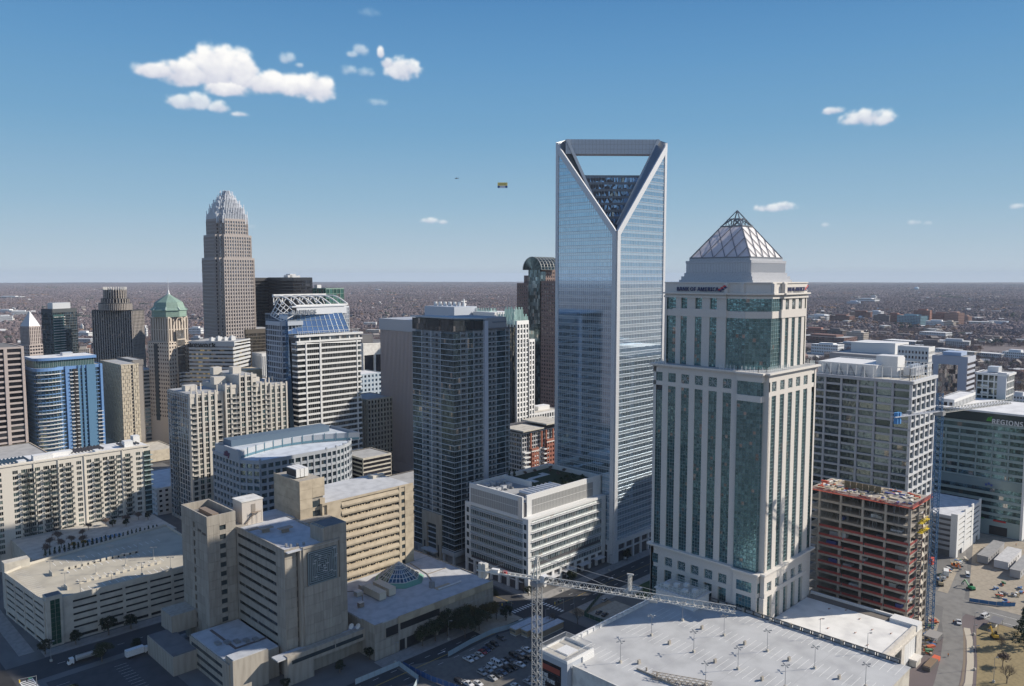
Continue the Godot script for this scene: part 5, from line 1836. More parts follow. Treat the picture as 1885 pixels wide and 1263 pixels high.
func concrete_offices()->void:
	var cm:=M.concrete as Material
	var cm2:=mat(0.47,0.40,0.30,0.9,M.stain,0.04)
	var t:=thing("concrete_office_block", "brown concrete office block of strip windows with a square grille, lower left of centre", "office building",Vector3(153,0,-284))
	var c:=MB.new()
	c.box(153.6,159.2,0,53,-345,-284.2)
	c.box(159,177.3,0,53,-326,-281.6)
	c.box(140.5,153,0,57.5,-353,-326.6)
	c.box(170,181,0,59.5,-292,-282)
	c.box(153.6,196,0,51.5,-345,-316)
	c.box(182.8,195,50,69,-346,-322.5)
	part("core",c,cm,t)
	var f:=Wl.new(Vector3(153.1,0,-326),Vector3(153.1,0,-283.4))
	for j in 10:
		var y:=11.0+j*4.33
		var g:=MB.new()
		g.panes(f,1.2,35.2,y,y+1.55,22,1,-.35,tint(.035,.04,.042,.6),0.02)
		part("strip_window",g,M.g_dark,t)
		pb("spandrel",t,f,1.2,35.2,y+1.55,y+4.33,-.6,0.0,cm)
	pb("end_wall",t,f,0,1.2,8,54.2,-.6,0.003,cm)
	panelled(t,f,35.2,f.L,8,54.2,2,11,0.0,cm)
	var r1:=Wl.new(Vector3(153.1,0,-283.4),Vector3(158.4,0,-283.4))
	panelled(t,r1,0,r1.L,8,54.2,1,11,0.0,cm)
	var sl:=Wl.new(Vector3(158.4,0,-284.2),Vector3(160.2,0,-284.2))
	for j in 10:pb("slot_window",t,sl,0.2,1.6,11+j*4.33,13.6+j*4.33,-.2,0.05,M.black)
	var bl:=Wl.new(Vector3(160.2,0,-285),Vector3(160.2,0,-281.1))
	panelled(t,bl,0,bl.L,8,53.6,1,11,0.0,cm)
	var bw:=Wl.new(Vector3(160.2,0,-281.1),Vector3(177.8,0,-281.1))
	panelled(t,bw,0,bw.L,8,53.6,4,11,0.0,cm,[[2.0,15.9,37.0,51.2]])
	var be:=Wl.new(Vector3(177.8,0,-281.1),Vector3(177.8,0,-326))
	panelled(t,be,0,be.L,8,53.6,8,11,0.0,cm)
	pb("grille_back",t,bw,2.0,15.9,37.0,51.2,-.5,-.3,M.glasssolid)
	var gm:=mat(0.26,0.32,0.34,0.3,null,1,0.3)
	for k in 8:
		var e:=k*0.85
		var mb:=MB.new()
		for s in [[2.1+e,2.55+e,37.1+e,51.1-e],[15.35-e,15.8-e,37.1+e,51.1-e]]:
			mb.wbox(bw,s[0],s[1],s[2],s[3],-.3,0.12-k*.02)
		for s in [[37.1+e,37.5+e],[50.7-e,51.1-e]]:
			mb.wbox(bw,2.1+e,15.8-e,s[0],s[1],-.3,0.1-k*.02)
		part("grille_frame",mb,gm,t)
	for k in 34:
		var u:=randf_range(2.6,15.2)
		var y:=randf_range(37.6,50.6)
		if k%2:pb("grille_panel",t,bw,u,u+1.2,y,y+.3,-.2,.14,M.alu)
		else:pb("grille_panel",t,bw,u,u+.35,y,y+1.0,-.2,.14,gm)
	var tl:=Wl.new(Vector3(140,0,-353),Vector3(140,0,-326))
	var tr:=Wl.new(Vector3(140,0,-326),Vector3(153,0,-326))
	var tw:=[]
	var tq:=[]
	for j in 12:
		tw.append([12.6,14.2,8.0+j*4.15,10.6+j*4.15])
		tq.append([5.8,8.2,8.4+j*4.15,10.6+j*4.15])
	panelled(t,tl,0,12.5,0,61,3,15,0.0,cm)
	panelled(t,tl,14.3,tl.L,0,61,3,15,0.0,cm)
	panelled(t,tr,0,5.6,0,61,2,15,0.0,cm)
	panelled(t,tr,8.4,tr.L,0,61,1,15,0.0,cm)
	for k in [[tl,tw,12.54,14.26],[tr,tq,5.64,8.36]]:
		var y:=0.0
		for h in k[1]:
			pb("window_wall",t,k[0],k[2],k[3],y,h[2],-.3,0.0,cm)
			pb("square_window",t,k[0],k[2],k[3],h[2],h[3],-.6,-.5,M.glasssolid)
			y=h[3]
		pb("window_wall",t,k[0],k[2],k[3],y,61,-.3,0.0,cm)
	pb("top_slot",t,tl,17.5,21,53.2,54.2,-.1,.05,M.black)
	pb("top_slot",t,tl,22,25.6,52.6,53.6,-.1,.05,M.black)
	for s in [[140,140.7,-353,-326],[152.3,153,-353,-326],[140.7,152.3,-353,-352.3],[140.7,152.3,-326.7,-326.02]]:
		bx("tower_parapet",t,s[0],s[1],57.4,61.2,s[2],s[3],cm)
	bx("tower_roof",t,140.7,152.3,57.3,57.7,-352.3,-326.7,M.roofdark)
	bx("roof_duct",t,146,149,57.7,59.4,-348,-334,mat(.22,.17,.13,.8))
	var cw:=Wl.new(Vector3(171,0,-281.6),Vector3(181.4,0,-281.6))
	panelled(t,cw,6.6,cw.L,8,60,1,12,-0.2,cm)
	panelled(t,cw,0,6.6,53.6,60,2,2,-0.2,cm)
	panelled(t,Wl.new(Vector3(171,0,-292),Vector3(171,0,-281.6)),0,10.2,53.6,60,2,2,0.0,cm)
	panelled(t,Wl.new(Vector3(181.4,0,-281.8),Vector3(181.4,0,-292)),0,10.2,8,60,2,12,0.0,cm)
	bx("lift_roof",t,171.2,181.2,59.4,59.8,-291.8,-281.9,M.roofdark)
	var rf:=MB.new()
	rf.box(153.5,177.5,52.9,53.3,-326,-281.5)
	rf.box(153.5,196,51.2,51.8,-345,-326.2)
	part("roof",rf,mat(.50,.51,.53,.9,M.patch,.05),t)
	for s in [[153.1,153.6,-326,-283.4],[153.6,159.8,-284,-283.4],[160.2,177.8,-281.7,-281.1],[177.2,177.8,-316,-281.8]]:
		bx("roof_edge",t,s[0],s[1],53.2,54.0,s[2],s[3],cm)
	bx("roof_house",t,158,168,52,63,-339,-330,mat(.58,.53,.48,.85,M.grit,.1))
	bx("roof_house_lid",t,157.7,168.3,63,63.4,-339.3,-329.7,M.offwhite)
	var wf:=Wl.new(Vector3(158,0,-330),Vector3(168,0,-330))
	pb("door",t,wf,4.4,6.4,57.8,61.4,0,.12,mat(.25,.22,.19,.7))
	var stp:=MB.new()
	for i in 9:
		stp.wbox(wf,1.2+i*.5,1.75+i*.5,53.2+i*.5,53.4+i*.5,.2,1.4)
	stp.wbox(wf,4.2,8.6,57.5,57.7,.1,1.4)
	for u in [4.3,6.4,8.5]:stp.wbox(wf,u,u+.1,53,58.8,1.3,1.4)
	part("roof_stair",stp,mat(.30,.24,.19,.7),t)
	for s in [[160,53.2,-312,1],[166,53.2,-306,1]]:
		bx("roof_table",t,s[0]-3,s[0]+3,55,55.5,s[2]-1.5,s[2]+1.5,mat(.34,.27,.22,.8))
		bx("roof_table_leg",t,s[0]-1.5,s[0]+1.5,53.3,55,s[2]-.7,s[2]+.7,mat(.3,.25,.2,.8))
	bx("roof_channel",t,153.8,160,53.3,54,-320,-318,mat(.34,.27,.22,.8))
	for s in [[158,-287],[160.6,-286.2],[163,-285.4],[157,-289],[175,-284],[172.6,-283.8]]:
		bx("roof_vent",t,s[0]-.4,s[0]+.4,53.3,54.6,s[1]-.4,s[1]+.4,M.steel)
	var sb:=Wl.new(Vector3(182.4,0,-346),Vector3(182.4,0,-322))
	var sr:=Wl.new(Vector3(182.4,0,-322),Vector3(195.6,0,-322))
	panelled(t,sb,0,sb.L,50,69.6,2,4,0.1,cm2)
	panelled(t,sr,0,sr.L,15,69.6,2,12,0.1,cm2,[[6.7,13.0,50,59.5]])
	for j in 2:pb("square_window",t,sr,6.7,10.6,51.2+j*4.6,54.2+j*4.6,-.3,-.1,M.glasssolid)
	pb("window_wall",t,sr,10.6,13.2,50,59.4,-.3,.1,cm2)
	pb("window_wall",t,sr,6.6,10.6,54.2,55.8,-.3,.1,cm2)
	for i in 3:
		var u:=thing("cooling_unit", "white cooling unit with black fan side on the tan stair box, %s"%ORD[i], "air conditioner",Vector3(186+i*2.2,69.6,-334), "cooling units on the stair box")
		bx("casing",u,184.9+i*2.2,186.8+i*2.2,69.6,73.6,-338,-329,M.white)
		bx("fan_side",u,184.6+i*2.2,184.9+i*2.2,70,73.2,-337.6,-329.4,M.black)
	var tf:=Wl.new(Vector3(150,0,-277.4),Vector3(188,0,-277.4))
	pb("terrace_band",t,tf,0,38,7.2,12.2,-3,0,cm)
	pb("terrace_strip_window",t,tf,2,22,8.6,10.2,-.2,.06,M.glasssolid)
	pb("terrace_strip_window",t,tf,22.5,36,8.6,10.2,-.2,.06,M.glasssolid)
	pb("terrace_wall",t,tf,0,12,0,7.2,-3,-.1,cm)
	pb("terrace_wall",t,tf,12,38,0,7.2,-9,-5,cm)
	bx("terrace_roof",t,146,188,11.4,11.9,-283,-277.8,mat(.45,.47,.5,.9,M.patch,.05))
	bx("front_block",t,130.5,152,0,12.2,-325,-288,cm)
	bx("front_roof",t,131,152,12.2,12.6,-324.5,-288.4,mat(.47,.49,.52,.9,M.patch,.05))
	var ff:=Wl.new(Vector3(130.5,0,-325),Vector3(130.5,0,-288))
	for j in 3:pb("strip_window",t,ff,2,31,1.6+j*3.6,3.0+j*3.6,-.1,.06,M.glasssolid)
	bx("front_corner",t,131,146,0,14.4,-292,-285.4,cm)
	bx("corner_roof",t,131.4,145.6,14.4,14.7,-291.6,-285.8,mat(.45,.47,.5,.9,M.patch,.05))
	bx("low_wing",t,120.6,131,0,8.2,-346,-318,cm)
	bx("low_wing_roof",t,121,131,8.2,8.5,-345.6,-318.4,M.roofdark)
	bx("low_wing_upper",t,129,140,8,16,-352,-340,cm)
	for i in 5:bx("roof_duct",t,134+i*3.2,136+i*3.2,12.6,13.6,-309+i*2,-306+i*2,M.steel)
	bx("roof_trench",t,138,139,12.6,12.9,-322,-298,mat(.14,.11,.10,.9))
	bx("roof_trench",t,139,152,12.6,12.9,-299,-298,mat(.14,.11,.10,.9))
	for s in [[181.6,14.2,-279.8],[184.6,13.4,-279.2]]:
		var d:=thing("satellite_dish", "white satellite dish on the terrace at the concrete block's right corner, %s"%("upper one" if s[1]>14 else "lower one"), "satellite dish",Vector3(s[0],12,s[2]))
		var mb:=MB.new()
		for i in 12:
			var a:=TAU*i/12
			var b:=TAU*(i+1)/12
			mb.tri(Vector3(s[0],s[1]-.2,s[2]-.3),Vector3(s[0]+cos(a)*1.3,s[1]+sin(a)*1.3,s[2]+.1),Vector3(s[0]+cos(b)*1.3,s[1]+sin(b)*1.3,s[2]+.1))
		part("bowl",mb,M.white,d)
		bx("mast",d,s[0]-.1,s[0]+.1,11.9,s[1],s[2]-.5,s[2]-.3,M.steel)
	concrete_second(cm,cm2)
func concrete_second(cm:Material,cm2:Material)->void:
	var t:=thing("tan_office_slab", "sunlit tan concrete slab of strip windows rising behind the brown concrete block", "office building",Vector3(220,15,-335))
	var c:=MB.new()
	c.box(193.4,246.6,0,56.2,-352,-320.8)
	part("core",c,cm2,t)
	var f:=Wl.new(Vector3(193,0,-320),Vector3(247,0,-320))
	pb("end_wall",t,f,2.6,10.5,15,57,-.7,0.0,cm2)
	for j in 10:
		var y:=15.6+j*4.0
		var g:=MB.new()
		g.panes(f,10.5,44.6,y,y+1.5,26,1,-.8,tint(.04,.04,.04,.6),0.02)
		var o:=part("strip_window",g,M.g_dark,t)
		var m:=MB.new()
		m.cols(f,y,y+1.5,10.5,1.31,27,.1,-.8,-.7)
		part("mullion",m,M.black,o,true)
		var s:=MB.new()
		var y2:=y+1.5
		var y3:=minf(y+4.0,57)
		s.quad(f.p(10.5,y2+.9,.45),f.p(44.6,y2+.9,.45),f.p(44.6,y3,0.0),f.p(10.5,y3,0.0))
		s.quad(f.p(10.5,y2,.2),f.p(44.6,y2,.2),f.p(44.6,y2+.9,.45),f.p(10.5,y2+.9,.45))
		s.quad(f.p(10.5,y2,-.8),f.p(44.6,y2,-.8),f.p(44.6,y2,.2),f.p(10.5,y2,.2))
		s.quad(f.p(44.6,y2,.2),f.p(44.6,y2,-.8),f.p(44.6,y3,-.8),f.p(44.6,y3,0.0))
		s.quad(f.p(10.5,y3,0),f.p(44.6,y3,0),f.p(44.6,y3,-.8),f.p(10.5,y3,-.8))
		part("spandrel",s,cm2,t)
		pb("corner_window",t,f,46.2,48.4,y+.1,y+2.2,-.5,-.3,M.glasssolid)
		pb("corner_spandrel",t,f,46.1,48.5,y+2.2,y+4.1,-.6,-.05,cm2)
	pb("post",t,f,44.7,46.1,15,57,-.7,.3,cm2)
	panelled(t,f,48.5,54,15,57,1,10,0.1,cm2)
	var lf:=Wl.new(Vector3(193,0,-352),Vector3(193,0,-320))
	panelled(t,lf,0,lf.L,40,57,5,4,0.0,cm2)
	bx("roof",t,193.6,246.4,56.2,56.6,-351.6,-320.6,mat(.52,.53,.54,.9,M.patch,.04))
	bx("roof_edge",t,193,247,56.2,57.2,-320.6,-319.95,cm2)
	for s in [[240,246,58,-346,-344],[238,240,58.2,-348,-343]]:
		bx("roof_plant",t,s[0],s[1],56.6,s[2],s[3],s[4],M.paleconc)
	var p:=thing("concrete_podium", "low concrete podium with a large pale flat roof right of the concrete block", "building",Vector3(220,0,-295))
	bx("podium_body",p,187,257,0,15.0,-320,-270.6,cm)
	bx("podium_tail",p,247.2,257,0,15.1,-350,-320.2,cm)
	bx("podium_roof",p,187.4,256.6,15.0,15.4,-319.6,-270.9,mat(.50,.51,.525,.9,M.patch,.05))
	bx("tail_roof",p,247.6,256.6,15.1,15.45,-349.6,-320.1,mat(.50,.51,.525,.9,M.patch,.05))
	var w:=Wl.new(Vector3(187,0,-270),Vector3(257,0,-270))
	panelled(p,w,0,12.5,0,15.9,3,4,0.0,cm,[[6.4,12.4,8.6,12.2]])
	pb("slot_window",p,w,6.2,12.5,8.4,12.4,-.5,-.2,M.black)
	panelled(p,w,12.5,70,12.6,15.9,14,1,0.0,cm2)
	pb("long_slot",p,w,14,36,9.4,12.2,-.5,-.1,M.black)
	pb("lower_wall",p,w,12.5,70,5.0,9.4,-.5,-.05,cm)
	pb("recess",p,w,13.5,60,.2,5.0,-.5,-.12,M.black)
	for i in 6:pb("recess_post",p,w,16+i*9,17+i*9,0,5.0,-.4,0.0,cm)
	var we:=Wl.new(Vector3(257,0,-270),Vector3(257,0,-350))
	panelled(p,we,0,we.L,0,15.9,12,3,0.0,cm)
	var wl:=Wl.new(Vector3(187,0,-280),Vector3(187,0,-270))
	panelled(p,wl,0,10,0,15.9,2,4,0.0,cm)
	var jt:=MB.new()
	for s in [[196,-312,205,-306],[205,-306,196,-292],[205,-306,222,-300],[240,-300,252,-300],[236,-292,240,-300],[240,-300,243,-318]]:
		jt.bar(Vector3(s[0],15.5,s[1]),Vector3(s[2],15.5,s[3]),.22)
	part("roof_joint",jt,mat(.25,.22,.19,.9),p)
	var ln:=thing("glass_roof_lantern", "eight-sided glass pyramid with a green skirt on the concrete podium's roof", "skylight",Vector3(226,15.4,-305))
	var top:=Vector3(226,24.6,-305)
	var gm:=MB.new()
	var sk:=MB.new()
	var fr:=MB.new()
	for i in 8:
		var a:=TAU*(i+.5)/8
		var b:=TAU*(i+1.5)/8
		var A:=Vector3(226+cos(a)*10.4,17.3,-305+sin(a)*10.4)
		var B:=Vector3(226+cos(b)*10.4,17.3,-305+sin(b)*10.4)
		var A0:=Vector3(226+cos(a)*12.8,15.5,-305+sin(a)*12.8)
		var B0:=Vector3(226+cos(b)*12.8,15.5,-305+sin(b)*12.8)
		sk.quad(B0,A0,A,B)
		for j in 5:
			var s0:=j/5.0
			var s1:=(j+1)/5.0
			for k in 4:
				gm.col=Color(.10,.15,.17)*randf_range(.6,1.5)
				var p0:=B.lerp(A,k/4.0).lerp(top,s0)
				var p1:=B.lerp(A,(k+1)/4.0).lerp(top,s0)
				var p2:=B.lerp(A,(k+1)/4.0).lerp(top,s1)
				var p3:=B.lerp(A,k/4.0).lerp(top,s1)
				gm.quad(p0,p1,p2,p3)
			fr.bar(A.lerp(top,s0),B.lerp(top,s0),.14)
		for k in 4:fr.bar(A.lerp(B,k/4.0),top,.16,.05)
	part("glass_pane",gm,M.g_teal,ln,true)
	part("skirt",sk,mat(.13,.29,.22,.6),ln)
	part("frame",fr,M.trim,ln,true)
	for s in [[203.5,207.2,-302.5,-289.5, "left"],[209.6,213.4,-303.5,-290.5, "right"]]:
		var u:=thing("rooftop_air_handler", "long beige air handler on the podium roof, %s of the pair"%s[4], "air conditioner",Vector3(s[0],15.4,s[2]), "air handlers on the podium")
		bx("casing",u,s[0],s[1],16.0,19.2,s[2],s[3],mat(.60,.53,.42,.7))
		bx("lid",u,s[0]-.15,s[1]+.15,19.2,19.4,s[2]-.15,s[3]+.15,mat(.60,.53,.42,.7))
		bx("base",u,s[0]+.2,s[1]-.2,15.42,16.0,s[2]+.3,s[3]-.3,M.steel)
	for s in [[199,202,-304,-301, "square"],[205,208,-309,-306.5, "second square"],[193,195.4,-292,-290, "brown"]]:
		var u:=thing("roof_box_unit", "small %s plant box on the podium roof near the lantern"%s[4], "air conditioner",Vector3(s[0],15.4,s[2]))
		bx("casing",u,s[0],s[1],15.6,17.6,s[2],s[3],mat(.56,.5,.42,.7) if s[4]!= "brown" else mat(.25,.2,.16,.8))
		bx("lid",u,s[0]-.1,s[1]+.1,17.6,17.75,s[2]-.1,s[3]+.1,M.trim)
	var pl:=thing("roof_pipe_rack", "flat pipe rack with a white rail on the podium roof's right end", "pipe rack",Vector3(236,15.4,-285))
	bx("rail",pl,231,245,15.9,16.3,-280.8,-280.2,M.white)
	bx("tray",pl,231,240,15.42,15.7,-284,-281,mat(.45,.36,.25,.8))
	bx("pump",pl,230,232,15.42,18.4,-286.5,-284.5,M.steel)
func pole_lamp(t:Node3D,p:Vector3,h:float,arms:int,block_h:=0.9)->void:
	bx("concrete_foot",t,p.x-.45,p.x+.45,p.y,p.y+block_h,p.z-.45,p.z+.45,M.paleconc)
	var b:=MB.new()
	b.tube(p+Vector3(0,block_h,0),p+Vector3(0,h,0),.11,.07,6)
	part("pole",b,M.steel,t)
	var hd:=MB.new()
	for i in arms:
		var a:=TAU*i/arms+.6
		var e:=Vector3(cos(a),0,sin(a))
		hd.bar(p+Vector3(0,h,0),p+Vector3(0,h,0)+e*1.0,.06)
		hd.bar(p+Vector3(0,h,0)+e*.8,p+Vector3(0,h,0)+e*1.7,.17)
	part("lamp_head",hd,M.steel,t)
func lamp_at(p:Vector3,h:float,arms:int,label:String,grp:String)->void:
	if lamp0==null:
		lamp0={}
	var key:= "%.1f_%d"%[h,arms]
	if not lamp0.has(key):
		var t:=thing("lamp_post",label, "street lamp",p,grp)
		pole_lamp(t,p,h,arms)
		lamp0[key]=t
		return
	var c:Node3D=lamp0[key].duplicate()
	c.name=numbered("lamp_post",self)
	c.position=p
	add_child(c,true)
	tag(c,label, "street lamp",grp)
var lamp0=null
func left_car_park()->void:
	var pts:=P2([86.8,-436,91,-383.4,170,-381.4,172,-456,97,-442])
	var cm:=M.paleconc as Material
	var t:=thing("left_car_park", "beige multi-storey car park with an empty roof deck, lower left corner", "car park",Vector3(120,0,-410))
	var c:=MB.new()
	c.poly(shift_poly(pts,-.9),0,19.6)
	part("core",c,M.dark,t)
	var dk:=MB.new()
	dk.poly(shift_poly(pts,-.35),19.6,20.0)
	part("roof_deck",dk,mat(.47,.43,.345,.9,M.patch,.02),t)
	var ws:=pwalls(pts)
	for k in 2:
		var f:Wl=ws[k]
		var n:=4 if k==0 else 6
		var du:=(f.L-(3.0 if k==0 else 12.0))/n
		var o:=1.5 if k==0 else 10.5
		for j in 6:
			var y:=3.2+j*3.05
			for i in n:
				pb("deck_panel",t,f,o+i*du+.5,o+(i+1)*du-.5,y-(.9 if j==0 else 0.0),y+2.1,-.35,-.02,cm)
		for i in n+1:
			pb("pier",t,f,o+i*du-.6,o+i*du+.6,0,21.2,-.5,.12,cm)
		pb("base_wall",t,f,0,f.L,0,.9,-.4,.0,cm)
		pb("top_rail",t,f,0,f.L,20.4,21.3,-.34,-.01,cm)
		if k==1:pb("pier",t,f,6.2,10.6,0,21.2,-.5,.06,cm)
	for k in range(2,5):
		pb("rear_wall",t,ws[k],0,ws[k].L,0,21.2,-.35,0,cm)
	bx("stair_tower",t,91.2,97.6,0,23.2,-387.5,-382.2,cm)
	var sw:=Wl.new(Vector3(91.2,0,-382.2),Vector3(97.6,0,-382.2))
	for j in 10:
		for i in 2:
			pb("stair_window",t,sw,1.6+i*1.95,3.4+i*1.95,1.0+j*2.05,2.95+j*2.05,.0,.14,mat(.03,.10,.07,.1,null,1,.4),.01)
	bx("stair_lid",t,91.6,97.2,23.0,23.3,-387,-382.6,M.roofdark)
	bx("rear_stair",t,88,99,0,24,-446,-440.5,cm)
	for s in [[104,143.5,-421.6],[104,148,-397.8]]:
		var n:=12
		for i in n:
			var x:float=lerpf(s[0]+5,s[1],float(i)/n)
			bx("ramp_wall",t,x,x+2.0,20.0,21.5,s[2]-.15,s[2]+.15,cm)
			if s[2]<-410:bx("ramp_opening",t,x+2.05,x+3.2,20.02,20.9,s[2]-.1,s[2]+.1,M.black)
		bx("ramp_end",t,s[0]-1.2,s[0]-.9,20,21.8,s[2]-1.0,s[2]+4.6,cm)
	var ln:=MB.new()
	for r in [[-434,108,160,5.0],[-418.5,110,150,5.0],[-402.4,110,150,5.0],[-389.4,108,150,5.0]]:
		var x:float=r[1]
		while x<r[2]:
			ln.quad(Vector3(x,20.012,r[0]+r[3]/2),Vector3(x+.22,20.012,r[0]+r[3]/2),Vector3(x+.22,20.012,r[0]-r[3]/2),Vector3(x,20.012,r[0]-r[3]/2))
			x+=3.0
	var z:=-436.0
	while z<-392:
		ln.quad(Vector3(90.6,20.012,z+.14),Vector3(96,20.012,z+.14),Vector3(96,20.012,z),Vector3(90.6,20.012,z))
		z+=2.8
	part("parking_line",ln,M.paint,t,true)
	var k:=0
	for p in [[116.1,-418.4],[103.1,-421.3],[103.7,-399.8],[118.9,-405.5],[132.9,-406.8],[134.1,-388.3],[118.9,-383.6],[105.5,-383.7],[146.8,-385.6],[146.4,-406.1],[144.3,-422.8],[131.4,-424.4]]:
		lamp_at(Vector3(p[0],20.0,p[1]),6.2,2, "dark lamp post on the left car park's roof deck", "lamp posts on the left car park")
func right_car_park()->void:
	var X0:=216.0
	var X1:=306.8
	var Z0:=-198.0
	var Z1:=-94.0
	var Y:=18.0
	var t:=thing("right_car_park", "car park with a large empty grey roof deck of painted bays, bottom right", "car park",Vector3(260,0,-148))
	var c:=MB.new()
	c.box(X0+.5,X1-.5,0,Y-.3,Z0+.5,Z1-.5)
	part("core",c,M.paleconc,t)
	var dk:=MB.new()
	dk.box(X0+.2,X1-.2,Y-.3,Y,Z0+.2,Z1-.2)
	part("roof_deck",dk,mat(.47,.475,.475,.9,M.patch,.02),t)
	var jt:=MB.new()
	for x in [236,257,278,299]:jt.quad(Vector3(x,Y+.006,Z1),Vector3(x+.12,Y+.006,Z1),Vector3(x+.12,Y+.006,Z0),Vector3(x,Y+.006,Z0))
	for z in [-180,-160,-140,-120,-106]:jt.quad(Vector3(X0,Y+.007,z+.1),Vector3(X1,Y+.007,z+.1),Vector3(X1,Y+.007,z),Vector3(X0,Y+.007,z))
	part("deck_joint",jt,mat(.33,.33,.34,.9),t)
	var ln:=MB.new()
	for r in [[301.5,10.4],[280.5,10.4],[259,10.4],[233,8.0]]:
		var z:=Z0+8
		while z<Z1:
			ln.quad(Vector3(r[0]-r[1]/2,Y+.012,z+.15),Vector3(r[0]+r[1]/2,Y+.012,z+.15),Vector3(r[0]+r[1]/2,Y+.012,z),Vector3(r[0]-r[1]/2,Y+.012,z))
			z+=2.75
	part("parking_line",ln,mat(.70,.70,.67,.8),t,true)
	var bk:=Wl.new(Vector3(X1,0,Z0),Vector3(230,0,Z0))
	var n:=16
	var du:=(bk.L-14)/n
	for i in n:
		pb("rail_panel",t,bk,14+i*du+.35,14+(i+1)*du-.7,Y,Y+1.3,-.28,0.0,M.white)
		pb("rail_post",t,bk,14+(i+1)*du-.6,14+(i+1)*du+.25,Y-.2,Y+1.7,-.5,.1,M.whitemetal)
	pb("rail_cap",t,bk,12,bk.L,Y+1.7,Y+2.0,-.45,.1,M.whitemetal)
	var rr:=Wl.new(Vector3(X1,0,Z1-4),Vector3(X1,0,Z0+14))
	n=20
	du=rr.L/n
	var dg:=mat(.14,.145,.15,.6)
	for i in n:
		var mb:=MB.new()
		mb.wbox(rr,i*du+.1,(i+1)*du-.1,Y+1.45,Y+1.75,-.4,0)
		mb.wbox(rr,i*du+.1,(i+1)*du-.1,Y,Y+.25,-.4,0)
		mb.wbox(rr,i*du-.18,i*du+.3,Y,Y+1.6,-.45,.02)
		part("rail_frame",mb,dg,t)
		pb("rail_panel",t,rr,i*du+.7,(i+1)*du-.5,Y+.3,Y+1.35,-.2,-.08,M.louvre)
	for s in [0.5,0.25,0.75]:pb("rail_block",t,rr,rr.L*s,rr.L*s+1.0,Y,Y+1.9,-.9,.02,M.concrete)
	var hut:=thing("stair_hut", "white stair hut with a fenced rooftop of plant at the car park's back corner", "stair hut",Vector3(298,Y,-190))
	bx("walls",hut,291.5,303.6,Y,Y+5.0,-198.6,-178.5,M.white)
	bx("eaves",hut,290.8,304.6,Y+5.0,Y+5.5,-199.2,-177.8,M.whitemetal)
	bx("roof",hut,292,303.2,Y+5.5,Y+5.8,-198,-179,M.paleconc)
	for s in [[Vector3(291.6,0,-198.4),Vector3(291.6,0,-178.8)],[Vector3(291.6,0,-178.8),Vector3(303.4,0,-178.8)],[Vector3(303.4,0,-178.8),Vector3(303.4,0,-198.4)]]:
		var f:=Wl.new(s[0],s[1])
		var mb:=MB.new()
		mb.cols(f,Y+5.6,Y+8.2,.1,f.L/9.0-.02,10,.14,-.1,.05)
		mb.rows(f,0,f.L,Y+5.9,1.1,3,.1,-.06,.02)
		part("roof_fence",mb,M.rail,hut)
		var g:=MB.new()
		g.quad(f.p(.1,Y+5.9,-.03),f.p(f.L-.1,Y+5.9,-.03),f.p(f.L-.1,Y+8,-.03),f.p(.1,Y+8,-.03))
		part("mesh_screen",g,M.clear,hut)
	for i in 5:
		var u:=thing("hut_plant", "white plant unit inside the fence on the stair hut roof, %s"%ORD[i], "air conditioner",Vector3(294+(i%3)*3.2,Y+5.8,-196+i*3.2), "plant on the stair hut")
		var x:=293.6+(i%3)*3.2
		var z:=-196.0+i*3.2
		bx("casing",u,x,x+2.1,Y+5.85,Y+7.2,z,z+2.2,M.white)
		bx("pipe",u,x+2.1,x+3.0,Y+6.0,Y+6.3,z+.6,z+1.0,M.trim)
	var st:=thing("corner_stair_tower", "white stair tower with a railed roof and lettered dark window wall, bottom centre", "stair tower",Vector3(221,0,-191))
	bx("shaft",st,213.4,228.6,0,20.2,-198.4,-184.2,mat(.46,.49,.54,.8,M.grit,.1))
	for s in [[213.2,228.8,-198.6,-197.9],[213.2,228.8,-184.7,-184.0],[213.2,213.9,-197.9,-184.7],[228.1,228.8,-197.9,-184.7]]:
		bx("parapet",st,s[0],s[1],20.2,21.2,s[2],s[3],M.white)
	bx("tower_roof",st,213.9,228.1,20.2,20.4,-197.9,-184.7,M.paleconc)
	bx("roof_box",st,218,224,20.4,20.9,-194,-188,M.white)
	for s in [[Vector3(213.5,0,-198.2),Vector3(213.5,0,-184.4)],[Vector3(213.5,0,-184.4),Vector3(228.5,0,-184.4)],[Vector3(228.5,0,-184.4),Vector3(228.5,0,-198.2)],[Vector3(228.5,0,-198.2),Vector3(213.5,0,-198.2)]]:
		var f:=Wl.new(s[0],s[1])
		for i in 5:
			var mb:=MB.new()
			mb.cols(f,21.2,23.4,i*f.L/5+.1,f.L/25.0,5,.1,-.1,.0)
			mb.wbox(f,i*f.L/5,(i+1)*f.L/5,23.3,23.45,-.12,.02)
			mb.wbox(f,i*f.L/5,(i+1)*f.L/5,21.3,21.4,-.12,.02)
			part("railing",mb,M.rail,st)
	bx("door",st,228.6,228.72,18,20.4,-190.4,-188.2,M.white)
	bx("inner_wall",st,222,228.8,18,20.19,-184.2,-183.8,M.white)
	var f:=Wl.new(Vector3(213.4,0,-198.4),Vector3(213.4,0,-184.2))
	for j in 8:
		for i in 5:
			pb("window_pane",st,f,1.0+i*2.05,2.95+i*2.05,1.6+j*2.05,3.55+j*2.05,.0,.12,mat(.035,.03,.035,.15,null,1,.2),.006)
	var bw:=mat(.62,.62,.62,.7)
	var k:=0
	for s in ["THE", "FUTURE", "IS", "WHAT", "WE", "MAKE IT"]:
		write("banner_lettering",s,f,1.2+s.length()*.62,12.4-k*1.75,.2,2.0,bw,st,true,.9)
		k+=1
	pb("banner_band",st,f,1.2,10.6,14.4,16.6,.13,.17,mat(.30,.06,.04,.6))
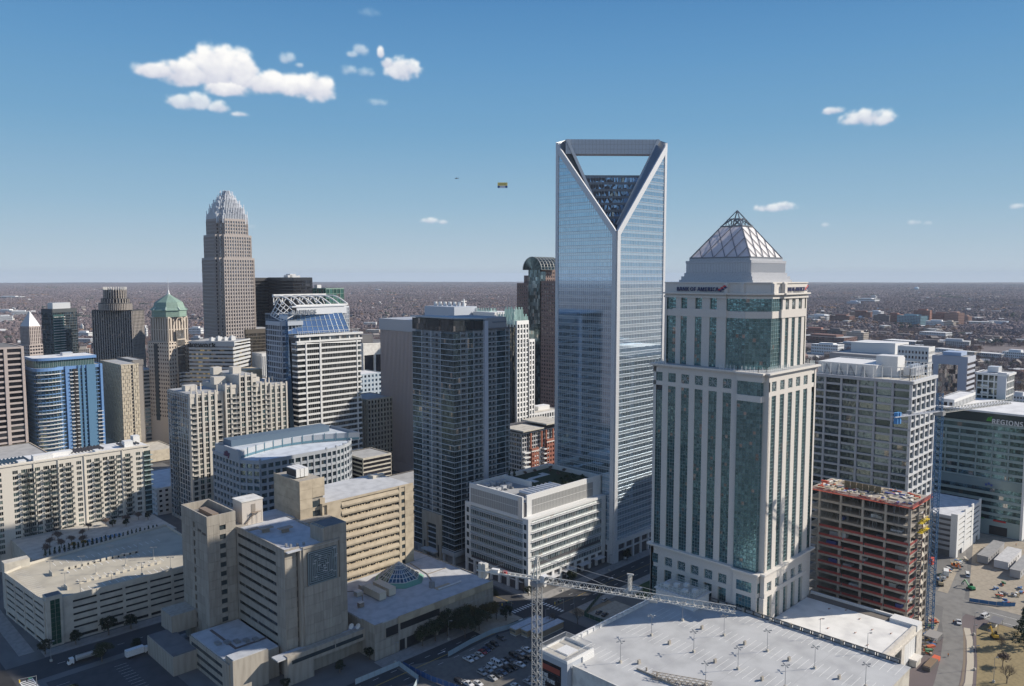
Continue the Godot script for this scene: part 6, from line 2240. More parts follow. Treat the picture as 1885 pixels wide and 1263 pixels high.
	for p in [[280,-177],[280,-157.3],[280,-138.4],[280,-119.4],[280,-100.8],[259,-178.3],[259,-158.4],[259,-139.4],[259,-120.9],[232,-173.6],[240.2,-141.8]]:
		lamp_at(Vector3(p[0],Y,p[1]),8.4,4, "grey lamp post with four heads on the right car park's roof deck", "lamp posts on the right car park")
	for p in [[305.4,-128.5],[306,-110],[305.6,-150]]:
		lamp_at(Vector3(p[0],Y+.6,p[1]),7.6,1, "single-headed lamp post on the right car park's far rail", "lamp posts on the far rail")
	for p in [[279,-167],[279,-147.5],[257.6,-148.2],[279,-129],[258,-129.2],[279,-109.8],[236.4,-168.2],[258,-169]]:
		var b:=thing("deck_bollard_block", "short concrete block standing alone between painted bays of the right deck", "concrete block",Vector3(p[0],Y,p[1]), "concrete blocks on the right deck")
		bx("block",b,p[0]-.7,p[0]+.7,Y,Y+1.5,p[1]-.35,p[1]+.35,M.concrete)
	for p in [[234,-163],[233.6,-158],[233.2,-153],[232.8,-148],[232.4,-143]]:
		bx("ramp_post",t,p[0]-.2,p[0]+.2,Y,Y+1.3,p[1]-.3,p[1]+.3,M.concrete)
	bx("ramp_wall",t,231.8,232.1,Y,Y+.8,-166,-120,M.concrete)
	bx("front_wall",t,X0-.1,X0+.4,0,Y+1.1,-183.8,Z1,M.offwhite)
func white_roof_hall()->void:
	var t:=thing("white_roofed_hall", "low cream building with a big empty white roof between the pyramid tower and the road", "building",Vector3(335,0,-130))
	var cream:=mat(.60,.565,.51,.85,M.stain,.06)
	bx("body",t,307.6,358,0,13.2,-155.6,-107.2,cream)
	bx("roof",t,308,357.4,13.2,13.5,-155,-107.8,mat(.76,.75,.72,.9,M.patch,.025))
	bx("far_parapet",t,357.4,358.4,12.6,14.7,-155.6,-112,M.white)
	bx("gravel_strip",t,352,357.3,13.5,13.62,-155,-118,mat(.17,.15,.13,.95,M.grit,.3))
	bx("corner_block",t,353,359,0,14.9,-118,-106.6,M.white)
	bx("front_parapet",t,307.6,353,12.2,14.6,-108.4,-106.9,cream)
	var f:=Wl.new(Vector3(307.6,0,-107.2),Vector3(359,0,-107.2))
	pb("cornice",t,f,-.2,51.6,11.4,12.2,0,.9,cream)
	for s in [[0,3.4],[15.4,18.4],[26.4,30.0],[44.6,51.4]]:
		pb("pier",t,f,s[0],s[1],0,11.4,0,.8,cream)
	for i in 5:
		pb("white_panel",t,f,30.2+i*2.9,32.9+i*2.9,2.4,11.2,.0,.35,M.white)
	for i in 3:
		for j in 2:
			pb("window",t,f,4.4+i*3.8,7.4+i*3.8,1.6+j*5,5.2+j*5,.0,.12,M.glasssolid)
			pb("window",t,f,19+i*2.5,21+i*2.5,1.6+j*5,5.2+j*5,.0,.12,M.glasssolid)
	pb("entrance_canopy",t,f,37,44,2.6,3.2,.3,3.6,M.trim)
	pb("entrance_wall",t,f,37.4,43.6,0,2.6,.3,3.2,cream)
	for s in [[330,-124],[322,-116],[338,-120],[326,-134],[345,-128],[340,-113],[333,-140],[346,-142],[350,-136]]:
		var v:=thing("roof_drain", "tiny dark drain with its pipe on the big white roof", "drain",Vector3(s[0],13.5,s[1]), "drains on the white roof")
		bx("pipe",v,s[0],s[0]+1.5,13.52,13.72,s[1],s[1]+.18,mat(.35,.22,.18,.8))
		bx("cap",v,s[0]-.2,s[0]+.2,13.52,13.95,s[1]-.2,s[1]+.2,mat(.30,.2,.17,.8))
func right_towers()->void:
	var frame:=mat(.37,.39,.44,.6,M.grit,.08)
	var X0:=455.0
	var X1:=495.0
	var Z0:=-203.0
	var Z1:=-146.0
	var t:=thing("gridded_office_tower", "office tower of a bold pale grid over dark glass, behind the building site", "office building",Vector3(475,0,-174))
	var c:=MB.new()
	c.box(X0+.9,X1-.9,0,106,Z0+.9,Z1-.9)
	part("core",c,M.core,t)
	var H:=8.6
	var sets:=[[Wl.new(Vector3(X0,0,Z0),Vector3(X0,0,Z1)),6,frame],[Wl.new(Vector3(X0,0,Z1),Vector3(X1,0,Z1)),5,mat(.62,.63,.65,.6,M.grit,.08)]]
	var pal:=tint(.055,.075,.085,.5)
	pal.append(Color(.09,.11,.11))
	for s in sets:
		var f:Wl=s[0]
		var n:int=s[1]
		var du:=f.L/n
		for j in 12:
			var y:=105.6-(j+1)*H
			for i in n:
				for h in 2:
					var g:=MB.new()
					g.panes(f,i*du+.5,(i+1)*du-.5,y+h*4.3+(.9 if h==0 else 1.2),y+h*4.3+4.3,3,1,-.6,[pal[randi()%7]],.02)
					part("window",g,M.g_wob,t)
				pb("middle_band",t,f,i*du+.5,(i+1)*du-.5,y+4.3,y+5.5,-.6,-.1,frame if n==6 else s[2])
			pb("floor_beam",t,f,-.6,f.L+.6,y-.1,y+.9,-.7,.7,s[2])
		for i in n+1:
			pb("column",t,f,i*du-.6,i*du+.6,0,105.6,-.7,.45,s[2])
		pb("roof_beam",t,f,-1.2,f.L+1.2,105.5,107.2,-.8,1.2,s[2])
	bx("roof",t,X0+.4,X1,106.0,106.5,Z0,Z1-.4,M.paleconc)
	bx("roof_wall",t,464,494,106.5,113.5,-202,-168,M.white)
	bx("stair_house",t,474,484,106.5,118.4,-172,-160,M.white)
	bx("stair_house",t,484.01,492,106.5,116.8,-174,-162,M.white)
	var ra:=MB.new()
	for e in [[Vector3(456.4,106.5,-201),Vector3(456.4,106.5,-147.4)],[Vector3(456.4,106.5,-147.4),Vector3(494,106.5,-147.4)],[Vector3(494,106.5,-147.4),Vector3(494,106.5,-201)]]:
		var n:=int(e[0].distance_to(e[1])/4.5)
		for i in n+1:
			var p:Vector3=e[0].lerp(e[1],float(i)/n)
			ra.bar(p,p+Vector3(0,7.6,0),.16)
		ra.bar(e[0]+Vector3(0,7.6,0),e[1]+Vector3(0,7.6,0),.16)
		ra.bar(e[0]+Vector3(0,3.2,0),e[1]+Vector3(0,3.2,0),.08)
	part("roof_frame",ra,M.rail,t,true)
	for i in 4:
		var mb:=MB.new()
		var z:=-196.0+i*7
		mb.bar(Vector3(459,106.5,z),Vector3(462,112.5,z),.3)
		mb.bar(Vector3(462,112.5,z),Vector3(463,106.5,z+2.4),.3)
		part("davit",mb,M.steel,t)
	for i in 4:
		var u:=thing("roof_fan_unit", "round-topped grey fan unit on the gridded tower's roof, %s"%ORD[i], "air conditioner",Vector3(484,106.5,-157+0.1*i), "fan units on the gridded tower")
		var x:=478.0+i*3.6
		bx("casing",u,x,x+3.2,107.6,112.2,-158,-151,M.alu)
		var fn:=MB.new()
		fn.tube(Vector3(x+1.6,112.2,-154.5),Vector3(x+1.6,113.6,-154.5),1.5,1.4,12)
		part("fan",fn,M.alu,u)
	var teal:=tint(.05,.09,.10,.4)
	t=block("teal_glass_office", "teal glass office with pale floor bands and a white roof, right edge", "office building",rect(562,640,-164,-113),76.5,{"fh":4.4, "bw":5.2, "sp":1.7, "pr":0.0, "wall":mat(.27,.35,.36,.4,null,1,.2), "pal":teal, "glass":M.g_wob, "cap":2.0, "base":8.0, "roof":M.roofwhite, "div":2})
	var f:=Wl.new(Vector3(562,0,-164),Vector3(562,0,-113))
	for u in [6.0,14.0,24.0,33.0,42.0]:pb("glass_fin",t,f,u,u+.9,36,66,.3,.7,mat(.23,.31,.32,.4,null,1,.2))
	pb("glass_lip",t,f,-.5,f.L+.5,72,78,.35,.9,mat(.035,.055,.06,.2,null,1,.3))
	pb("glass_band",t,f,0,f.L,30,35.6,.3,.6,mat(.19,.26,.27,.2,null,1,.3))
	pb("white_lip",t,f,-1,f.L+1,78,79.2,-3,1.6,M.white)
	var edge:=Wl.new(Vector3(562,0,-113),Vector3(640,0,-113))
	pb("white_edge",t,edge,-1,30,0,78,-.2,1.2,M.white)
	write("sign_lettering", "REGIONS",f,41,73.0,1.0,4.2,M.white,t,true,.95)
	var lg:=MB.new()
	for k in 3:lg.tri(f.p(29.4+k*.9,73+k*1.0,1.05),f.p(32.6,73+k*1.0,1.05),f.p(30.4+k*1.1,75.6+k*.3,1.05))
	part("sign_emblem",lg,mat(.08,.35,.05,.5),t)
	var bl:=MB.new()
	for k in 3:bl.wbox(f,30.5+k*1.5,31.7+k*1.5,31.2+(k%2)*.8,32.6+(k%2)*.8,.6,.75)
	part("blue_emblem",bl,mat(.02,.05,.22,.5),t)
	var bl2:=MB.new()
	for k in 9:bl2.wbox(f,20.5+k*2.6,22.2+k*2.6-(k%3)*.4,29.6,30.3,.3,.45)
	part("small_sign",bl2,M.black,t)
	pb("entrance",t,f,34,44,.3,6,.2,.5,M.black)
	pb("red_sign",t,f,36,43,9.0,10.0,.3,.6,mat(.5,.03,.03,.5))
	pb("green_sign",t,f,24,31,9.5,10.2,.3,.6,mat(.06,.22,.08,.5))
	t=thing("white_car_park", "small white car park of open decks behind the blue crane", "car park",Vector3(522,0,-160))
	bx("core",t,500,546,0,24,-190,-132.6,M.roofdark)
	bx("roof_deck",t,499.6,547,24,24.5,-190,-132.3,mat(.60,.61,.63,.9,M.patch,.05))
	var w:=Wl.new(Vector3(499,0,-131.8),Vector3(548,0,-131.8))
	var lw:=Wl.new(Vector3(499,0,-150),Vector3(499,0,-131.8))
	for j in 7:
		var y:=2.6+j*3.15
		pb("deck_edge",t,w,0,w.L,y+1.0,y+3.15,-.6,0,M.white)
		pb("deck_edge",t,lw,0,lw.L-3.4,y+1.2,y+2.9,-.6,0,mat(.33,.34,.36,.8))
	for u in [0.0,15.0,29.0,45.0]:pb("pier",t,w,u,u+3.6,0,26,-.6,.12,M.white)
	pb("plinth",t,w,12,40,0,3.6,-.6,.05,M.white)
	pb("corner_pier",t,lw,lw.L-3.4,lw.L,0,26,-.6,.1,M.white)
	t=block("balcony_slab_tower", "slim white apartment tower with a blank end wall and rows of balconies, right", "apartment building",rect(647.9,669,-163,-144.1),94,{"fh":5.2, "bw":4.0, "sp":1.0, "pr":0.8, "wall":M.white, "pal":tint(.05,.06,.06,.5), "roof":M.roofwhite, "cap":1.5, "capd":1.2})
	f=Wl.new(Vector3(647.9,0,-163),Vector3(647.9,0,-144.1))
	pb("blank_end",t,f,13.5,f.L+.3,0,95,.0,1.4,mat(.45,.47,.51,.8))
	for j in 16:pb("balcony",t,f,3.2,8.4,6+j*5.2,7.3+j*5.2,.3,2.0,M.white)
	bx("roof_frame",t,655,664,94,98,-158,-151,M.rail)
	t=block("mid_white_block", "white mid-rise block with tall slot windows between the gridded tower and the slab", "building",rect(577.2,626,-168,-158.2),82,{"fh":7.0, "bw":3.2, "sp":1.8, "pr":1.2, "wall":M.white, "pal":tint(.07,.07,.08,.5), "roof":M.roofwhite, "cap":2})
	t=block("bronze_glass_office", "white-framed office with a bronze mirror wall, right middle distance", "office building",P2([716,-214,717.2,-187.9,741,-188.3,741,-214]),98,{"fh":4.4, "bw":30, "sp":2.0, "pr":0.0, "wall":mat(.42,.45,.52,.8), "pal":tint(.05,.05,.06,.4), "roof":M.roofgrey, "cap":5})
	f=Wl.new(Vector3(716.2,0,-214),Vector3(717.2,0,-187.9))
	pb("blank_wall",t,f,0,f.L,0,98.2,.3,.6,mat(.36,.39,.47,.8))
	var bg:=MB.new()
	bg.panes(f,5,19.5,8,91,9,22,.75,[Color(.30,.25,.25),Color(.34,.30,.30),Color(.26,.22,.23),Color(.38,.34,.33)],.02)
	part("mirror_wall",bg,M.g_mirror,t,true)
	bx("blue_lid",t,722,738,98,101,-208,-194,mat(.30,.38,.52,.7))
	t=block("white_hotel", "tall white hotel with a grid of small windows and a blank end, right", "hotel",rect(755,772,-255,-229.4),101,{"fh":4.6, "bw":3.0, "sp":2.2, "pr":1.3, "wall":M.white, "pal":tint(.08,.08,.09,.4), "cap":4, "roof":M.roofwhite})
	t=block("long_grey_hall", "long low grey hall behind the gridded tower's roof", "building",rect(820,905,-345,-262),84,{"fh":60, "bw":90, "sp":0, "pr":0, "wall":mat(.38,.355,.345,.85), "pal":[Color(.3,.28,.27)], "glass":M.g_fog, "cap":20, "roof":M.roofgrey})
	bx("upper_hall",t,850,890,83,95,-335,-290,M.white)
func slab_edge_net(t:Node3D,w:Wl,u0:float,u1:float,y:float,m:Material)->void:
	pb("safety_net",t,w,u0,u1,y,y+1.15,.02,.07,m)
func building_site()->void:
	var t:=thing("concrete_frame_under_construction", "unfinished concrete frame with red safety nets on every floor, right of the pyramid tower", "construction site",Vector3(390,0,-143))
	var conc:=mat(.34,.31,.275,.9,M.stain,.08)
	var net:=mat(.24,.045,.04,.8)
	var X0:=371.0
	var X1:=397.0
	var Z0:=-164.0
	var Z1:=-116.7
	var lw:=Wl.new(Vector3(X0,0,Z0),Vector3(X0,0,Z1))
	var rw:=Wl.new(Vector3(X0,0,Z1),Vector3(X1,0,Z1))
	var FH:=4.45
	for j in 14:
		var y:=3.0+j*FH
		if y>63:break
		bx("floor_slab",t,X0,X1,y-.42,y,Z0,Z1,conc)
		if j<13:
			var bm:=MB.new()
			bm.wbox(lw,0,lw.L,y-1.05,y-.42,-1.0,-.25)
			bm.wbox(rw,0,rw.L,y-1.05,y-.42,-1.0,-.25)
			part("edge_beam",bm,conc,t)
		if j>0 and j<10:
			var a:=5.0
			for u in [[5.6,17.0],[17.6,26.8],[27.4,36.6],[37.2,46.6]]:
				slab_edge_net(t,lw,u[0],u[1],y,net)
			slab_edge_net(t,rw,.4,9.5,y,net)
		if j>9 and j<13:
			var pr:=MB.new()
			for i in 60:
				var u:float=randf_range(5.5,46)
				pr.bar(lw.p(u,y,-randf_range(.6,8)),lw.p(u,y+FH-.5,-randf_range(.6,8)),.06)
			part("formwork_prop",pr,M.steel,t,true)
		if j>1 and j<12:
			for i in 2:
				var u:=randf_range(8,44)
				pb("stacked_material",t,lw,u,u+randf_range(2,5),y+.02,y+randf_range(.8,2.6),-6,-2.5,[M.alu,M.paleconc,mat(.12,.14,.35,.7),M.white,M.roofdark][(j+i*2)%5])
		if j<12:
			var s:=MB.new()
			s.tri(rw.p(12.6,y+.1,.9),rw.p(18.4,y+.1,.9),rw.p(15.4,y+3.3,.5))
			s.tri(rw.p(18.4,y+.1,.6),rw.p(12.6,y+.1,.6),rw.p(15.4,y+3.3,.2))
			s.quad(rw.p(12.6,y+.1,.9),rw.p(15.4,y+3.3,.5),rw.p(15.4,y+3.3,.2),rw.p(12.6,y+.1,.6))
			part("hoist_deck",s,mat(.56,.51,.44,.8),t)
			var e:=MB.new()
			e.bar(rw.p(12.6,y+.2,.95),rw.p(15.4,y+3.4,.55),.1)
			part("red_tape",e,net,t)
	for i in 5:
		var u:=5.3+i*10.3
		pb("column",t,lw,u-.5,u+.5,0,60.8,-1.1,-.12,conc)
		if i<3:
			for d in [12.0,24.0]:pb("inner_column",t,lw,u+5,u+6,0,60.8,-d-1,-d,conc)
	for u in [0.4,10.5,20.5,25.4]:pb("column",t,rw,u,u+1.0,0,60.8,-1.2,-.15,conc)
	bx("core_wall",t,382,392,0,61,-150,-128,mat(.12,.12,.12,.9))
	var ty:=3.0+13*FH+.02
	for w in [lw,rw]:
		for k in 3:pb("edge_rail",t,w,-.8,w.L+.8,ty+.1+k*.5,ty+.32+k*.5,.5,.66,net)
		for i in int(w.L/4):pb("rail_post",t,w,i*4.0,i*4.0+.14,ty,ty+1.5,.45,.62,M.steel)
		pb("edge_deck",t,w,-1.0,w.L+1.0,ty-.5,ty-.2,-.2,.9,mat(.42,.09,.06,.8))
	var wood:=[mat(.50,.42,.30,.85),mat(.42,.33,.22,.85),mat(.56,.50,.40,.85),mat(.30,.25,.19,.85),mat(.08,.10,.30,.7),M.paleconc,mat(.62,.60,.55,.8),mat(.45,.08,.04,.7)]
	for i in 150:
		var x:=randf_range(X0+1,X1-2)
		var z:=randf_range(Z0+1,Z1-2)
		var o:=MeshInstance3D.new()
		o.name=numbered("deck_plank",t)
		o.mesh=unit
		o.material_override=wood[randi()%wood.size()]
		o.transform=Transform3D(Basis(Vector3.UP,[0.0,PI/2,randf()*PI][randi()%3]).scaled_local(Vector3(randf_range(1,4.5),randf_range(.15,.7),randf_range(.3,1.5))),Vector3(x,ty+randf_range(.2,.5),z)-origin(t))
		t.add_child(o,true)
	for i in 6:
		var fm:=MB.new()
		var w:=Wl.new(Vector3(384,0,-152+i*.02),Vector3(384,0,-134))
		fm.wbox(w,i*2.9,i*2.9+2.7,ty,ty+3.4,-.2,0)
		for k in 4:fm.wbox(w,i*2.9+k*.7,i*2.9+k*.7+.14,ty,ty+3.4,0,.2)
		part("formwork_panel",fm,mat(.20,.17,.11,.8),t)
	for p in [[374,-128],[379,-120],[376,-150],[388,-121],[392,-131],[373,-140],[381,-156]]:
		person(Vector3(p[0],ty,p[1]),randf()*TAU,[Color(.55,.60,.05),Color(.60,.20,.03)][randi()%2],Color(.05,.06,.12), "distant worker in a bright vest standing on the unfinished top deck", "workers on the top deck",randf_range(-.2,.2))
	for s in [[52.0,0],[47.5,1]]:
		var mb:=MB.new()
		for k in 2:mb.wbox(rw,8,19,s[0]+k*1.0,s[0]+k*1.0+.2,1.2,1.4)
		for k in 6:mb.wbox(rw,8+k*2.1,8.2+k*2.1,s[0],s[0]+1.2,1.2,1.4)
		mb.wbox(rw,8,19,s[0]-.2,s[0],.2,2.4)
		part("loading_platform",mb,mat(.60,.45,.03,.6),t)
	var hm:=MB.new()
	for i in 22:
		var y:=i*2.8
		for q in [Vector3(0,0,0),Vector3(.8,0,0),Vector3(0,0,.8),Vector3(.8,0,.8)]:hm.bar(rw.p(21,y,1.2)+q,rw.p(21,y+2.8,1.2)+q,.06)
		hm.bar(rw.p(21,y,1.2),rw.p(21.8,y+2.8,1.2),.05)
		hm.bar(rw.p(21,y,2.0),rw.p(21.8,y+2.8,2.0),.05)
	part("hoist_mast",hm,M.steel,t)
	pb("hoist_cage",t,rw,19.5,22.6,30,33,2.1,4.0,mat(.5,.07,.04,.7))
func lattice(mb:MB,a:Vector3,b:Vector3,w:float,bay:float,r:float,tri:=false)->void:
	var d:=(b-a).normalized()
	var s:=d.cross(Vector3.UP if absf(d.y)<.9 else Vector3.RIGHT).normalized()*w/2
	var u:=s.cross(d).normalized()*w/2
	var k:=[s+u,-s+u,-s-u,s-u]
	if tri:k=[-u+s,-u-s,u*1.2]
	var n:=maxi(1,int(a.distance_to(b)/bay))
	var m:=k.size()
	for i in m:mb.bar(a+k[i],b+k[i],r)
	for j in n:
		var p:=a.lerp(b,float(j)/n)
		var q:=a.lerp(b,float(j+1)/n)
		var h:=a.lerp(b,(j+.5)/n)
		for i in m:
			var e:=(i+1)%m
			mb.bar(p+k[i],h+k[e],r*.62)
			mb.bar(h+k[e],q+k[i],r*.62)
func cranes()->void:
	var white:=mat(.62,.61,.57,.6,M.grit,.3)
	var t:=thing("white_tower_crane", "white lattice tower crane with a long level jib over the right car park", "tower crane",Vector3(179,0,-167.6))
	var base:=Vector3(179,0,-167.6)
	var top:=base+Vector3(0,66,0)
	for i in 11:
		var mb:=MB.new()
		lattice(mb,base+Vector3(0,i*6,0),base+Vector3(0,i*6+5.95,0),2.3,2.0,.11)
		part("mast_section",mb,mat(.36,.37,.37,.5,M.grit,.3,.2),t)
	var tip:=Vector3(202.3,68,-111.3)
	var root:=top+Vector3(0,1.6,0)
	tip.y=root.y
	var d:=(tip-root).normalized()
	var n:=12
	for i in n:
		var mb:=MB.new()
		lattice(mb,root.lerp(tip,float(i)/n)+d*1.2,root.lerp(tip,float(i+1)/n)+d*1.15,1.7,1.7,.1,true)
		part("jib_section",mb,white,t)
	bx("slewing_ring",t,top.x-1.6,top.x+1.6,top.y-.6,top.y+.6,top.z-1.6,top.z+1.6,M.steel)
	bx("cab",t,top.x+.4,top.x+2.4,top.y+.6,top.y+2.8,top.z+1.0,top.z+2.8,M.white)
	bx("cab_window",t,top.x+.5,top.x+2.3,top.y+1.4,top.y+2.4,top.z+2.8,top.z+2.86,M.glasssolid)
	var ap:=top+Vector3(0,9.0,0)
	var am:=MB.new()
	for s in [Vector3(1,0,1),Vector3(-1,0,1),Vector3(1,0,-1),Vector3(-1,0,-1)]:
		am.bar(top+s*1.1,ap+s*.25,.13)
	for k in 5:
		var y:=1.4+k*1.5
		var w:=lerpf(1.1,.25,y/9.0)
		am.bar(top+Vector3(w,y,w),top+Vector3(-w,y,w),.07)
		am.bar(top+Vector3(w,y,w),top+Vector3(w,y,-w),.07)
		am.bar(top+Vector3(-w,y,w),top+Vector3(w,y+1.4,w),.06)
	part("apex_frame",am,white,t)
	var cj:=root-d*21
	var cm:=MB.new()
	var sd:=d.cross(Vector3.UP)
	for s in [-1.0,1.0]:cm.bar(root+sd*s*.9,cj+sd*s*.9,.22)
	for k in 12:cm.bar(root.lerp(cj,k/11.0)+sd*.9,root.lerp(cj,k/11.0)-sd*.9,.1)
	for k in 12:cm.bar(root.lerp(cj,k/11.0)+sd*.9,root.lerp(cj,k/11.0)+sd*.9+Vector3(0,1.1,0),.05)
	cm.bar(root+sd*.9+Vector3(0,1.1,0),cj+sd*.9+Vector3(0,1.1,0),.05)
	part("counter_jib",cm,white,t)
	for k in 2:
		var p:=cj+d*(1.2+k*1.5)
		var mb:=MB.new()
		mb.bar(p+Vector3(0,-2.6,0),p+Vector3(0,2.4,0),.72)
		part("counterweight",mb,mat(.60,.58,.53,.8,M.grit,.3),t)
	var wn:=MB.new()
	wn.bar(cj+d*5.0+Vector3(0,.2,0),cj+d*7.6+Vector3(0,.2,0),.8)
	part("winch",wn,M.white,t)
	var wr:=MB.new()
	wr.bar(cj+d*9+Vector3(0,.3,0),cj+d*10.4+Vector3(0,.3,0),.5)
	part("red_motor",wr,mat(.35,.05,.05,.6),t)
	var cb:=MB.new()
	cb.bar(ap,root.lerp(tip,.38)+Vector3(0,1.2,0),.06)
	cb.bar(ap,root.lerp(tip,.72)+Vector3(0,1.2,0),.06)
	cb.bar(ap,cj+Vector3(0,.4,0)+d*2,.06)
	part("tie_cable",cb,M.steel,t)
	var pp:=MB.new()
	var jp:=root.lerp(tip,.50)
	lattice(pp,jp+Vector3(0,.8,0),jp+Vector3(0,6.0,0),.8,1.0,.07)
	pp.bar(jp+Vector3(0,6,0)-d*.9,jp+Vector3(0,6,0)+d*1.1,.2)
	part("jib_post",pp,white,t)
	var hk:=MB.new()
	var tp:=root.lerp(tip,.62)-Vector3(0,1.4,0)
	hk.bar(tp-d*1.2,tp+d*1.2,.3)
	part("trolley",hk,white,t)
	var blue:=mat(.035,.12,.25,.55,M.grit,.3)
	t=thing("blue_tower_crane", "blue lattice tower crane at the unfinished frame's corner, its pale jib reaching right", "tower crane",Vector3(388,0,-112))
	base=Vector3(388,0,-112)
	for i in 17:
		var mb:=MB.new()
		lattice(mb,base+Vector3(0,i*6,0),base+Vector3(0,i*6+5.95,0),2.6,2.0,.15)
		part("mast_section",mb,blue,t)
	top=base+Vector3(0,102,0)
	var ab:=MB.new()
	lattice(ab,top,top+Vector3(0,9.5,0),2.0,1.7,.13)
	part("apex_frame",ab,blue,t)
	bx("slewing_ring",t,386,390,101.4,103.4,-114,-110,M.steel)
	var d2:=Vector3(.96,0,.28).normalized()
	var r2:=top+Vector3(0,1.4,0)
	for i in 11:
		var mb:=MB.new()
		lattice(mb,r2+d2*(1.5+i*5.0),r2+d2*(6.4+i*5.0),1.9,1.9,.1,true)
		part("jib_section",mb,mat(.52,.51,.46,.6),t)
	var c2:=MB.new()
	var e2:=d2.cross(Vector3.UP)
	var cd:=-d2
	for s in [-1.0,1.0]:c2.bar(r2+e2*s,r2+cd*33+e2*s,.22)
	for k in 14:c2.bar(r2+cd*(33.0*k/13)+e2,r2+cd*(33.0*k/13)-e2,.1)
	part("counter_jib",c2,mat(.48,.50,.54,.6),t)
	for k in 2:
		var mb:=MB.new()
		mb.bar(r2+cd*(29+k*1.7)+Vector3(0,-3.2,0),r2+cd*(29+k*1.7)+Vector3(0,1.8,0),.8)
		part("counterweight",mb,mat(.06,.22,.48,.6),t)
	bx("winch",t,r2.x-19,r2.x-16.4,r2.y-.2,r2.y+1.4,r2.z-8,r2.z-5.8,M.steel)
	t=thing("spare_boom", "loose brown lattice boom lying on the right car park's deck near the bottom edge", "crane boom",Vector3(236,18,-150))
	var bm:=MB.new()
	lattice(bm,Vector3(231,19.2,-158.5),Vector3(240,19.2,-139),1.9,2.0,.09)
	part("boom",bm,mat(.33,.28,.22,.7),t)
	for k in 2:bx("trestle",t,232.4+k*5.2,233.6+k*5.2,18,18.3,-156+k*11,-154.6+k*11,M.steel)
func soft_body(bones:Array,cell:float,paint:Callable)->MB:
	var lo:=Vector3(9,9,9)
	var hi:=-lo
	for b in bones:
		for k in 2:
			lo=lo.min(b[k]-Vector3.ONE*(b[2+k]+cell*2))
			hi=hi.max(b[k]+Vector3.ONE*(b[2+k]+cell*2))
	var n:=Vector3i(((hi-lo)/cell).ceil())+Vector3i.ONE
	var f:=PackedFloat32Array()
	f.resize(n.x*n.y*n.z)
	for z in n.z:
		for y in n.y:
			for x in n.x:
				var p:=lo+Vector3(x,y,z)*cell
				var d:=9.0
				for b in bones:
					var a:Vector3=b[0]
					var e:Vector3=b[1]-a
					var t:=clampf((p-a).dot(e)/maxf(e.length_squared(),1e-6),0,1)
					var q:=p.distance_to(a+e*t)-lerpf(b[2],b[3],t)
					var h:=clampf(.5+.5*(d-q)/.04,0,1)
					d=lerpf(d,q,h)-.04*h*(1-h)
				f[(z*n.y+y)*n.x+x]=d
	var vert:={}
	var off:=[Vector3i(0,0,0),Vector3i(1,0,0),Vector3i(0,1,0),Vector3i(1,1,0),Vector3i(0,0,1),Vector3i(1,0,1),Vector3i(0,1,1),Vector3i(1,1,1)]
	var edges:=[[0,1],[2,3],[4,5],[6,7],[0,2],[1,3],[4,6],[5,7],[0,4],[1,5],[2,6],[3,7]]
	for z in n.z-1:
		for y in n.y-1:
			for x in n.x-1:
				var c:=Vector3i(x,y,z)
				var s:=PackedFloat32Array()
				var inside:=0
				for o in off:
					var g:Vector3i=c+o
					var q:=f[(g.z*n.y+g.y)*n.x+g.x]
					s.append(q)
					if q<0:inside+=1
				if inside==0 or inside==8:continue
				var acc:=Vector3.ZERO
				var k:=0
				for e in edges:
					if (s[e[0]]<0)!=(s[e[1]]<0):
						acc+=Vector3(off[e[0]]).lerp(Vector3(off[e[1]]),s[e[0]]/(s[e[0]]-s[e[1]]))
						k+=1
				vert[c]=lo+(Vector3(c)+acc/k)*cell
	var mb:=MB.new()
	for c in vert:
		for ax in 3:
			var u:=Vector3i.ZERO
			u[ax]=1
			var g:Vector3i=c+u
			var v0:=f[(c.z*n.y+c.y)*n.x+c.x]
			var v1:=f[(g.z*n.y+g.y)*n.x+g.x]
			if (v0<0)==(v1<0):continue
			var a:=Vector3i.ZERO
			var b:=Vector3i.ZERO
			a[(ax+1)%3]=1
			b[(ax+2)%3]=1
			if not (vert.has(c-a) and vert.has(c-b) and vert.has(c-a-b)):continue
			mb.col=paint.call(vert[c])
			if v0<0:mb.quad(vert[c-a-b],vert[c-b],vert[c],vert[c-a])
			else:mb.quad(vert[c-a-b],vert[c-a],vert[c],vert[c-b])
	return mb
var person0:={}
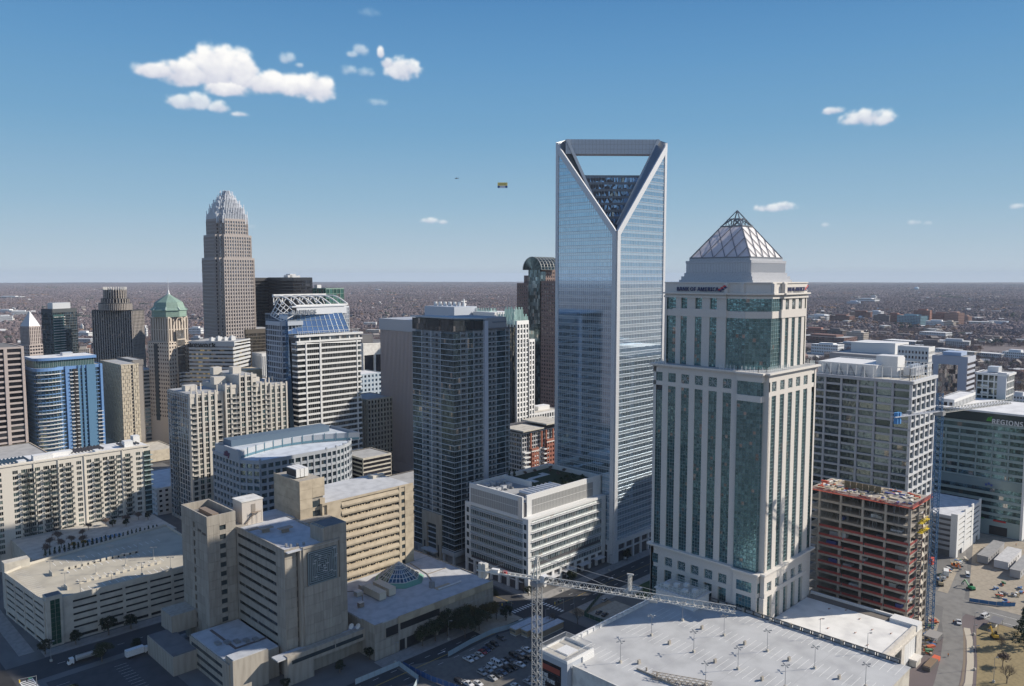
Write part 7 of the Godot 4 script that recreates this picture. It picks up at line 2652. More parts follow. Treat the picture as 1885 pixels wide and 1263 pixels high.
func person(at:Vector3,turn:float,top:Color,legs:Color,label:String,grp:String,bend:=0.0)->void:
	var key:=str(top)+str(legs)
	if not person0.has(key):
		var sh:=Vector3(0,1.44,0)
		var bones:=[[Vector3(0,1.0,0),sh,.15,.17],[sh,Vector3(0,1.56,.01),.07,.065],[Vector3(0,1.62,.02),Vector3(0,1.72,.03),.085,.10]]
		for s in [-1.0,1.0]:
			bones.append([Vector3(.02*s,1.42,0),Vector3(.19*s,1.42,0),.09,.075])
			bones.append([Vector3(.20*s,1.40,0),Vector3(.25*s,1.12,-.02),.062,.05])
			bones.append([Vector3(.25*s,1.12,-.02),Vector3(.24*s,.88,.10),.05,.036])
			bones.append([Vector3(.24*s,.88,.10),Vector3(.235*s,.78,.14),.042,.03])
			bones.append([Vector3(.09*s,.96,0),Vector3(.10*s,.52,.03*s+.02),.105,.07])
			bones.append([Vector3(.10*s,.52,.03*s+.02),Vector3(.10*s,.10,.06*s-.02),.068,.048])
			bones.append([Vector3(.10*s,.05,.06*s-.04),Vector3(.11*s,.04,.06*s+.14),.05,.042])
		var paint:=func(p:Vector3)->Color:
			if p.y>1.52 or (p.y<.90 and absf(p.x)>.18):return Color(.38,.23,.16)
			if p.y<.12:return Color(.06,.05,.04)
			return top if p.y>.98 else legs
		person0[key]=soft_body(bones,.045,paint).mesh(Vector3.ZERO)
	var o:=MeshInstance3D.new()
	o.name=numbered("person",self)
	o.mesh=person0[key]
	o.material_override=M.cloth
	o.transform=Transform3D(Basis(Vector3.UP,turn),at)
	add_child(o,true)
	tag(o,label, "person",grp)
	var h:=MB.new()
	for j in 3:
		for i in 8:
			var a:=TAU*i/8
			var b:=TAU*(i+1)/8
			var r0:float=[.135,.125,.085][j]
			var r1:float=[.125,.085,.0][j]
			var y0:float=[1.74,1.79,1.85][j]
			var y1:float=[1.79,1.85,1.87][j]
			h.quad(Vector3(cos(b)*r0,y0,sin(b)*r0+.03),Vector3(cos(a)*r0,y0,sin(a)*r0+.03),Vector3(cos(a)*r1,y1,sin(a)*r1+.03),Vector3(cos(b)*r1,y1,sin(b)*r1+.03))
	var hm:=MeshInstance3D.new()
	hm.name = "hair"
	hm.mesh=h.mesh(Vector3.ZERO)
	hm.material_override=M.black if top.g<.3 else M.white
	o.add_child(hm,true)
func leaves(mb:MB,c:Vector3,r:Vector3,n:int,s:float,pal:Array)->void:
	for i in n:
		var d:=Vector3(randfn(0,1),randfn(0,1),randfn(0,1)).normalized()
		var p:=c+d*r*pow(randf(),.45)
		var u:=Vector3(randfn(0,1),randfn(0,1),randfn(0,1)).normalized()
		var v:=u.cross(d+Vector3(.01,.3,0)).normalized()
		u=v.cross(u.cross(v)).normalized() if false else u
		var k:=s*randf_range(.6,1.3)
		mb.col=pal[randi()%pal.size()]
		mb.tri(p-u*k*.6,p+v*k*.5,p+u*k*.6)
		mb.tri(p+u*k*.6,p-v*k*.4,p-u*k*.6)
func branch(mb:MB,p:Vector3,d:Vector3,L:float,r:float,lev:int,tips:Array,kids:=4,spread:=.75)->void:
	var q:=p+d*L
	mb.tube(p,q,r,r*.62,5 if lev>1 else 3,false)
	tips.append([q,lev])
	if lev==0:return
	for i in kids:
		var a:=TAU*(i+randf()*.8)/kids
		var s:=d.cross(Vector3(.3,.2,.9)).normalized()
		var t:=d.cross(s)
		var e:=(d+(s*cos(a)+t*sin(a))*randf_range(spread*.6,spread*1.25)).normalized()
		e=(e+Vector3(0,.12,0)).normalized()
		branch(mb,p.lerp(q,randf_range(.55,1.0)),e,L*randf_range(.6,.85),r*.55,lev-1,tips,kids,spread)
var proto:={}
func tree_kind(kind:String)->Array:
	if proto.has(kind):return proto[kind]
	var tr:=MB.new()
	var cr:=MB.new()
	var tips:=[]
	var bark:=mat(.13,.105,.085,.95)
	var cm:=M.leaf as Material
	match kind:
		"oak", "amber", "gold":
			branch(tr,Vector3(0,0,0),Vector3(0,1,0),3.2,.28,3,tips,4,.8)
			var pal:=tint(.035,.045,.020,.5)
			if kind== "amber":pal=[Color(.10,.075,.025),Color(.075,.065,.022),Color(.13,.085,.02),Color(.05,.05,.02)]
			if kind== "gold":pal=[Color(.32,.20,.03),Color(.25,.15,.03),Color(.2,.14,.03)]
			for t in tips:
				if t[1]<2:leaves(cr,t[0]+Vector3(0,.3,0),Vector3(1.15,.9,1.15),34,.42,pal)
		"evergreen":
			tr.tube(Vector3.ZERO,Vector3(0,3.4,0),.3,.2,7)
			for i in 60:
				var d:=Vector3(randfn(0,1),randfn(0,.8),randfn(0,1)).normalized()
				var p:=Vector3(0,5.2,0)+d*Vector3(3.3,2.7,3.3)*randf_range(.55,1.0)
				leaves(cr,p,Vector3(.9,.7,.9),36,.4,tint(.016,.028,.012,.5))
		"pine":
			tr.tube(Vector3.ZERO,Vector3(0,12.5,0),.32,.08,7)
			for i in 90:
				var y:=randf_range(1.2,13.0)
				var rr:=(14.0-y)*.36
				var a:=randf()*TAU
				var k:=sqrt(randf())*rr
				leaves(cr,Vector3(cos(a)*k,y,sin(a)*k),Vector3(.9,.6,.9),30,.42,tint(.020,.040,.022,.5))
		"bare":
			branch(tr,Vector3.ZERO,Vector3(0,1,0),2.6,.2,5,tips,4,.62)
			cr=null
		"cone":
			tr.tube(Vector3.ZERO,Vector3(0,.8,0),.12,.1,5)
			for i in 34:
				var y:=randf_range(.3,4.0)
				var rr:=.85*(1-y/4.8)
				var a:=randf()*TAU
				leaves(cr,Vector3(cos(a)*rr*.7,y,sin(a)*rr*.7),Vector3(.36,.4,.36),16,.3,tint(.030,.050,.022,.45))
		"bush":
			tr.tube(Vector3.ZERO,Vector3(0,.3,0),.1,.1,5)
			for i in 22:
				var d:=Vector3(randfn(0,1),absf(randfn(0,.9)),randfn(0,1)).normalized()
				leaves(cr,Vector3(0,.5,0)+d*Vector3(.85,.75,.85),Vector3(.35,.3,.35),18,.22,tint(.045,.062,.028,.45))
		"twiggy":
			branch(tr,Vector3.ZERO,Vector3(0,1,0),1.2,.12,4,tips,4,.7)
			for t in tips:
				if t[1]==0:leaves(cr,t[0],Vector3(.6,.5,.6),4,.2,[Color(.16,.12,.10),Color(.2,.14,.10),Color(.12,.09,.08)])
	proto[kind]=[tr.mesh(Vector3.ZERO),bark,cr.mesh(Vector3.ZERO) if cr and cr.v.size() else null,cm]
	return proto[kind]
func plant(called:String,kind:String,at:Vector3,s:float,label:String,cat:String,grp:= "")->void:
	var k:=tree_kind(kind)
	var t:=thing(called,label,cat,at,grp)
	t.rotation.y=randf()*TAU
	t.scale=Vector3(s,s*randf_range(.92,1.08),s)
	for i in [0,2]:
		if k[i]==null:continue
		var o:=MeshInstance3D.new()
		o.name = "trunk" if i==0 else "crown"
		o.mesh=k[i]
		o.material_override=k[i+1]
		t.add_child(o,true)
var shapes:={}
func car_shape(kind:String)->Array:
	if shapes.has(kind):return shapes[kind]
	var P:Array={
		"sedan":[[[-2.3,.35],[2.3,.32],[2.33,.62],[1.2,.92],[-1.75,.98],[-2.32,.9]],[[1.1,.9],[.35,1.40],[-.95,1.42],[-1.8,.96]],1.78,4.6],
		"suv":[[[-2.3,.4],[2.3,.38],[2.33,.78],[1.3,1.06],[-2.3,1.08]],[[1.25,1.04],[.55,1.68],[-1.9,1.70],[-2.25,1.06]],1.86,4.6],
		"pickup":[[[-2.75,.45],[2.75,.42],[2.78,.86],[1.55,1.10],[-2.75,1.08]],[[1.5,1.08],[.85,1.74],[-.5,1.76],[-.75,1.08]],1.95,5.5],
		"van":[[[-2.7,.4],[2.7,.38],[2.75,.85],[2.3,1.2],[-2.7,1.25]],[[2.35,1.15],[1.7,2.05],[-2.6,2.12],[-2.7,1.2]],1.98,5.4],
	}[kind]
	var W:float=P[2]/2
	var b:=MB.new()
	var lower:Array=P[0]
	var n:=lower.size()
	for i in n:
		var a:Array=lower[i]
		var c:Array=lower[(i+1)%n]
		b.quad(Vector3(a[0],a[1],-W),Vector3(a[0],a[1],W),Vector3(c[0],c[1],W),Vector3(c[0],c[1],-W))
	for s in [-1.0,1.0]:
		for i in range(1,n-1):
			var q:=[lower[0],lower[i],lower[i+1]]
			var v:=q.map(func(e):return Vector3(e[0],e[1],W*s))
			if s>0:b.tri(v[0],v[1],v[2])
			else:b.tri(v[0],v[2],v[1])
	var cab:Array=P[1]
	var w2:=W*.80
	var wv:=[W*.96,w2,w2,W*.96]
	var roof:=[Vector3(cab[1][0],cab[1][1],w2),Vector3(cab[1][0],cab[1][1],-w2),Vector3(cab[2][0],cab[2][1],-w2),Vector3(cab[2][0],cab[2][1],w2)]
	b.quad(roof[0],roof[1],roof[2],roof[3])
	if kind== "pickup":
		b.col=Color(.12,.12,.12)
		b.quad(Vector3(-2.6,1.085,W*.85),Vector3(-.8,1.085,W*.85),Vector3(-.8,1.085,-W*.85),Vector3(-2.6,1.085,-W*.85))
		b.col=Color.WHITE
	var g:=MB.new()
	for i in 3:
		var a:Array=cab[i]
		var c:Array=cab[i+1]
		if i==1:continue
		g.quad(Vector3(a[0],a[1],-wv[i]),Vector3(a[0],a[1],wv[i]),Vector3(c[0],c[1],wv[i+1]),Vector3(c[0],c[1],-wv[i+1]))
	for s in [-1.0,1.0]:
		var q:=[]
		for i in 4:q.append(Vector3(cab[i][0],cab[i][1],wv[i]*s))
		if s>0:g.quad(q[3],q[0],q[1],q[2])
		else:g.quad(q[0],q[3],q[2],q[1])
	var pil:=MB.new()
	for s in [-1.0,1.0]:
		for t in [0.0,.36,.68,1.0]:
			var lo:=Vector3(lerpf(cab[0][0],cab[3][0],t),lerpf(cab[0][1],cab[3][1],t),W*.965*s)
			var hi:=Vector3(lerpf(cab[1][0],cab[2][0],t),lerpf(cab[1][1],cab[2][1],t),w2*1.005*s)
			if kind== "van" and t>.3:pil.bar(lo,hi,.2)
			else:pil.bar(lo,hi,.05)
	var wh:=MB.new()
	wh.tube(Vector3(0,0,-.11),Vector3(0,0,.11),.34,.34,10)
	wh.tube(Vector3(0,0,.11),Vector3(0,0,-.11),.34,.34,10)
	var lt:=MB.new()
	for s in [-1.0,1.0]:lt.box(P[3]/2-.06,P[3]/2+.05,.62,.76,s*W*.78-.2,s*W*.78+.2)
	shapes[kind]=[b.mesh(Vector3.ZERO),g.mesh(Vector3.ZERO),pil.mesh(Vector3.ZERO),wh.mesh(Vector3.ZERO),lt.mesh(Vector3.ZERO),W,P[3]]
	return shapes[kind]
var paints:={}
func car(kind:String,col:Color,at:Vector3,turn:float,label:String,grp:= "")->void:
	var s:=car_shape(kind)
	var t:=thing("parked_car",label,{"sedan": "car", "suv": "car", "pickup": "pickup truck", "van": "van"}[kind],at,grp)
	t.rotation.y=turn
	if not paints.has(col):
		var m:=mat(col.r,col.g,col.b,.25)
		m.clearcoat_enabled=true
		m.clearcoat=.6
		paints[col]=m
	var add:=func(called:String,mesh:Mesh,ma:Material,p:=Vector3.ZERO):
		var o:=MeshInstance3D.new()
		o.name=numbered(called,t)
		o.mesh=mesh
		o.material_override=ma
		o.position=p
		t.add_child(o,true)
	add.call("body",s[0],paints[col])
	add.call("window",s[1],M.carglass)
	add.call("pillar",s[2],paints[col])
	add.call("headlights",s[4],M.offwhite)
	for x in [-.31,.31]:
		for z in [-.86,.86]:add.call("wheel",s[3],M.black,Vector3(s[6]*x,.34,s[5]*z))
func lorry(at:Vector3,turn:float,L:float,round_tank:bool,label:String)->void:
	var t:=thing("parked_lorry",label, "lorry",at)
	t.rotation.y=turn
	var o:=origin(t)
	var mb:=MB.new()
	if round_tank:mb.tube(o+Vector3(-L/2,2.2,0),o+Vector3(L/2-3.4,2.2,0),1.25,1.25,14)
	else:mb.box(o.x-L/2,o.x+L/2-2.6,o.y+1.0,o.y+3.7,o.z-1.25,o.z+1.25)
	if round_tank:mb.tube(o+Vector3(L/2-3.4,2.2,0),o+Vector3(-L/2,2.2,0),1.25,1.25,14)
	part("cargo_body",mb,M.white,t)
	var cb:=MB.new()
	var x:=o.x+L/2
	cb.hexa([Vector3(x-2.3,o.y+.6,o.z+1.15),Vector3(x,o.y+.6,o.z+1.15),Vector3(x,o.y+.6,o.z-1.15),Vector3(x-2.3,o.y+.6,o.z-1.15),Vector3(x-2.3,o.y+2.9,o.z+1.05),Vector3(x-.7,o.y+2.9,o.z+1.05),Vector3(x-.7,o.y+2.9,o.z-1.05),Vector3(x-2.3,o.y+2.9,o.z-1.05)],true)
	part("cab",cb,M.white,t)
	var g:=MB.new()
	g.quad(Vector3(x-.28,o.y+1.75,o.z+1.0),Vector3(x-.28,o.y+1.75,o.z-1.0),Vector3(x-.62,o.y+2.7,o.z-.95),Vector3(x-.62,o.y+2.7,o.z+.95))
	part("windscreen",g,M.carglass,t)
	var fr:=MB.new()
	fr.box(o.x-L/2,x-.4,o.y+.6,o.y+.98,o.z-.7,o.z+.7)
	part("chassis",fr,M.black,t)
	for u in [-L/2+1.2,-L/2+2.4,L/2-1.4]:
		for z in [-1.0,1.0]:
			var w:=MB.new()
			w.tube(o+Vector3(u,.52,z-.15),o+Vector3(u,.52,z+.15),.52,.52,10)
			w.tube(o+Vector3(u,.52,z+.15),o+Vector3(u,.52,z-.15),.52,.52,10)
			part("wheel",w,M.black,t)
func ribbon(mb:MB,pts:Array,w:float,y:float)->void:
	for i in pts.size()-1:
		var a:=Vector3(pts[i][0],y,pts[i][1])
		var b:=Vector3(pts[i+1][0],y,pts[i+1][1])
		var p:=a
		var q:=b
		var n0:=(b-a).cross(Vector3.UP).normalized()
		var n1:=n0
		if i>0:n0=(n0+(a-Vector3(pts[i-1][0],y,pts[i-1][1])).cross(Vector3.UP).normalized()).normalized()
		if i<pts.size()-2:n1=(n1+(Vector3(pts[i+2][0],y,pts[i+2][1])-b).cross(Vector3.UP).normalized()).normalized()
		mb.quad(p+n0*w/2,q+n1*w/2,q-n1*w/2,p-n0*w/2)
func dashes(mb:MB,pts:Array,w:float,y:float,on:float,off:float)->void:
	for i in pts.size()-1:
		var a:=Vector2(pts[i][0],pts[i][1])
		var b:=Vector2(pts[i+1][0],pts[i+1][1])
		var L:=a.distance_to(b)
		var s:=0.0
		while s<L-on:
			var p:=a.lerp(b,s/L)
			var q:=a.lerp(b,(s+on)/L)
			ribbon(mb,[[p.x,p.y],[q.x,q.y]],w,y)
			s+=on+off
func slab(mb:MB,x0:float,x1:float,z0:float,z1:float,y:float)->void:
	mb.quad(Vector3(x0,y,z1),Vector3(x1,y,z1),Vector3(x1,y,z0),Vector3(x0,y,z0))
func streets()->void:
	var city:=MB.new()
	slab(city,20,900,-1400,-105,.012)
	slab(city,20,300,-105,20,.012)
	struct("city_pavement",city,mat(.15,.148,.145,.95,M.patch,.02))
	var rd:=MB.new()
	var roads:=[[[[30,-253],[700,-253]],17.0],[[[271,-262],[271,-1000]],16.0],[[[30,-364],[262,-364]],19.0],[[[64,-200],[64,-800]],18.0],[[[560,-262],[560,-800]],16],[[[271,-245],[271,-208]],10]]
	for r in roads:ribbon(rd,r[0],r[1],.020)
	struct("road",rd,M.asphalt)
	var rr:=MB.new()
	var curve:=[[300,-84],[341,-91],[362,-95.2],[386,-101],[404,-107],[424,-112],[470,-122],[560,-148],[640,-170]]
	ribbon(rr,curve,8.4,.024)
	ribbon(rr,[[432,-140],[428,-104],[425,-60],[424,0]],18.0,.028)
	struct("curved_road",rr,mat(.20,.195,.185,.95,M.patch,.05))
	var pv:=MB.new()
	for s in [[186,262,-269.6,-261.8],[280,700,-267.8,-261.8],[290,560,-244.4,-239],[80,86,-470,-383],[88,262,-381.2,-374.2],[122,262,-354,-349],[280.2,284.8,-420,-262],[257.2,262.6,-420,-262]]:
		pv.box(s[0],s[1],0,.13,s[2],s[3])
	struct("pavement",pv,mat(.30,.29,.275,.9,M.patch,.08))
	var pth:=MB.new()
	ribbon(pth,[[330,-82.6],[347,-84.6],[366,-89],[388,-95],[402,-100]],2.6,.05)
	struct("footpath",pth,mat(.50,.45,.36,.9,M.grit,.2))
	var rail:=MB.new()
	ribbon(rail,[[330,-84.8],[347,-86.9],[366,-91.3],[388,-97.2],[400,-100.6]],.9,.046)
	struct("kerb_strip",rail,mat(.19,.15,.11,.9))
	var mk:=MB.new()
	dashes(mk,[[60,-257.4],[255,-257.4]],.16,.030,3,6)
	dashes(mk,[[60,-248.6],[255,-248.6]],.16,.030,3,6)
	dashes(mk,[[290,-257.4],[600,-257.4]],.16,.030,3,6)
	dashes(mk,[[290,-248.6],[600,-248.6]],.16,.030,3,6)
	dashes(mk,[[90,-364],[255,-364]],.16,.030,3,5)
	dashes(mk,[[60,-420],[60,-220]],.16,.030,3,5)
	for i in 8:slab(mk,263.6+i*1.9,264.4+i*1.9,-264.4,-261.4,.031)
	for i in 8:slab(mk,280.6,283.2,-260.6+i*1.9,-259.8+i*1.9,.031)
	for i in 8:slab(mk,259.0,261.8,-260.6+i*1.9,-259.8+i*1.9,.031)
	for i in 7:slab(mk,74.6,79.0,-357.5+i*1.7,-356.8+i*1.7,.031)
	slab(mk,74.4,74.7,-358,-346,.032)
	slab(mk,78.9,79.2,-358,-346,.032)
	for x in [150,210,330,420]:
		slab(mk,x,x+3.2,-256,-255.7,.031)
		mk.tri(Vector3(x+3.2,.031,-255.2),Vector3(x+4.4,.031,-255.85),Vector3(x+3.2,.031,-256.5))
	var z:=-344.0
	while z<-306:
		slab(mk,84,89,z,z+.12,.034)
		slab(mk,106,111,z,z+.12,.034)
		z+=2.8
	slab(mk,429,429.2,-100,-40,.034)
	slab(mk,420.4,420.6,-100,-40,.034)
	struct("road_marking",mk,M.paint)
	var yl:=MB.new()
	ribbon(yl,[[60,-253.15],[262,-253.15]],.12,.030)
	ribbon(yl,[[60,-252.85],[262,-252.85]],.12,.030)
	ribbon(yl,[[281,-253.15],[700,-253.15]],.12,.030)
	ribbon(yl,[[271,-270],[271,-600]],.16,.030)
	struct("centre_line",yl,M.yellow)
	var lot:=MB.new()
	lot.cap(P2([190,-259,190,-190,262,-190,262,-245,254,-249,240,-251,212,-249.6]),.022)
	struct("gravel_lot",lot,mat(.16,.15,.135,.95,M.patch,.08))
	var lot2:=MB.new()
	slab(lot2,82,122,-350,-295,.026)
	struct("car_lot",lot2,mat(.07,.07,.075,.95,M.patch,.05))
	var dirt:=MB.new()
	slab(dirt,283,308,-244,-236,.034)
	struct("dirt_verge",dirt,mat(.30,.22,.14,.95,M.patch,.15))
	var gl:=MB.new()
	slab(gl,284.6,310,-236,-212,.032)
	struct("sand_lot",gl,mat(.38,.34,.28,.95,M.patch,.1))
	var lawn:=MB.new()
	slab(lawn,322,352,-242,-226,.036)
	struct("lawn",lawn,mat(.05,.085,.03,.95,M.grit,.3))
	var grass:=MB.new()
	grass.cap(P2([320,-78,345,-81.5,366,-86.4,388,-92.4,404,-96.5,417,-94,417,40,320,40]),.03)
	struct("winter_grass",grass,mat(.26,.205,.105,.95,M.patch,.12))
	var site:=MB.new()
	site.cap(P2([362,-104,402,-111.5,406,-116,402,-118,366,-118,359,-108]),.03)
	site.cap(P2([436,-108,470,-116.5,560,-138,560,-60,436,-60]),.031)
	site.cap(P2([440,-124,500,-131,500,-128.6,440,-119]),.032)
	struct("site_ground",site,mat(.34,.295,.23,.95,M.patch,.1))
	var park:=MB.new()
	slab(park,106,176,-456,-446,.03)
	struct("planted_bed",park,mat(.12,.10,.07,.95,M.patch,.2))
	var plaza:=MB.new()
	slab(plaza,236,262,-269.8,-255,.14)
	struct("corner_plaza",plaza,mat(.40,.35,.28,.9,M.patch,.1))
func street_things()->void:
	var W:=Color(.62,.62,.61)
	var S:=Color(.34,.35,.36)
	var K:=Color(.02,.02,.022)
	var D:=Color(.06,.065,.075)
	var lots:=[
		["pickup",W,215.6,-242.1, "white pickup at the left end of the lot's rear row"],["sedan",S,218.6,-241.9, "silver saloon beside the white pickup in the lot's rear row"],["sedan",Color(.5,.47,.42),221.9,-242.0, "pale beige saloon left of the red car in the lot"],["sedan",Color(.25,.015,.02),224.6,-242.8, "red saloon, the only red car in the gravel lot"],["sedan",Color(.02,.03,.09),227.3,-243.3, "dark blue saloon right of the red car"],["suv",K,230.2,-243.9, "black car second right of the red car"],["suv",K,233.2,-244.3, "black car at the right end of the lot's rear row"],["suv",D,239.4,-246.4, "dark grey car alone beside the blue fence, rearmost in the lot"],
		["pickup",W,239.5,-230.4, "white pickup near the crane mast, right end of the lot's third row"],["suv",K,232.2,-231.2, "black car with white windscreen glare, lot's third row"],["sedan",S,235.7,-230.6, "grey saloon beside the black car, lot's third row"],["suv",K,231.4,-225.0, "black car in front of the grey saloon near the mast"],["sedan",K,235.0,-224.6, "black saloon closest to the crane mast"],
		["van",W,221.8,-230.9, "long white van in the middle of the gravel lot"],["suv",W,218.6,-230.8, "white car left of the white van in the gravel lot"],["sedan",S,224.9,-230.0, "silver saloon right of the white van"],["sedan",D,228.0,-230.2, "dark saloon second right of the white van"],["suv",S,212.0,-229.6, "silver car at the left end of the van's row"],["pickup",S,215.4,-230.0, "silver pickup between silver car and white car"],["sedan",S,212.3,-223.6, "silver saloon nearest the camera, front row left"],["sedan",D,215.4,-223.9, "dark saloon second from the left, front row"],["sedan",Color(.10,.14,.20),218.4,-224.0, "blue-grey saloon third from the left, front row"],["suv",K,221.4,-224.2, "black car fourth from the left, front row"],["suv",K,224.5,-224.0, "black car left of the front row's white pickup"],["pickup",W,228.0,-223.4, "white pickup at the right end of the front row"],
		["suv",K,200.8,-231.2, "black car behind the blue banner fence, lower edge"],["pickup",W,202.0,-227.2, "white pickup cut by the bottom edge, left of the lot"],["sedan",W,205.2,-224.6, "white saloon at the bottom edge, left of the lot"],["sedan",S,220.2,-211.0, "grey saloon at the bottom edge by the crane mast"],["sedan",S,223.6,-211.2, "second grey saloon at the bottom edge by the crane mast"],["sedan",W,214.6,-212.4, "white saloon at the bottom edge, middle of the lot"]]
	for c in lots:car(c[0],c[1],Vector3(c[2],.03,c[3]),PI/2*-1.0+randf_range(-.06,.06),c[4], "cars in the gravel lot")
	for c in [["sedan",D,292.4,-232.2, "dark car at the rear of the green-fenced sand lot"],["sedan",K,292.6,-228.6, "dark car in front of the other in the green-fenced sand lot"],["sedan",Color(.15,.03,.03),294.0,-218.2, "dark red car by the white car in the sand lot"],["sedan",W,297.5,-216.6, "white car in the sand lot's near corner"],["suv",S,306,-239.2, "grey car behind the crane jib on the sand lot"]]:
		car(c[0],c[1],Vector3(c[2],.04,c[3]),.15+randf_range(-.1,.1),c[4])
	for c in [["pickup",W,405,-104.2,-2.8, "white pickup with a red load parked beside the curved road"],["van",W,421,-97.2,-.2, "white van with dark blue sides at the road junction"],["van",W,473,-118.6,-2.8, "white van alone on the far yard's road"],["pickup",S,526,-123,.4, "grey pickup near the far end of the yard"],["suv",D,105,-362,3.1, "dark car in the shaded street at the lower left"]]:
		car(c[0],c[1],Vector3(c[2],.05,c[3]),c[4],c[5])
	lorry(Vector3(100,.04,-359),PI,15,true, "white tanker lorry parked under trees in the lower left street")
	lorry(Vector3(117,.04,-347.6),0,10,false, "white box lorry beside the concrete block's low wing, lower left")
	lorry(Vector3(466,.04,-127.4),.3,8,false, "white lorry in front of the white car park")
	var fen:=[["pale_blue_fence",[[211.5,-250.7],[226,-252.6],[240,-253.1],[248,-251.2],[255,-250.5],[262,-250]],mat(.30,.40,.46,.7),2.4, "pale blue mesh fence along the gravel lot's street side"],["blue_banner_fence",[[192.4,-257.7],[192.6,-249],[193.4,-240],[196.5,-225],[201,-214]],mat(.03,.09,.24,.7),2.4, "dark blue printed banner fence curving round the lower lot"],["green_fence",[[284.7,-215],[284.7,-235.2],[309,-244.6]],mat(.045,.09,.06,.8),2.2, "dark green mesh fence round the sand lot"],["site_barrier",[[436,-108],[439,-100],[441.6,-94],[446,-90]],mat(.04,.14,.30,.7),2.0, "blue hoarding curving round the corner of the far yard"],["pale_corner_fence",[[170,-259.6],[191.6,-259.2],[190,-244],[180,-236]],mat(.36,.45,.50,.7),2.4, "pale blue fence at the bottom edge by the street corner"]]
	for f in fen:
		var p:Array=f[1]
		var t:=thing(f[0],f[4], "fence",Vector3(p[0][0],0,p[0][1]))
		for i in p.size()-1:
			var w:=Wl.new(Vector3(p[i][0],.03,p[i][1]),Vector3(p[i+1][0],.03,p[i+1][1]))
			var n:=maxi(1,int(w.L/3.0))
			for k in n:
				pb("fence_panel",t,w,w.L*k/n+.08,w.L*(k+1)/n-.08,.1,f[3],-.02,.02,f[2])
				pb("post",t,w,w.L*k/n-.05,w.L*k/n+.05,0,f[3]+.15,-.05,.05,M.steel)
	for c in [[246,264,-247.4,-243.6, "nearer tan"],[248.5,266.5,-242.6,-238.8, "middle"],[250,268,-237.6,-233.8, "farther"]]:
		var t:=thing("site_cabin", "long %s site cabin with a pale roof behind the crane mast"%c[4], "site cabin",Vector3(c[0],0,c[2]))
		bx("walls",t,c[0],c[1],.5,3.2,c[2],c[3],mat(.36,.29,.20,.8))
		bx("roof",t,c[0]-.2,c[1]+.2,3.2,3.45,c[2]-.2,c[3]+.2,mat(.50,.52,.56,.8,M.patch,.2))
		bx("skirting",t,c[0]+.1,c[1]-.1,0.02,.5,c[2]+.1,c[3]-.1,M.offwhite)
		for i in 4:bx("window",t,c[0]-.04,c[0]+.05,1.5,2.5,c[2]+.4+i*.85,c[2]+.9+i*.85,M.glasssolid)
	for c in [[498,528,-112,-105, "white long",.56],[488,520,-102,-97, "nearer grey",.34],[500,535,-121,-115.4, "farther grey",.30]]:
		var t:=thing("site_trailer", "%s trailer office in the yard at the right edge"%c[4], "site cabin",Vector3(c[0],0,c[2]))
		bx("walls",t,c[0],c[1],.4,4.6,c[2],c[3],mat(c[5],c[5],c[5]*1.03,.7))
		bx("roof",t,c[0]-.2,c[1]+.2,4.6,4.8,c[2]-.2,c[3]+.2,mat(c[5]*.9,c[5]*.9,c[5]*.9,.8,M.patch,.1))
		for i in 5:bx("window",t,c[0]+2+i*5,c[0]+3.2+i*5,2.0,3.2,c[3],c[3]+.06,M.glasssolid)
	var cols:=[mat(.40,.33,.22,.85),mat(.20,.15,.11,.9),mat(.55,.50,.42,.85),mat(.10,.10,.11,.7),mat(.45,.10,.04,.7),M.alu,mat(.10,.22,.12,.7),mat(.06,.14,.30,.7),M.white]
	var spots:=[]
	for i in 70:
		var r:=i%3
		if r==0:spots.append(Vector2(randf_range(438,500),randf_range(-104,-76)))
		elif r==1:spots.append(Vector2(randf_range(446,500),randf_range(-129.4,-126.2)))
		else:spots.append(Vector2(randf_range(360,398),0))
	for i in spots.size():
		var p:Vector2=spots[i]
		if p.y==0:p.y=lerpf(-104.0,-112.6,(p.x-360)/38.0)+randf_range(-1.5,1.0)
		var t:=thing("material_stack", "pile of building material lying on the site ground at the right", "building material",Vector3(p.x,.04,p.y), "material piles on the site")
		for k in 3:
			var o:=MeshInstance3D.new()
			o.name=numbered("stacked_piece",t)
			o.mesh=unit
			o.material_override=cols[randi()%cols.size()]
			var h:=randf_range(.3,.9)
			o.transform=Transform3D(Basis(Vector3.UP,randf()*PI).scaled_local(Vector3(randf_range(1,4),h,randf_range(.6,1.6))),Vector3(randf_range(-.7,.7),h/2+k*.45,randf_range(-.7,.7)))
			t.add_child(o,true)
	for c in [[399.5,-88,.6,Color(.62,.36,.03), "orange excavator digging on the bare ground beside the curved road"],[482,-127.6,-2.4,Color(.60,.16,.03), "orange boom lift in front of the white car park"],[454,-112,1.0,Color(.04,.25,.10), "green machine on the yard's near edge"],[449,-125,.3,Color(.50,.40,.25), "tan excavator behind the blue crane's mast"]]:
		digger(Vector3(c[0],.05,c[1]),c[2],c[3],c[4])
	var sk:=thing("material_skip", "long dark skip of timber beside the curved road", "skip",Vector3(351,0,-99.4))
	bx("tub",sk,345,356,.05,1.7,-101.6,-98.6,mat(.10,.09,.085,.8))
	for i in 5:bx("timber",sk,345.6,355.4,1.5,1.95,-101.4+i*.56,-100.96+i*.56,mat(.20,.14,.09,.9))
	bx("red_lid",sk,356.2,360,.05,1.5,-101.5,-99,mat(.55,.10,.04,.7))
	var shd:=thing("site_shelter", "grey flat-roofed open shelter at the blue crane's foot", "shelter",Vector3(376,0,-106.6))
	bx("roof",shd,371.5,380,3.4,3.7,-109.6,-104,mat(.26,.25,.24,.8))
	for q in [[372,-109.2],[379.6,-109.2],[372,-104.4],[379.6,-104.4]]:bx("post",shd,q[0]-.1,q[0]+.1,.04,3.4,q[1]-.1,q[1]+.1,M.steel)
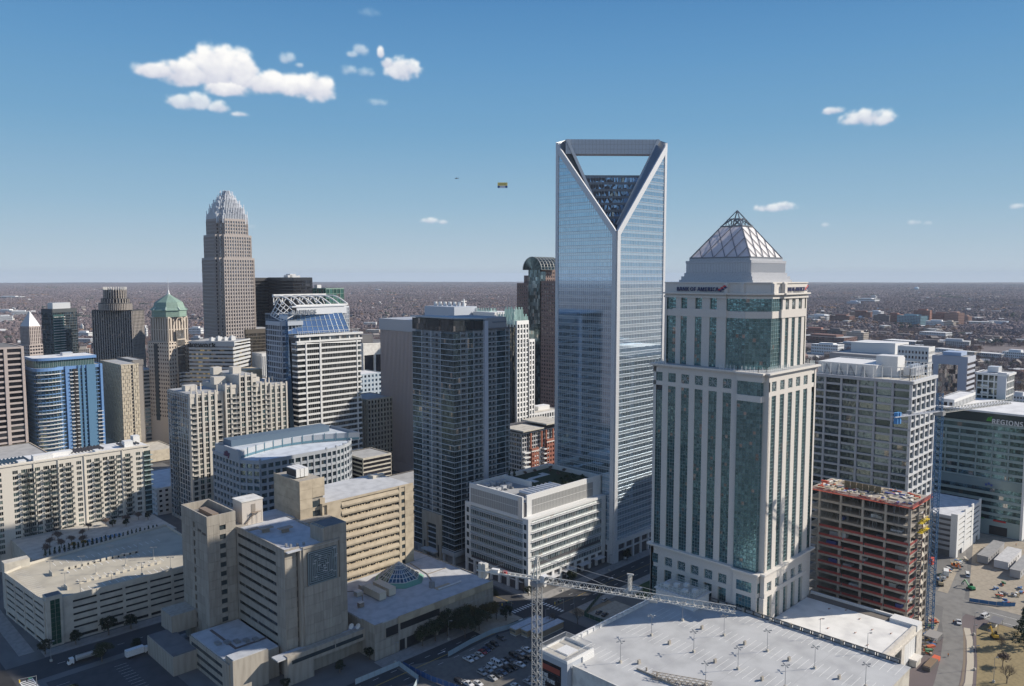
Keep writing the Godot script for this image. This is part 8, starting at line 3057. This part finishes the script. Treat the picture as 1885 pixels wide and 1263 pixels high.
	bx("bench",shd,373,378,.04,1.3,-108.6,-106.4,mat(.45,.35,.15,.8))
	var bl:=thing("bus_shelter", "dark flat-roofed shelter beside the junction", "shelter",Vector3(414,0,-91))
	bx("roof",bl,409,418,3.0,3.3,-93,-88.6,mat(.14,.14,.15,.7))
	for q in [[409.4,-92.6],[417.6,-92.6],[409.4,-89],[417.6,-89]]:bx("post",bl,q[0]-.1,q[0]+.1,.04,3,q[1]-.1,q[1]+.1,M.steel)
	bx("kiosk",bl,412,416,.04,2.6,-92.4,-90.6,M.offwhite)
	for p in [[284,-241],[262.4,-240],[192,-262.6],[222,-262.6],[300,-262.8],[340,-263],[88.6,-368]]:
		lamp_at(Vector3(p[0],.1,p[1]),9.0,1, "dark street lamp standing on the avenue's pavement", "street lamps by the avenue")
	for p in [[381.7,-92.2],[360.4,-86.0],[354.5,-77.6],[396.4,-95.6],[420,-80]]:
		lamp_at(Vector3(p[0],.05,p[1]),10.5,1, "black street lamp beside the curved road, lower right", "street lamps by the curved road")
	for p in [[281.5,-245.6, "by the dirt verge"],[262.2,-262.6, "by the corner plaza"],[77.6,-345, "at the lower left crossing"]]:
		var t:=thing("traffic_signal", "grey traffic signal arm over the crossing %s"%p[2], "traffic light",Vector3(p[0],.05,p[1]))
		var mb:=MB.new()
		mb.tube(Vector3(p[0],.05,p[1]),Vector3(p[0],6.6,p[1]),.14,.1,6)
		mb.bar(Vector3(p[0],6.4,p[1]),Vector3(p[0]-6,6.8,p[1]-1),.07)
		part("pole",mb,M.steel,t)
		for k in 2:bx("signal_head",t,p[0]-5.8+k*2.4,p[0]-5.4+k*2.4,5.4,6.5,p[1]-1.0+k*.4,p[1]-.6+k*.4,M.yellow if k==0 else M.black)
		bx("name_plate",t,p[0]-2.6,p[0]-1.2,5.9,6.3,p[1]-.5,p[1]-.44,mat(.05,.25,.18,.6))
	for i in 12:
		var t:=thing("wrapped_pallet", "white wrapped pallet in the heap beside the lawn across the avenue", "pallet",Vector3(322+(i%4)*2.2,.05,-238+(i/4)*2.2), "wrapped pallets by the lawn")
		bx("load",t,321.2+(i%4)*2.2,322.9+(i%4)*2.2,.2,1.5+(i%3)*.3,-238.8+(i/4)*2.2,-237.2+(i/4)*2.2,M.white)
		bx("pallet_base",t,321.1+(i%4)*2.2,323.0+(i%4)*2.2,.05,.2,-238.9+(i/4)*2.2,-237.1+(i/4)*2.2,mat(.4,.3,.2,.9))
	for p in [[256,-247.6, "two people"],[257.2,-247.2, "two people"],[262,-246.2, "walker"]]:
		person(Vector3(p[0],.05,p[1]),randf()*TAU,Color(.16,.02,.02) if p[2]!= "walker" else Color(.06,.08,.14),Color(.03,.03,.05), "small distant person in dark clothes on the pavement by the street corner", "people at the street corner")
	for p in [[403,-106, "beside the white pickup"],[365,-97.4, "on the kerb of the curved road"],[548,-112, "by the teal office entrance"]]:
		person(Vector3(p[0],.05,p[1]),randf()*TAU,Color(.60,.22,.03),Color(.04,.05,.09), "small worker in an orange vest standing %s"%p[2], "")
	for p in [["oak",257.4,-274.6,1.15, "dark green oak at the podium's right corner"],["amber",247.6,-264.4,1.25, "yellowing oak on the corner plaza, right of the others"],["amber",240.4,-266.0,1.2, "amber and green oak in front of the podium's right end"],["oak",232.6,-266.4,1.3, "dark oak before the podium wall, third from the right"],["oak",224.4,-266.2,1.25, "dark oak before the podium's long slot window"],["oak",217,-266.0,1.2, "dark oak before the podium's recess, left of the row"],["oak",210,-266.4,1.0, "leftmost oak of the row before the podium"],["oak",238,-259.6,1.1, "dark oak on the street edge of the plaza"],["oak",229,-259.4,1.15, "dark oak on the kerb before the podium trees"],["evergreen",254.6,-258.6,1.0, "rounded dark evergreen at the street corner"],["evergreen",283.2,-271.2,.7, "small evergreen by the white office's front corner"],["evergreen",312,-266.4,.9, "round evergreen before the white office's pillars"],["evergreen",360,-265.6,.8, "round evergreen at the tallest tower's right foot"],["evergreen",186,-272.8,.75, "dark tree under the terrace's right end"],["evergreen",171,-272.4,.7, "dark tree under the terrace's middle"],["evergreen",148,-276,.6, "dark tree below the terrace's left end"]]:
		plant("street_tree",p[0],Vector3(p[1],.1,p[2]),p[3],p[4], "tree")
	for p in [["evergreen",88.7,-377,.9, "dark tree at the left car park's front corner"],["evergreen",101,-377.4,.85, "dark tree before the left car park, second from the corner"],["evergreen",114.6,-377,1.1, "tall dark tree before the left car park's middle"],["evergreen",124,-376,1.0, "dark tree before the left car park's right part"],["oak",104,-352.6,.95, "dark tree over the tanker lorry in the street"],["evergreen",86,-330,.7, "dark shrub-like tree at the bottom left edge"],["evergreen",118,-352,.7, "dark tree by the box lorry"]]:
		plant("street_tree",p[0],Vector3(p[1],.1,p[2]),p[3],p[4], "tree")
	for p in [[252,-262.6,1.0, "bare tree between the evergreen and the plaza"],[266,-240,.9, "bare tree behind the site cabins"],[276,-232,1.2, "bare spreading tree by the sand lot fence"],[274,-212,.9, "bare tree beside the car park's back rail"],[284,-275.6,.8, "bare reddish tree by the white office's left wall"]]:
		plant("bare_tree", "bare",Vector3(p[0],.1,p[1]),p[2],p[3], "tree")
	plant("pine_tree", "pine",Vector3(401,.05,-75.5),1.35, "big dark green pine at the right edge", "tree")
	plant("pine_tree", "pine",Vector3(412,.05,-79),1.0, "smaller dark pine behind the big one at the right edge", "tree")
	plant("bare_tree", "twiggy",Vector3(372,.05,-78.4),1.9, "purple-grey bare tree on the brown grass", "tree")
	plant("bare_tree", "bare",Vector3(357.6,.05,-73.6),1.15, "bare tree on the brown grass nearest the bottom right corner", "tree")
	plant("bare_tree", "bare",Vector3(389,.05,-83),.9, "bare tree behind the purple-grey one", "tree")
	for i in 26:
		plant("hedge_conifer", "cone",Vector3(110+i*2.3,17.5 if i>3 else 17.5,-457.6-(i%2)*.5),randf_range(.8,1.05), "dark conifer in the clipped row between the apartment terrace and the car park", "shrub", "conifers along the terrace edge")
	for p in [[120,-466],[126,-470],[116,-472],[130,-464],[140,-488],[150,-490],[160,-486],[168,-488],[122,-480],[112,-462],[134,-478]]:
		plant("terrace_tree", "twiggy",Vector3(p[0],17.5,p[1]),randf_range(1.2,1.7), "bare brown small tree on the apartment terrace", "tree", "bare trees on the terrace")
	for p in [[124.5,-461, "left"],[129.5,-460.4, "right"]]:
		plant("gold_tree", "gold",Vector3(p[0],17.5,p[1]),.42, "small golden tree on the apartment terrace, %s of the two"%p[2], "tree")
	for p in [[152,-484],[158,-480],[172,-484]]:
		plant("terrace_evergreen", "evergreen",Vector3(p[0],17.5,p[1]),.6, "dark evergreen against the long apartment block's foot", "tree", "evergreens at the block's foot")
	for i in 9:
		var t:=thing("sun_lounger", "blue sun lounger in the row on the apartment terrace", "sun lounger",Vector3(134+i*2.0,17.5,-466), "blue loungers on the terrace")
		bx("seat",t,133.4+i*2.0,134.5+i*2.0,17.7,17.95,-467,-465,mat(.16,.28,.42,.8))
		bx("backrest",t,133.4+i*2.0,134.5+i*2.0,17.95,18.5,-467.2,-466.9,mat(.16,.28,.42,.8))
	for p in [[321,-289],[325,-291],[329,-288],[332,-292],[335,-289],[338,-293],[341,-290],[327,-284],[320,-284],[344,-294],[333,-285],[346,-288]]:
		plant("garden_bush", "bush",Vector3(p[0],47.6,p[1]),randf_range(1.1,1.7), "clipped round bush in the white office's roof garden", "shrub", "bushes in the roof garden")
	for p in [[315,-317],[318.4,-316.4]]:
		plant("garden_conifer", "cone",Vector3(p[0],47.6,p[1]),1.1, "dark narrow conifer at the back of the roof garden", "shrub", "conifers in the roof garden")
	for p in [[325,-314],[333,-314],[340,-308],[345,-312],[338,-300],[346,-302]]:
		plant("garden_shrub", "twiggy",Vector3(p[0],47.6,p[1]),.9, "bare winter shrub in the shaded part of the roof garden", "shrub", "bare shrubs in the roof garden")
func digger(at:Vector3,turn:float,col:Color,label:String)->void:
	var t:=thing("excavator",label, "construction machine",at)
	t.rotation.y=turn
	var o:=origin(t)
	var m:=mat(col.r,col.g,col.b,.5)
	for z in [-1.1,1.1]:
		var tr:=MB.new()
		tr.hexa([o+Vector3(-1.6,0,z+.3),o+Vector3(1.6,0,z+.3),o+Vector3(1.6,0,z-.3),o+Vector3(-1.6,0,z-.3),o+Vector3(-1.9,.8,z+.3),o+Vector3(1.9,.8,z+.3),o+Vector3(1.9,.8,z-.3),o+Vector3(-1.9,.8,z-.3)])
		part("track",tr,M.black,t)
	var b:=MB.new()
	b.hexa([o+Vector3(-2,.9,1.2),o+Vector3(1.2,.9,1.2),o+Vector3(1.2,.9,-1.2),o+Vector3(-2,.9,-1.2),o+Vector3(-1.8,2.0,1.1),o+Vector3(.8,1.8,1.1),o+Vector3(.8,1.8,-1.1),o+Vector3(-1.8,2.0,-1.1)],true)
	part("body",b,m,t)
	var c:=MB.new()
	c.hexa([o+Vector3(-.2,1.8,1.1),o+Vector3(1.2,1.8,1.1),o+Vector3(1.2,1.8,.1),o+Vector3(-.2,1.8,.1),o+Vector3(-.1,3.0,1.0),o+Vector3(.8,3.0,1.0),o+Vector3(.8,3.0,.2),o+Vector3(-.1,3.0,.2)])
	part("cab",c,M.carglass,t)
	var a:=MB.new()
	a.bar(o+Vector3(1.0,1.7,-.4),o+Vector3(3.6,4.0,-.4),.28)
	a.bar(o+Vector3(3.6,4.0,-.4),o+Vector3(5.4,1.8,-.4),.2)
	part("arm",a,m,t)
	var k:=MB.new()
	k.hexa([o+Vector3(4.8,.6,.2),o+Vector3(5.6,.6,.2),o+Vector3(5.6,.6,-1.0),o+Vector3(4.8,.6,-1.0),o+Vector3(5.0,1.8,.2),o+Vector3(5.8,1.7,.2),o+Vector3(5.8,1.7,-1.0),o+Vector3(5.0,1.8,-1.0)],true)
	part("bucket",k,M.steel,t)
const FAR_BLOCKS=[
	[2901,-1258,74,44,20, "w",3, "white low block at the left end of the distant hospital row"],
	[2850,-1159,67,40,24, "b",4, "dark brick block left in the distant hospital row"],
	[3123,-1197,68,41,28, "b",5, "brick block with a taller centre in the distant hospital row"],
	[3337,-1218,45,27,22, "w",3, "small white block above the distant hospital row"],
	[2883,-1033,46,28,29, "d",4, "dark brick block between the distant brick blocks"],
	[2950,-1013,45,27,31, "r",5, "sunlit red brick block left of the distant blue glass block"],
	[2860,-923,76,46,32, "g",6, "distant blue glass hospital block with a pale top"],
	[2884,-899,45,27,50, "r",8, "tall brick tower right of the distant blue glass block"],
	[3030,-886,48,29,35, "r",6, "left half of the broad distant brick hospital"],
	[2994,-832,49,29,40, "p",7, "right half of the broad distant brick hospital, rounded top"],
	[3205,-853,32,19,20, "p",4, "low pink wing at the right end of the distant hospital"],
	[2823,-836,54,32,18, "w",3, "low white block in front of the distant brick hospital"],
	[2764,-779,26,16,21, "t",3, "small cream block in front of the distant brick hospital"],
	[2993,-748,62,37,13, "w",2, "flat white hall right of the distant hospital"],
	[3139,-731,49,30,10, "u",2, "pale blue flat hall at the far right"],
	[2162,-953,61,37,18, "r",3, "brick row behind the long brick hall, far left of the right skyline"],
	[2164,-894,51,31,18, "d",4, "dark brick block above the long brick hall"],
	[1949,-829,112,67,16, "b",3, "long low brick hall right of the pyramid tower"],
	[2072,-801,42,25,21, "t",4, "pale tan flats right of the long brick hall"],
	[2315,-687,62,37,15, "w",2, "pale block among trees below the distant hospital"],
	[2489,-746,37,22,13, "t",3, "small gabled pale house block among trees below the hospital"],
	[1971,-654,71,43,14, "s",4, "left wing of the long pale flats beyond the hotel"],
	[1940,-585,50,30,17, "d",4, "shaded middle wing of the long pale flats"],
	[1978,-547,56,33,19, "s",4, "right wing of the long pale flats beyond the hotel"],
	[1779,-504,44,26,14, "w",2, "white flat-roofed hall right of the hotel"],
	[1749,-458,35,21,14, "t",3, "tan flat-roofed hall beside the white hall"],
	[1756,-422,48,29,13, "s",2, "grey hall at the right before the field"],
	[1770,-380,35,21,17, "w",3, "white hall cut by the right edge"],
	[1103,-231,15,9,20, "w",4, "white block right of the slim balcony tower"],
	[1637,-694,51,31,21, "w",3, "white-roofed block left of the long grey hall"],
	[1757,-693,48,29,17, "s",2, "pale blue-grey upper hall behind the long grey hall"],
	[4659,-1830,61,36,19, "u",2, "pale blue roof far in the woods at the right"],
	[5110,-1922,110,66,24, "w",2, "white roofs far in the woods at the right"],
	[5875,-2164,32,19,24, "w",3, "tiny white tower far in the woods at the right"],
	[4071,-961,30,18,10, "w",2, "tiny white roof far out in the woods, far right"],
	[867,-4019,67,40,17, "w",2, "long white warehouse at the far left edge"],
	[706,-3303,43,26,22, "w",3, "white windowed block below the warehouse, far left edge"],
	[849,-3705,54,32,22, "w",3, "white flats beside the far left warehouse"],
	[1483,-6753,162,70,16, "w",1, "thin white roof far in the woods, far left"],
	[667,-2282,33,20,16, "w",2, "white curved-roof hall between the dark towers"],
	[614,-2096,33,20,13, "s",2, "pale blue-grey hall below the curved-roof hall"],
	[549,-1884,22,13,12, "b",3, "red brick block between the dark towers"],
	[497,-1710,20,12,19, "t",4, "cream block with wide windows between the dark towers"],
	[757,-2608,7,4,17, "w",3, "narrow white block behind the dark balcony tower"],
	[782,-2167,10,6,28, "w",4, "white sliver of a block right of the dark stepped tower"],
	[911,-2147,30,18,23, "w",3, "white terraces between the domed and crowned towers"],
	[759,-1786,21,13,25, "s",4, "pale stepped block at the crowned tower's left foot"],
	[1498,-2161,36,22,14, "w",3, "white block in the woods left of the fluted tower"],
	[1331,-1904,38,23,10, "t",2, "pink-tan hall left of the fluted tower"],
	[5001,-7067,53,32,24, "w",1, "white roofs far in the woods behind the fluted tower"],
]
func ray_frame(cx:float,cz:float)->Basis:
	return Basis(Vector3.UP,randf_range(-.3,.3)+atan2(-cz,cx)-PI/2-.4)
func far_blocks()->void:
	var mats:={"w":mat(.64,.65,.66,.8), "b":mat(.17,.085,.07,.85), "d":mat(.15,.13,.13,.85), "r":mat(.28,.13,.10,.85), "p":mat(.40,.24,.19,.85), "t":mat(.48,.42,.36,.85), "s":mat(.40,.42,.45,.85), "u":mat(.42,.50,.62,.7), "g":mat(.20,.34,.40,.4)}
	for b in FAR_BLOCKS:
		var bas:=ray_frame(b[0],b[1])
		var c:=Vector2(b[0],b[1])
		var ux:=Vector2(bas.x.x,bas.x.z)
		var uz:=Vector2(bas.z.x,bas.z.z)
		var w:float=b[2]*.55
		var d:float=b[3]*.5
		var pts:=[c-ux*w-uz*d,c-ux*w+uz*d,c+ux*w+uz*d,c+ux*w-uz*d]
		var fh:float=maxf(3.2,(b[4]-1.6)/b[6])
		block("distant_block",b[7], "building",pts,b[4],{"fh":fh, "bw":maxf(3.5,b[2]/14.0), "sp":fh*.5, "pr":1.4, "wall":mats[b[5]], "pal":tint(.09,.10,.11,.5), "roof":M.roofwhite if b[5] in "wstu" else M.roofgrey, "plant":4.0 if b[4]>15 else 0.0, "cap":1.6, "glass":M.g_soft})
	var t:=thing("water_tower", "tiny pale blue round water tank above the woods, far right", "water tower",Vector3(8828,0,-2824))
	var s:=SphereMesh.new()
	s.radius=24
	s.height=34
	inst("tank",t,s,mat(.45,.58,.66,.5),Transform3D(Basis(),Vector3(8828,38,-2824)))
	var st:=MB.new()
	for k in 6:st.tube(Vector3(8828+cos(k)*14,0,-2824+sin(k)*14),Vector3(8828+cos(k)*14,34,-2824+sin(k)*14),1.2,1.2,5)
	part("support",st,M.offwhite,t)
func crown_dome(mb:MB,c:Vector3,r:float,h:float,pal:Array,rough:float)->void:
	var n:=7
	var rings:=[[1.0,.0],[.92,.42],[.62,.8],[.0,1.0]]
	var P:=[]
	for k in rings.size():
		var row:=[]
		for i in n:
			var a:=TAU*(i+.5*(k%2))/n
			var q:float=rings[k][0]*r*randf_range(1-rough,1+rough)
			row.append(c+Vector3(cos(a)*q,rings[k][1]*h*randf_range(1-rough*.7,1+rough*.7),sin(a)*q))
		P.append(row)
	for k in rings.size()-1:
		for i in n:
			var j:=(i+1)%n
			mb.col=pal[randi()%pal.size()]
			mb.tri(P[k][j],P[k][i],P[k+1][i])
			mb.col=pal[randi()%pal.size()]
			mb.tri(P[k][j],P[k+1][i],P[k+1][j])
func scatter(called:String,mesh:Mesh,xf:Array,cols:Array,m:Material)->void:
	var mm:=MultiMesh.new()
	mm.transform_format=MultiMesh.TRANSFORM_3D
	mm.use_colors=true
	mm.mesh=mesh
	mm.instance_count=xf.size()
	for i in xf.size():
		mm.set_instance_transform(i,xf[i])
		mm.set_instance_color(i,cols[i])
	var o:=MultiMeshInstance3D.new()
	o.name=called
	o.multimesh=mm
	o.material_override=m
	add_child(o,true)
	o.set_meta("kind", "stuff")
func in_city(x:float,z:float)->bool:
	return x>-60 and x<760 and z>-1330 and z<60 and not (x>560 and z<-330) and not (z<-300 and z<-1330)
func wood_colour(x:float,z:float,f:FastNoiseLite)->Color:
	var n:=f.get_noise_2d(x,z)
	var r:=randf()
	if r<.07+.10*maxf(0,n):return Color(.045,.062,.050)
	if r<.16:return Color(.20,.125,.085)
	var k:=randf_range(.9,1.12)
	return Color(.165,.132,.138)*k
func forest()->void:
	var f:=FastNoiseLite.new()
	f.seed=3
	f.frequency=.0012
	f.fractal_octaves=3
	var wm:=mat(1,1,1,1.0)
	var one:=MB.new()
	for i in 90:
		var d:=Vector3(randfn(0,1),absf(randfn(0,.9))*.9,randfn(0,1)).normalized()
		var p:=Vector3(0,3.0,0)+d*Vector3(4.6,6.0,4.6)*randf_range(.55,1.0)
		var u:=Vector3(randfn(0,1),randfn(0,1),randfn(0,1)).normalized()*randf_range(.6,1.3)
		var v:=d.cross(u).normalized()*randf_range(.3,.6)
		one.col=Color.WHITE*randf_range(.85,1.15)
		one.tri(p-u,p+v,p+u)
	one.tube(Vector3.ZERO,Vector3(0,5,0),.35,.2,5,false)
	var single:=one.mesh(Vector3.ZERO)
	var xf:=[]
	var cl:=[]
	var named:=0
	var fwd:=Vector2(1,-1).normalized()
	var rt:=Vector2(1,1).normalized()
	for i in 60000:
		var rr:=sqrt(randf_range(450.0*450.0,2700.0*2700.0))
		var a:=randf_range(-.86,.86)
		var p:=fwd*rr*cos(a)+rt*rr*sin(a)
		if in_city(p.x,p.y):continue
		var n:=f.get_noise_2d(p.x*3.0,p.y*3.0)
		if n<-.12 and rr<2300:continue
		var blocked:=false
		for b in FAR_BLOCKS:
			if absf(p.x-b[0])<b[2]*.62 and absf(p.y-b[1])<b[2]*.62:
				blocked=true
				break
		if blocked:continue
		var s:=randf_range(.75,1.35)
		var tf:=Transform3D(Basis(Vector3.UP,randf()*TAU).scaled(Vector3(s,s*randf_range(.8,1.2),s)),Vector3(p.x,0,p.y))
		var c:=wood_colour(p.x,p.y,f)
		xf.append(tf)
		cl.append(c)
	var order:=range(xf.size())
	order.sort_custom(func(q,w):return xf[q].origin.length_squared()<xf[w].origin.length_squared())
	var taken:={}
	var tints:={}
	for k in mini(300,order.size()):
		var i:int=order[k]
		taken[i]=true
		var evergreen:bool=cl[i].g>cl[i].r
		var key:= "e" if evergreen else ("o" if cl[i].r>.14 else "b%d"%(k%3))
		if not tints.has(key):tints[key]=mat(cl[i].r,cl[i].g,cl[i].b,1.0)
		var t:=thing("woodland_tree", "evergreen tree in the woods beyond the towers" if evergreen else "leafless winter tree in the woods beyond the towers", "tree",xf[i].origin, "evergreens in the far woods" if evergreen else "winter trees in the far woods")
		t.basis=xf[i].basis
		var o:=MeshInstance3D.new()
		o.name = "crown"
		o.mesh=single
		o.material_override=tints[key]
		t.add_child(o,true)
	var xf2:=[]
	var cl2:=[]
	for i in xf.size():
		if not taken.has(i):
			xf2.append(xf[i])
			cl2.append(cl[i])
	scatter("woods",single,xf2,cl2,wm)
	for ring in [[2300.0,7000.0,20000,34.0,10,6.0,9.0],[6600.0,21500.0,26000,90.0,16,16.0,11.0]]:
		var g:=MB.new()
		for i in ring[4]:
			var a:=randf()*TAU
			var q:float=sqrt(randf())*ring[3]
			crown_dome(g,Vector3(cos(a)*q,0,sin(a)*q),ring[5]*randf_range(.8,1.4),ring[6]*randf_range(.8,1.4),[Color.WHITE*.9,Color.WHITE,Color.WHITE*1.08,Color.WHITE*.95],.2)
		var gm:=g.mesh(Vector3.ZERO)
		var x3:=[]
		var c3:=[]
		for i in ring[2]:
			var rr:=sqrt(randf_range(ring[0]*ring[0],ring[1]*ring[1]))
			var a:=randf_range(-.82,.82)
			var p:=fwd*rr*cos(a)+rt*rr*sin(a)
			var n:=f.get_noise_2d(p.x,p.y)
			if n<-.42:continue
			var blocked:=false
			for b in FAR_BLOCKS:
				if rr<9000 and absf(p.x-b[0])<b[2]*.6+ring[3] and absf(p.y-b[1])<b[2]*.6+ring[3]:blocked=true
			if blocked:continue
			var s:=randf_range(.8,1.5)
			x3.append(Transform3D(Basis(Vector3.UP,randf()*TAU).scaled(Vector3(s,randf_range(.8,1.4),s)),Vector3(p.x,0,p.y)))
			var c:=wood_colour(p.x,p.y,f)
			if randf()<.6:c=Color(.165,.132,.138)*(1.0+n*.5)
			c3.append(c)
		scatter("distant_woods" if ring[0]<3000 else "horizon_woods",gm,x3,c3,wm)
	var hill:=MB.new()
	var prev:=[]
	for i in 61:
		var a:=lerpf(-.8,.8,i/60.0)
		var d:=fwd*cos(a)+rt*sin(a)
		var row:=[]
		for k in [[15000.0,-2.0],[17500.0,14.0+16.0*f.get_noise_2d(i*90,0)],[20500.0,20.0+22.0*f.get_noise_2d(i*130,900)],[22500.0,5.0]]:
			row.append(Vector3(d.x*k[0],k[1],d.y*k[0]))
		if i>0:
			for k in 3:hill.quad(prev[k],row[k],row[k+1],prev[k+1])
		prev=row
	struct("hills",hill,mat(.095,.075,.075,1.0,M.patch,.002))
func houses()->void:
	var wall:=MB.new()
	wall.box(-6,6,0,5.2,-4.5,4.5,false)
	wall.tri(Vector3(6,5.2,4.5),Vector3(6,5.2,-4.5),Vector3(6,8,0))
	wall.tri(Vector3(-6,5.2,-4.5),Vector3(-6,5.2,4.5),Vector3(-6,8,0))
	var roof:=MB.new()
	roof.quad(Vector3(-6.4,5.0,5.0),Vector3(6.4,5.0,5.0),Vector3(6.4,8.1,0),Vector3(-6.4,8.1,0))
	roof.quad(Vector3(6.4,5.0,-5.0),Vector3(-6.4,5.0,-5.0),Vector3(-6.4,8.1,0),Vector3(6.4,8.1,0))
	var flat:=MB.new()
	flat.box(-9,9,0,6,-6,6,false)
	var ftop:=MB.new()
	ftop.box(-9.2,9.2,6,6.5,-6.2,6.2)
	var win:=MB.new()
	for s in [4.52,6.02]:pass
	for i in 4:win.box(-5+i*2.8,-3.6+i*2.8,1.4,3.2,4.45,4.56)
	var fwin:=MB.new()
	for j in 2:
		for i in 6:fwin.box(-8+i*2.9,-6.4+i*2.9,1.0+j*2.6,2.4+j*2.6,5.95,6.06)
	var meshes:=[wall.mesh(Vector3.ZERO),roof.mesh(Vector3.ZERO),win.mesh(Vector3.ZERO),flat.mesh(Vector3.ZERO),ftop.mesh(Vector3.ZERO),fwin.mesh(Vector3.ZERO)]
	var wm:=[M.white,mat(.36,.30,.26,.85),mat(.26,.13,.10,.85),mat(.5,.47,.42,.85)]
	var rm:=[mat(.20,.19,.19,.9),mat(.14,.12,.12,.9),mat(.42,.42,.43,.9),M.roofwhite]
	var fwd:=Vector2(1,-1).normalized()
	var rt:=Vector2(1,1).normalized()
	var n:=0
	while n<290:
		var rr:=900.0+2600.0*pow(randf(),.8)
		var a:=randf_range(-.62,.66)
		if randf()<.55:a=randf_range(.30,.66)
		var p:=fwd*rr*cos(a)+rt*rr*sin(a)
		if in_city(p.x,p.y):continue
		n+=1
		var fl:=n%3==0
		var t:=thing("distant_house", "flat-roofed low building among the woods beyond the towers" if fl else "small gabled house among the woods beyond the towers", "building" if fl else "house",Vector3(p.x,0,p.y), "flat-roofed buildings in the far woods" if fl else "houses in the far woods")
		var s:=randf_range(.8,1.3)*(1.6 if fl else 1.0)
		t.basis=Basis(Vector3.UP,randf_range(-.5,.5)+(PI/2 if randf()<.5 else 0.0)).scaled(Vector3(s,s*.9,s))
		var w:Material=wm[randi()%4]
		for k in 3:
			var o:=MeshInstance3D.new()
			o.name=["wall", "roof", "window"][k]
			o.mesh=meshes[k+(3 if fl else 0)]
			o.material_override=w if k==0 else (rm[randi()%3+(1 if fl else 0)] if k==1 else M.black)
			if k==2:o.set_meta("kind", "stuff")
			t.add_child(o,true)
	var xf:=[]
	var cl:=[]
	for i in 1500:
		var rr:=1600.0+9500.0*pow(randf(),1.3)
		var a:=randf_range(-.72,.72)
		var p:=fwd*rr*cos(a)+rt*rr*sin(a)
		var s:=randf_range(.8,1.6)
		xf.append(Transform3D(Basis(Vector3.UP,randf()*PI).scaled(Vector3(s,s*1.1,s)),Vector3(p.x,4.0 if rr>3000 else 0.0,p.y)))
		cl.append([Color(.5,.5,.5),Color(.28,.25,.23),Color(.18,.16,.155),Color(.22,.14,.12)][randi()%4])
	var hm:=MB.new()
	hm.box(-6,6,0,5.2,-4.5,4.5,false)
	hm.quad(Vector3(-6.4,5.0,5.0),Vector3(6.4,5.0,5.0),Vector3(6.4,8.1,0),Vector3(-6.4,8.1,0))
	hm.quad(Vector3(6.4,5.0,-5.0),Vector3(-6.4,5.0,-5.0),Vector3(-6.4,8.1,0),Vector3(6.4,8.1,0))
	scatter("suburb",hm.mesh(Vector3.ZERO),xf,cl,mat(1,1,1,.9))
func open_land()->void:
	var p:=MB.new()
	for s in [[900,1300,-420,-80],[1500,1700,-760,-300],[1650,1900,-420,-160],[2350,2500,-700,-400]]:
		slab(p,s[0],s[1],s[2],s[3],.05)
	struct("far_lots",p,mat(.30,.29,.28,.95,M.patch,.01))
	var g:=MB.new()
	for s in [[1320,1560,-300,-60],[900,1000,-700,-560],[700,860,-120,20]]:slab(g,s[0],s[1],s[2],s[3],.06)
	struct("far_field",g,mat(.20,.17,.09,.95,M.patch,.01))
	var r:=MB.new()
	ribbon(r,[[640,-170],[1200,-200],[2100,-420],[3400,-700]],18,.09)
	ribbon(r,[[700,-253],[1500,-600],[2900,-1200]],16,.10)
	ribbon(r,[[300,-1330],[420,-1900],[520,-3000]],16,.09)
	ribbon(r,[[1500,-900],[1400,-300],[1250,200]],14,.11)
	struct("far_road",r,mat(.13,.13,.13,.95))
func sky_things()->void:
	var t:=thing("aerial_banner", "small yellow and blue advertising banner flying in the sky left of the tallest tower", "aerial banner",Vector3(628.8,267.6,-644))
	var w:=Wl.new(Vector3(624.9,0,-648.0),Vector3(632.7,0,-640.0))
	pb("yellow_field",t,w,0,w.L,267.4,271.0,-.05,.05,M.banner)
	pb("white_strip",t,w,2.4,w.L-2.4,264.8,267.4,-.05,.05,mat(.62,.66,.75,.8))
	pb("blue_end",t,w,0,2.4,264.9,267.38,-.06,.06,mat(.04,.09,.25,.8))
	pb("blue_end",t,w,w.L-2.4,w.L,264.9,267.38,-.06,.06,mat(.04,.09,.25,.8))
	for i in 8:pb("dark_mark",t,w,1.2+i*1.1,2.0+i*1.1,268.5+(i%2)*.3,269.8,.04,.08,mat(.30,.27,.12,.8))
	t=thing("light_aeroplane", "tiny dark aeroplane in the sky left of the flying banner", "aeroplane",Vector3(592.2,275.5,-680.6))
	var c:=Vector3(592.2,275.5,-680.6)
	var b:=MB.new()
	b.tube(c+Vector3(-1.2,0,-1.2),c+Vector3(1.6,0,1.6),.45,.15,8)
	b.tube(c+Vector3(-.6,0,-.6),c+Vector3(-1.6,0,-1.6),.45,.2,8)
	part("fuselage",b,M.roofdark,t)
	var wg:=MB.new()
	wg.hexa([c+Vector3(-3.2,.3,2.4),c+Vector3(-2.4,.3,3.2),c+Vector3(2.4,.3,-1.6),c+Vector3(1.6,.3,-2.4),c+Vector3(-3.2,.42,2.4),c+Vector3(-2.4,.42,3.2),c+Vector3(2.4,.42,-1.6),c+Vector3(1.6,.42,-2.4)],true)
	part("wing",wg,M.roofdark,t)
	var tl:=MB.new()
	tl.bar(c+Vector3(1.5,0,1.5),c+Vector3(1.6,1.1,1.6),.12)
	tl.bar(c+Vector3(.9,.1,2.1),c+Vector3(2.1,.1,.9),.08)
	part("tail",tl,M.roofdark,t)
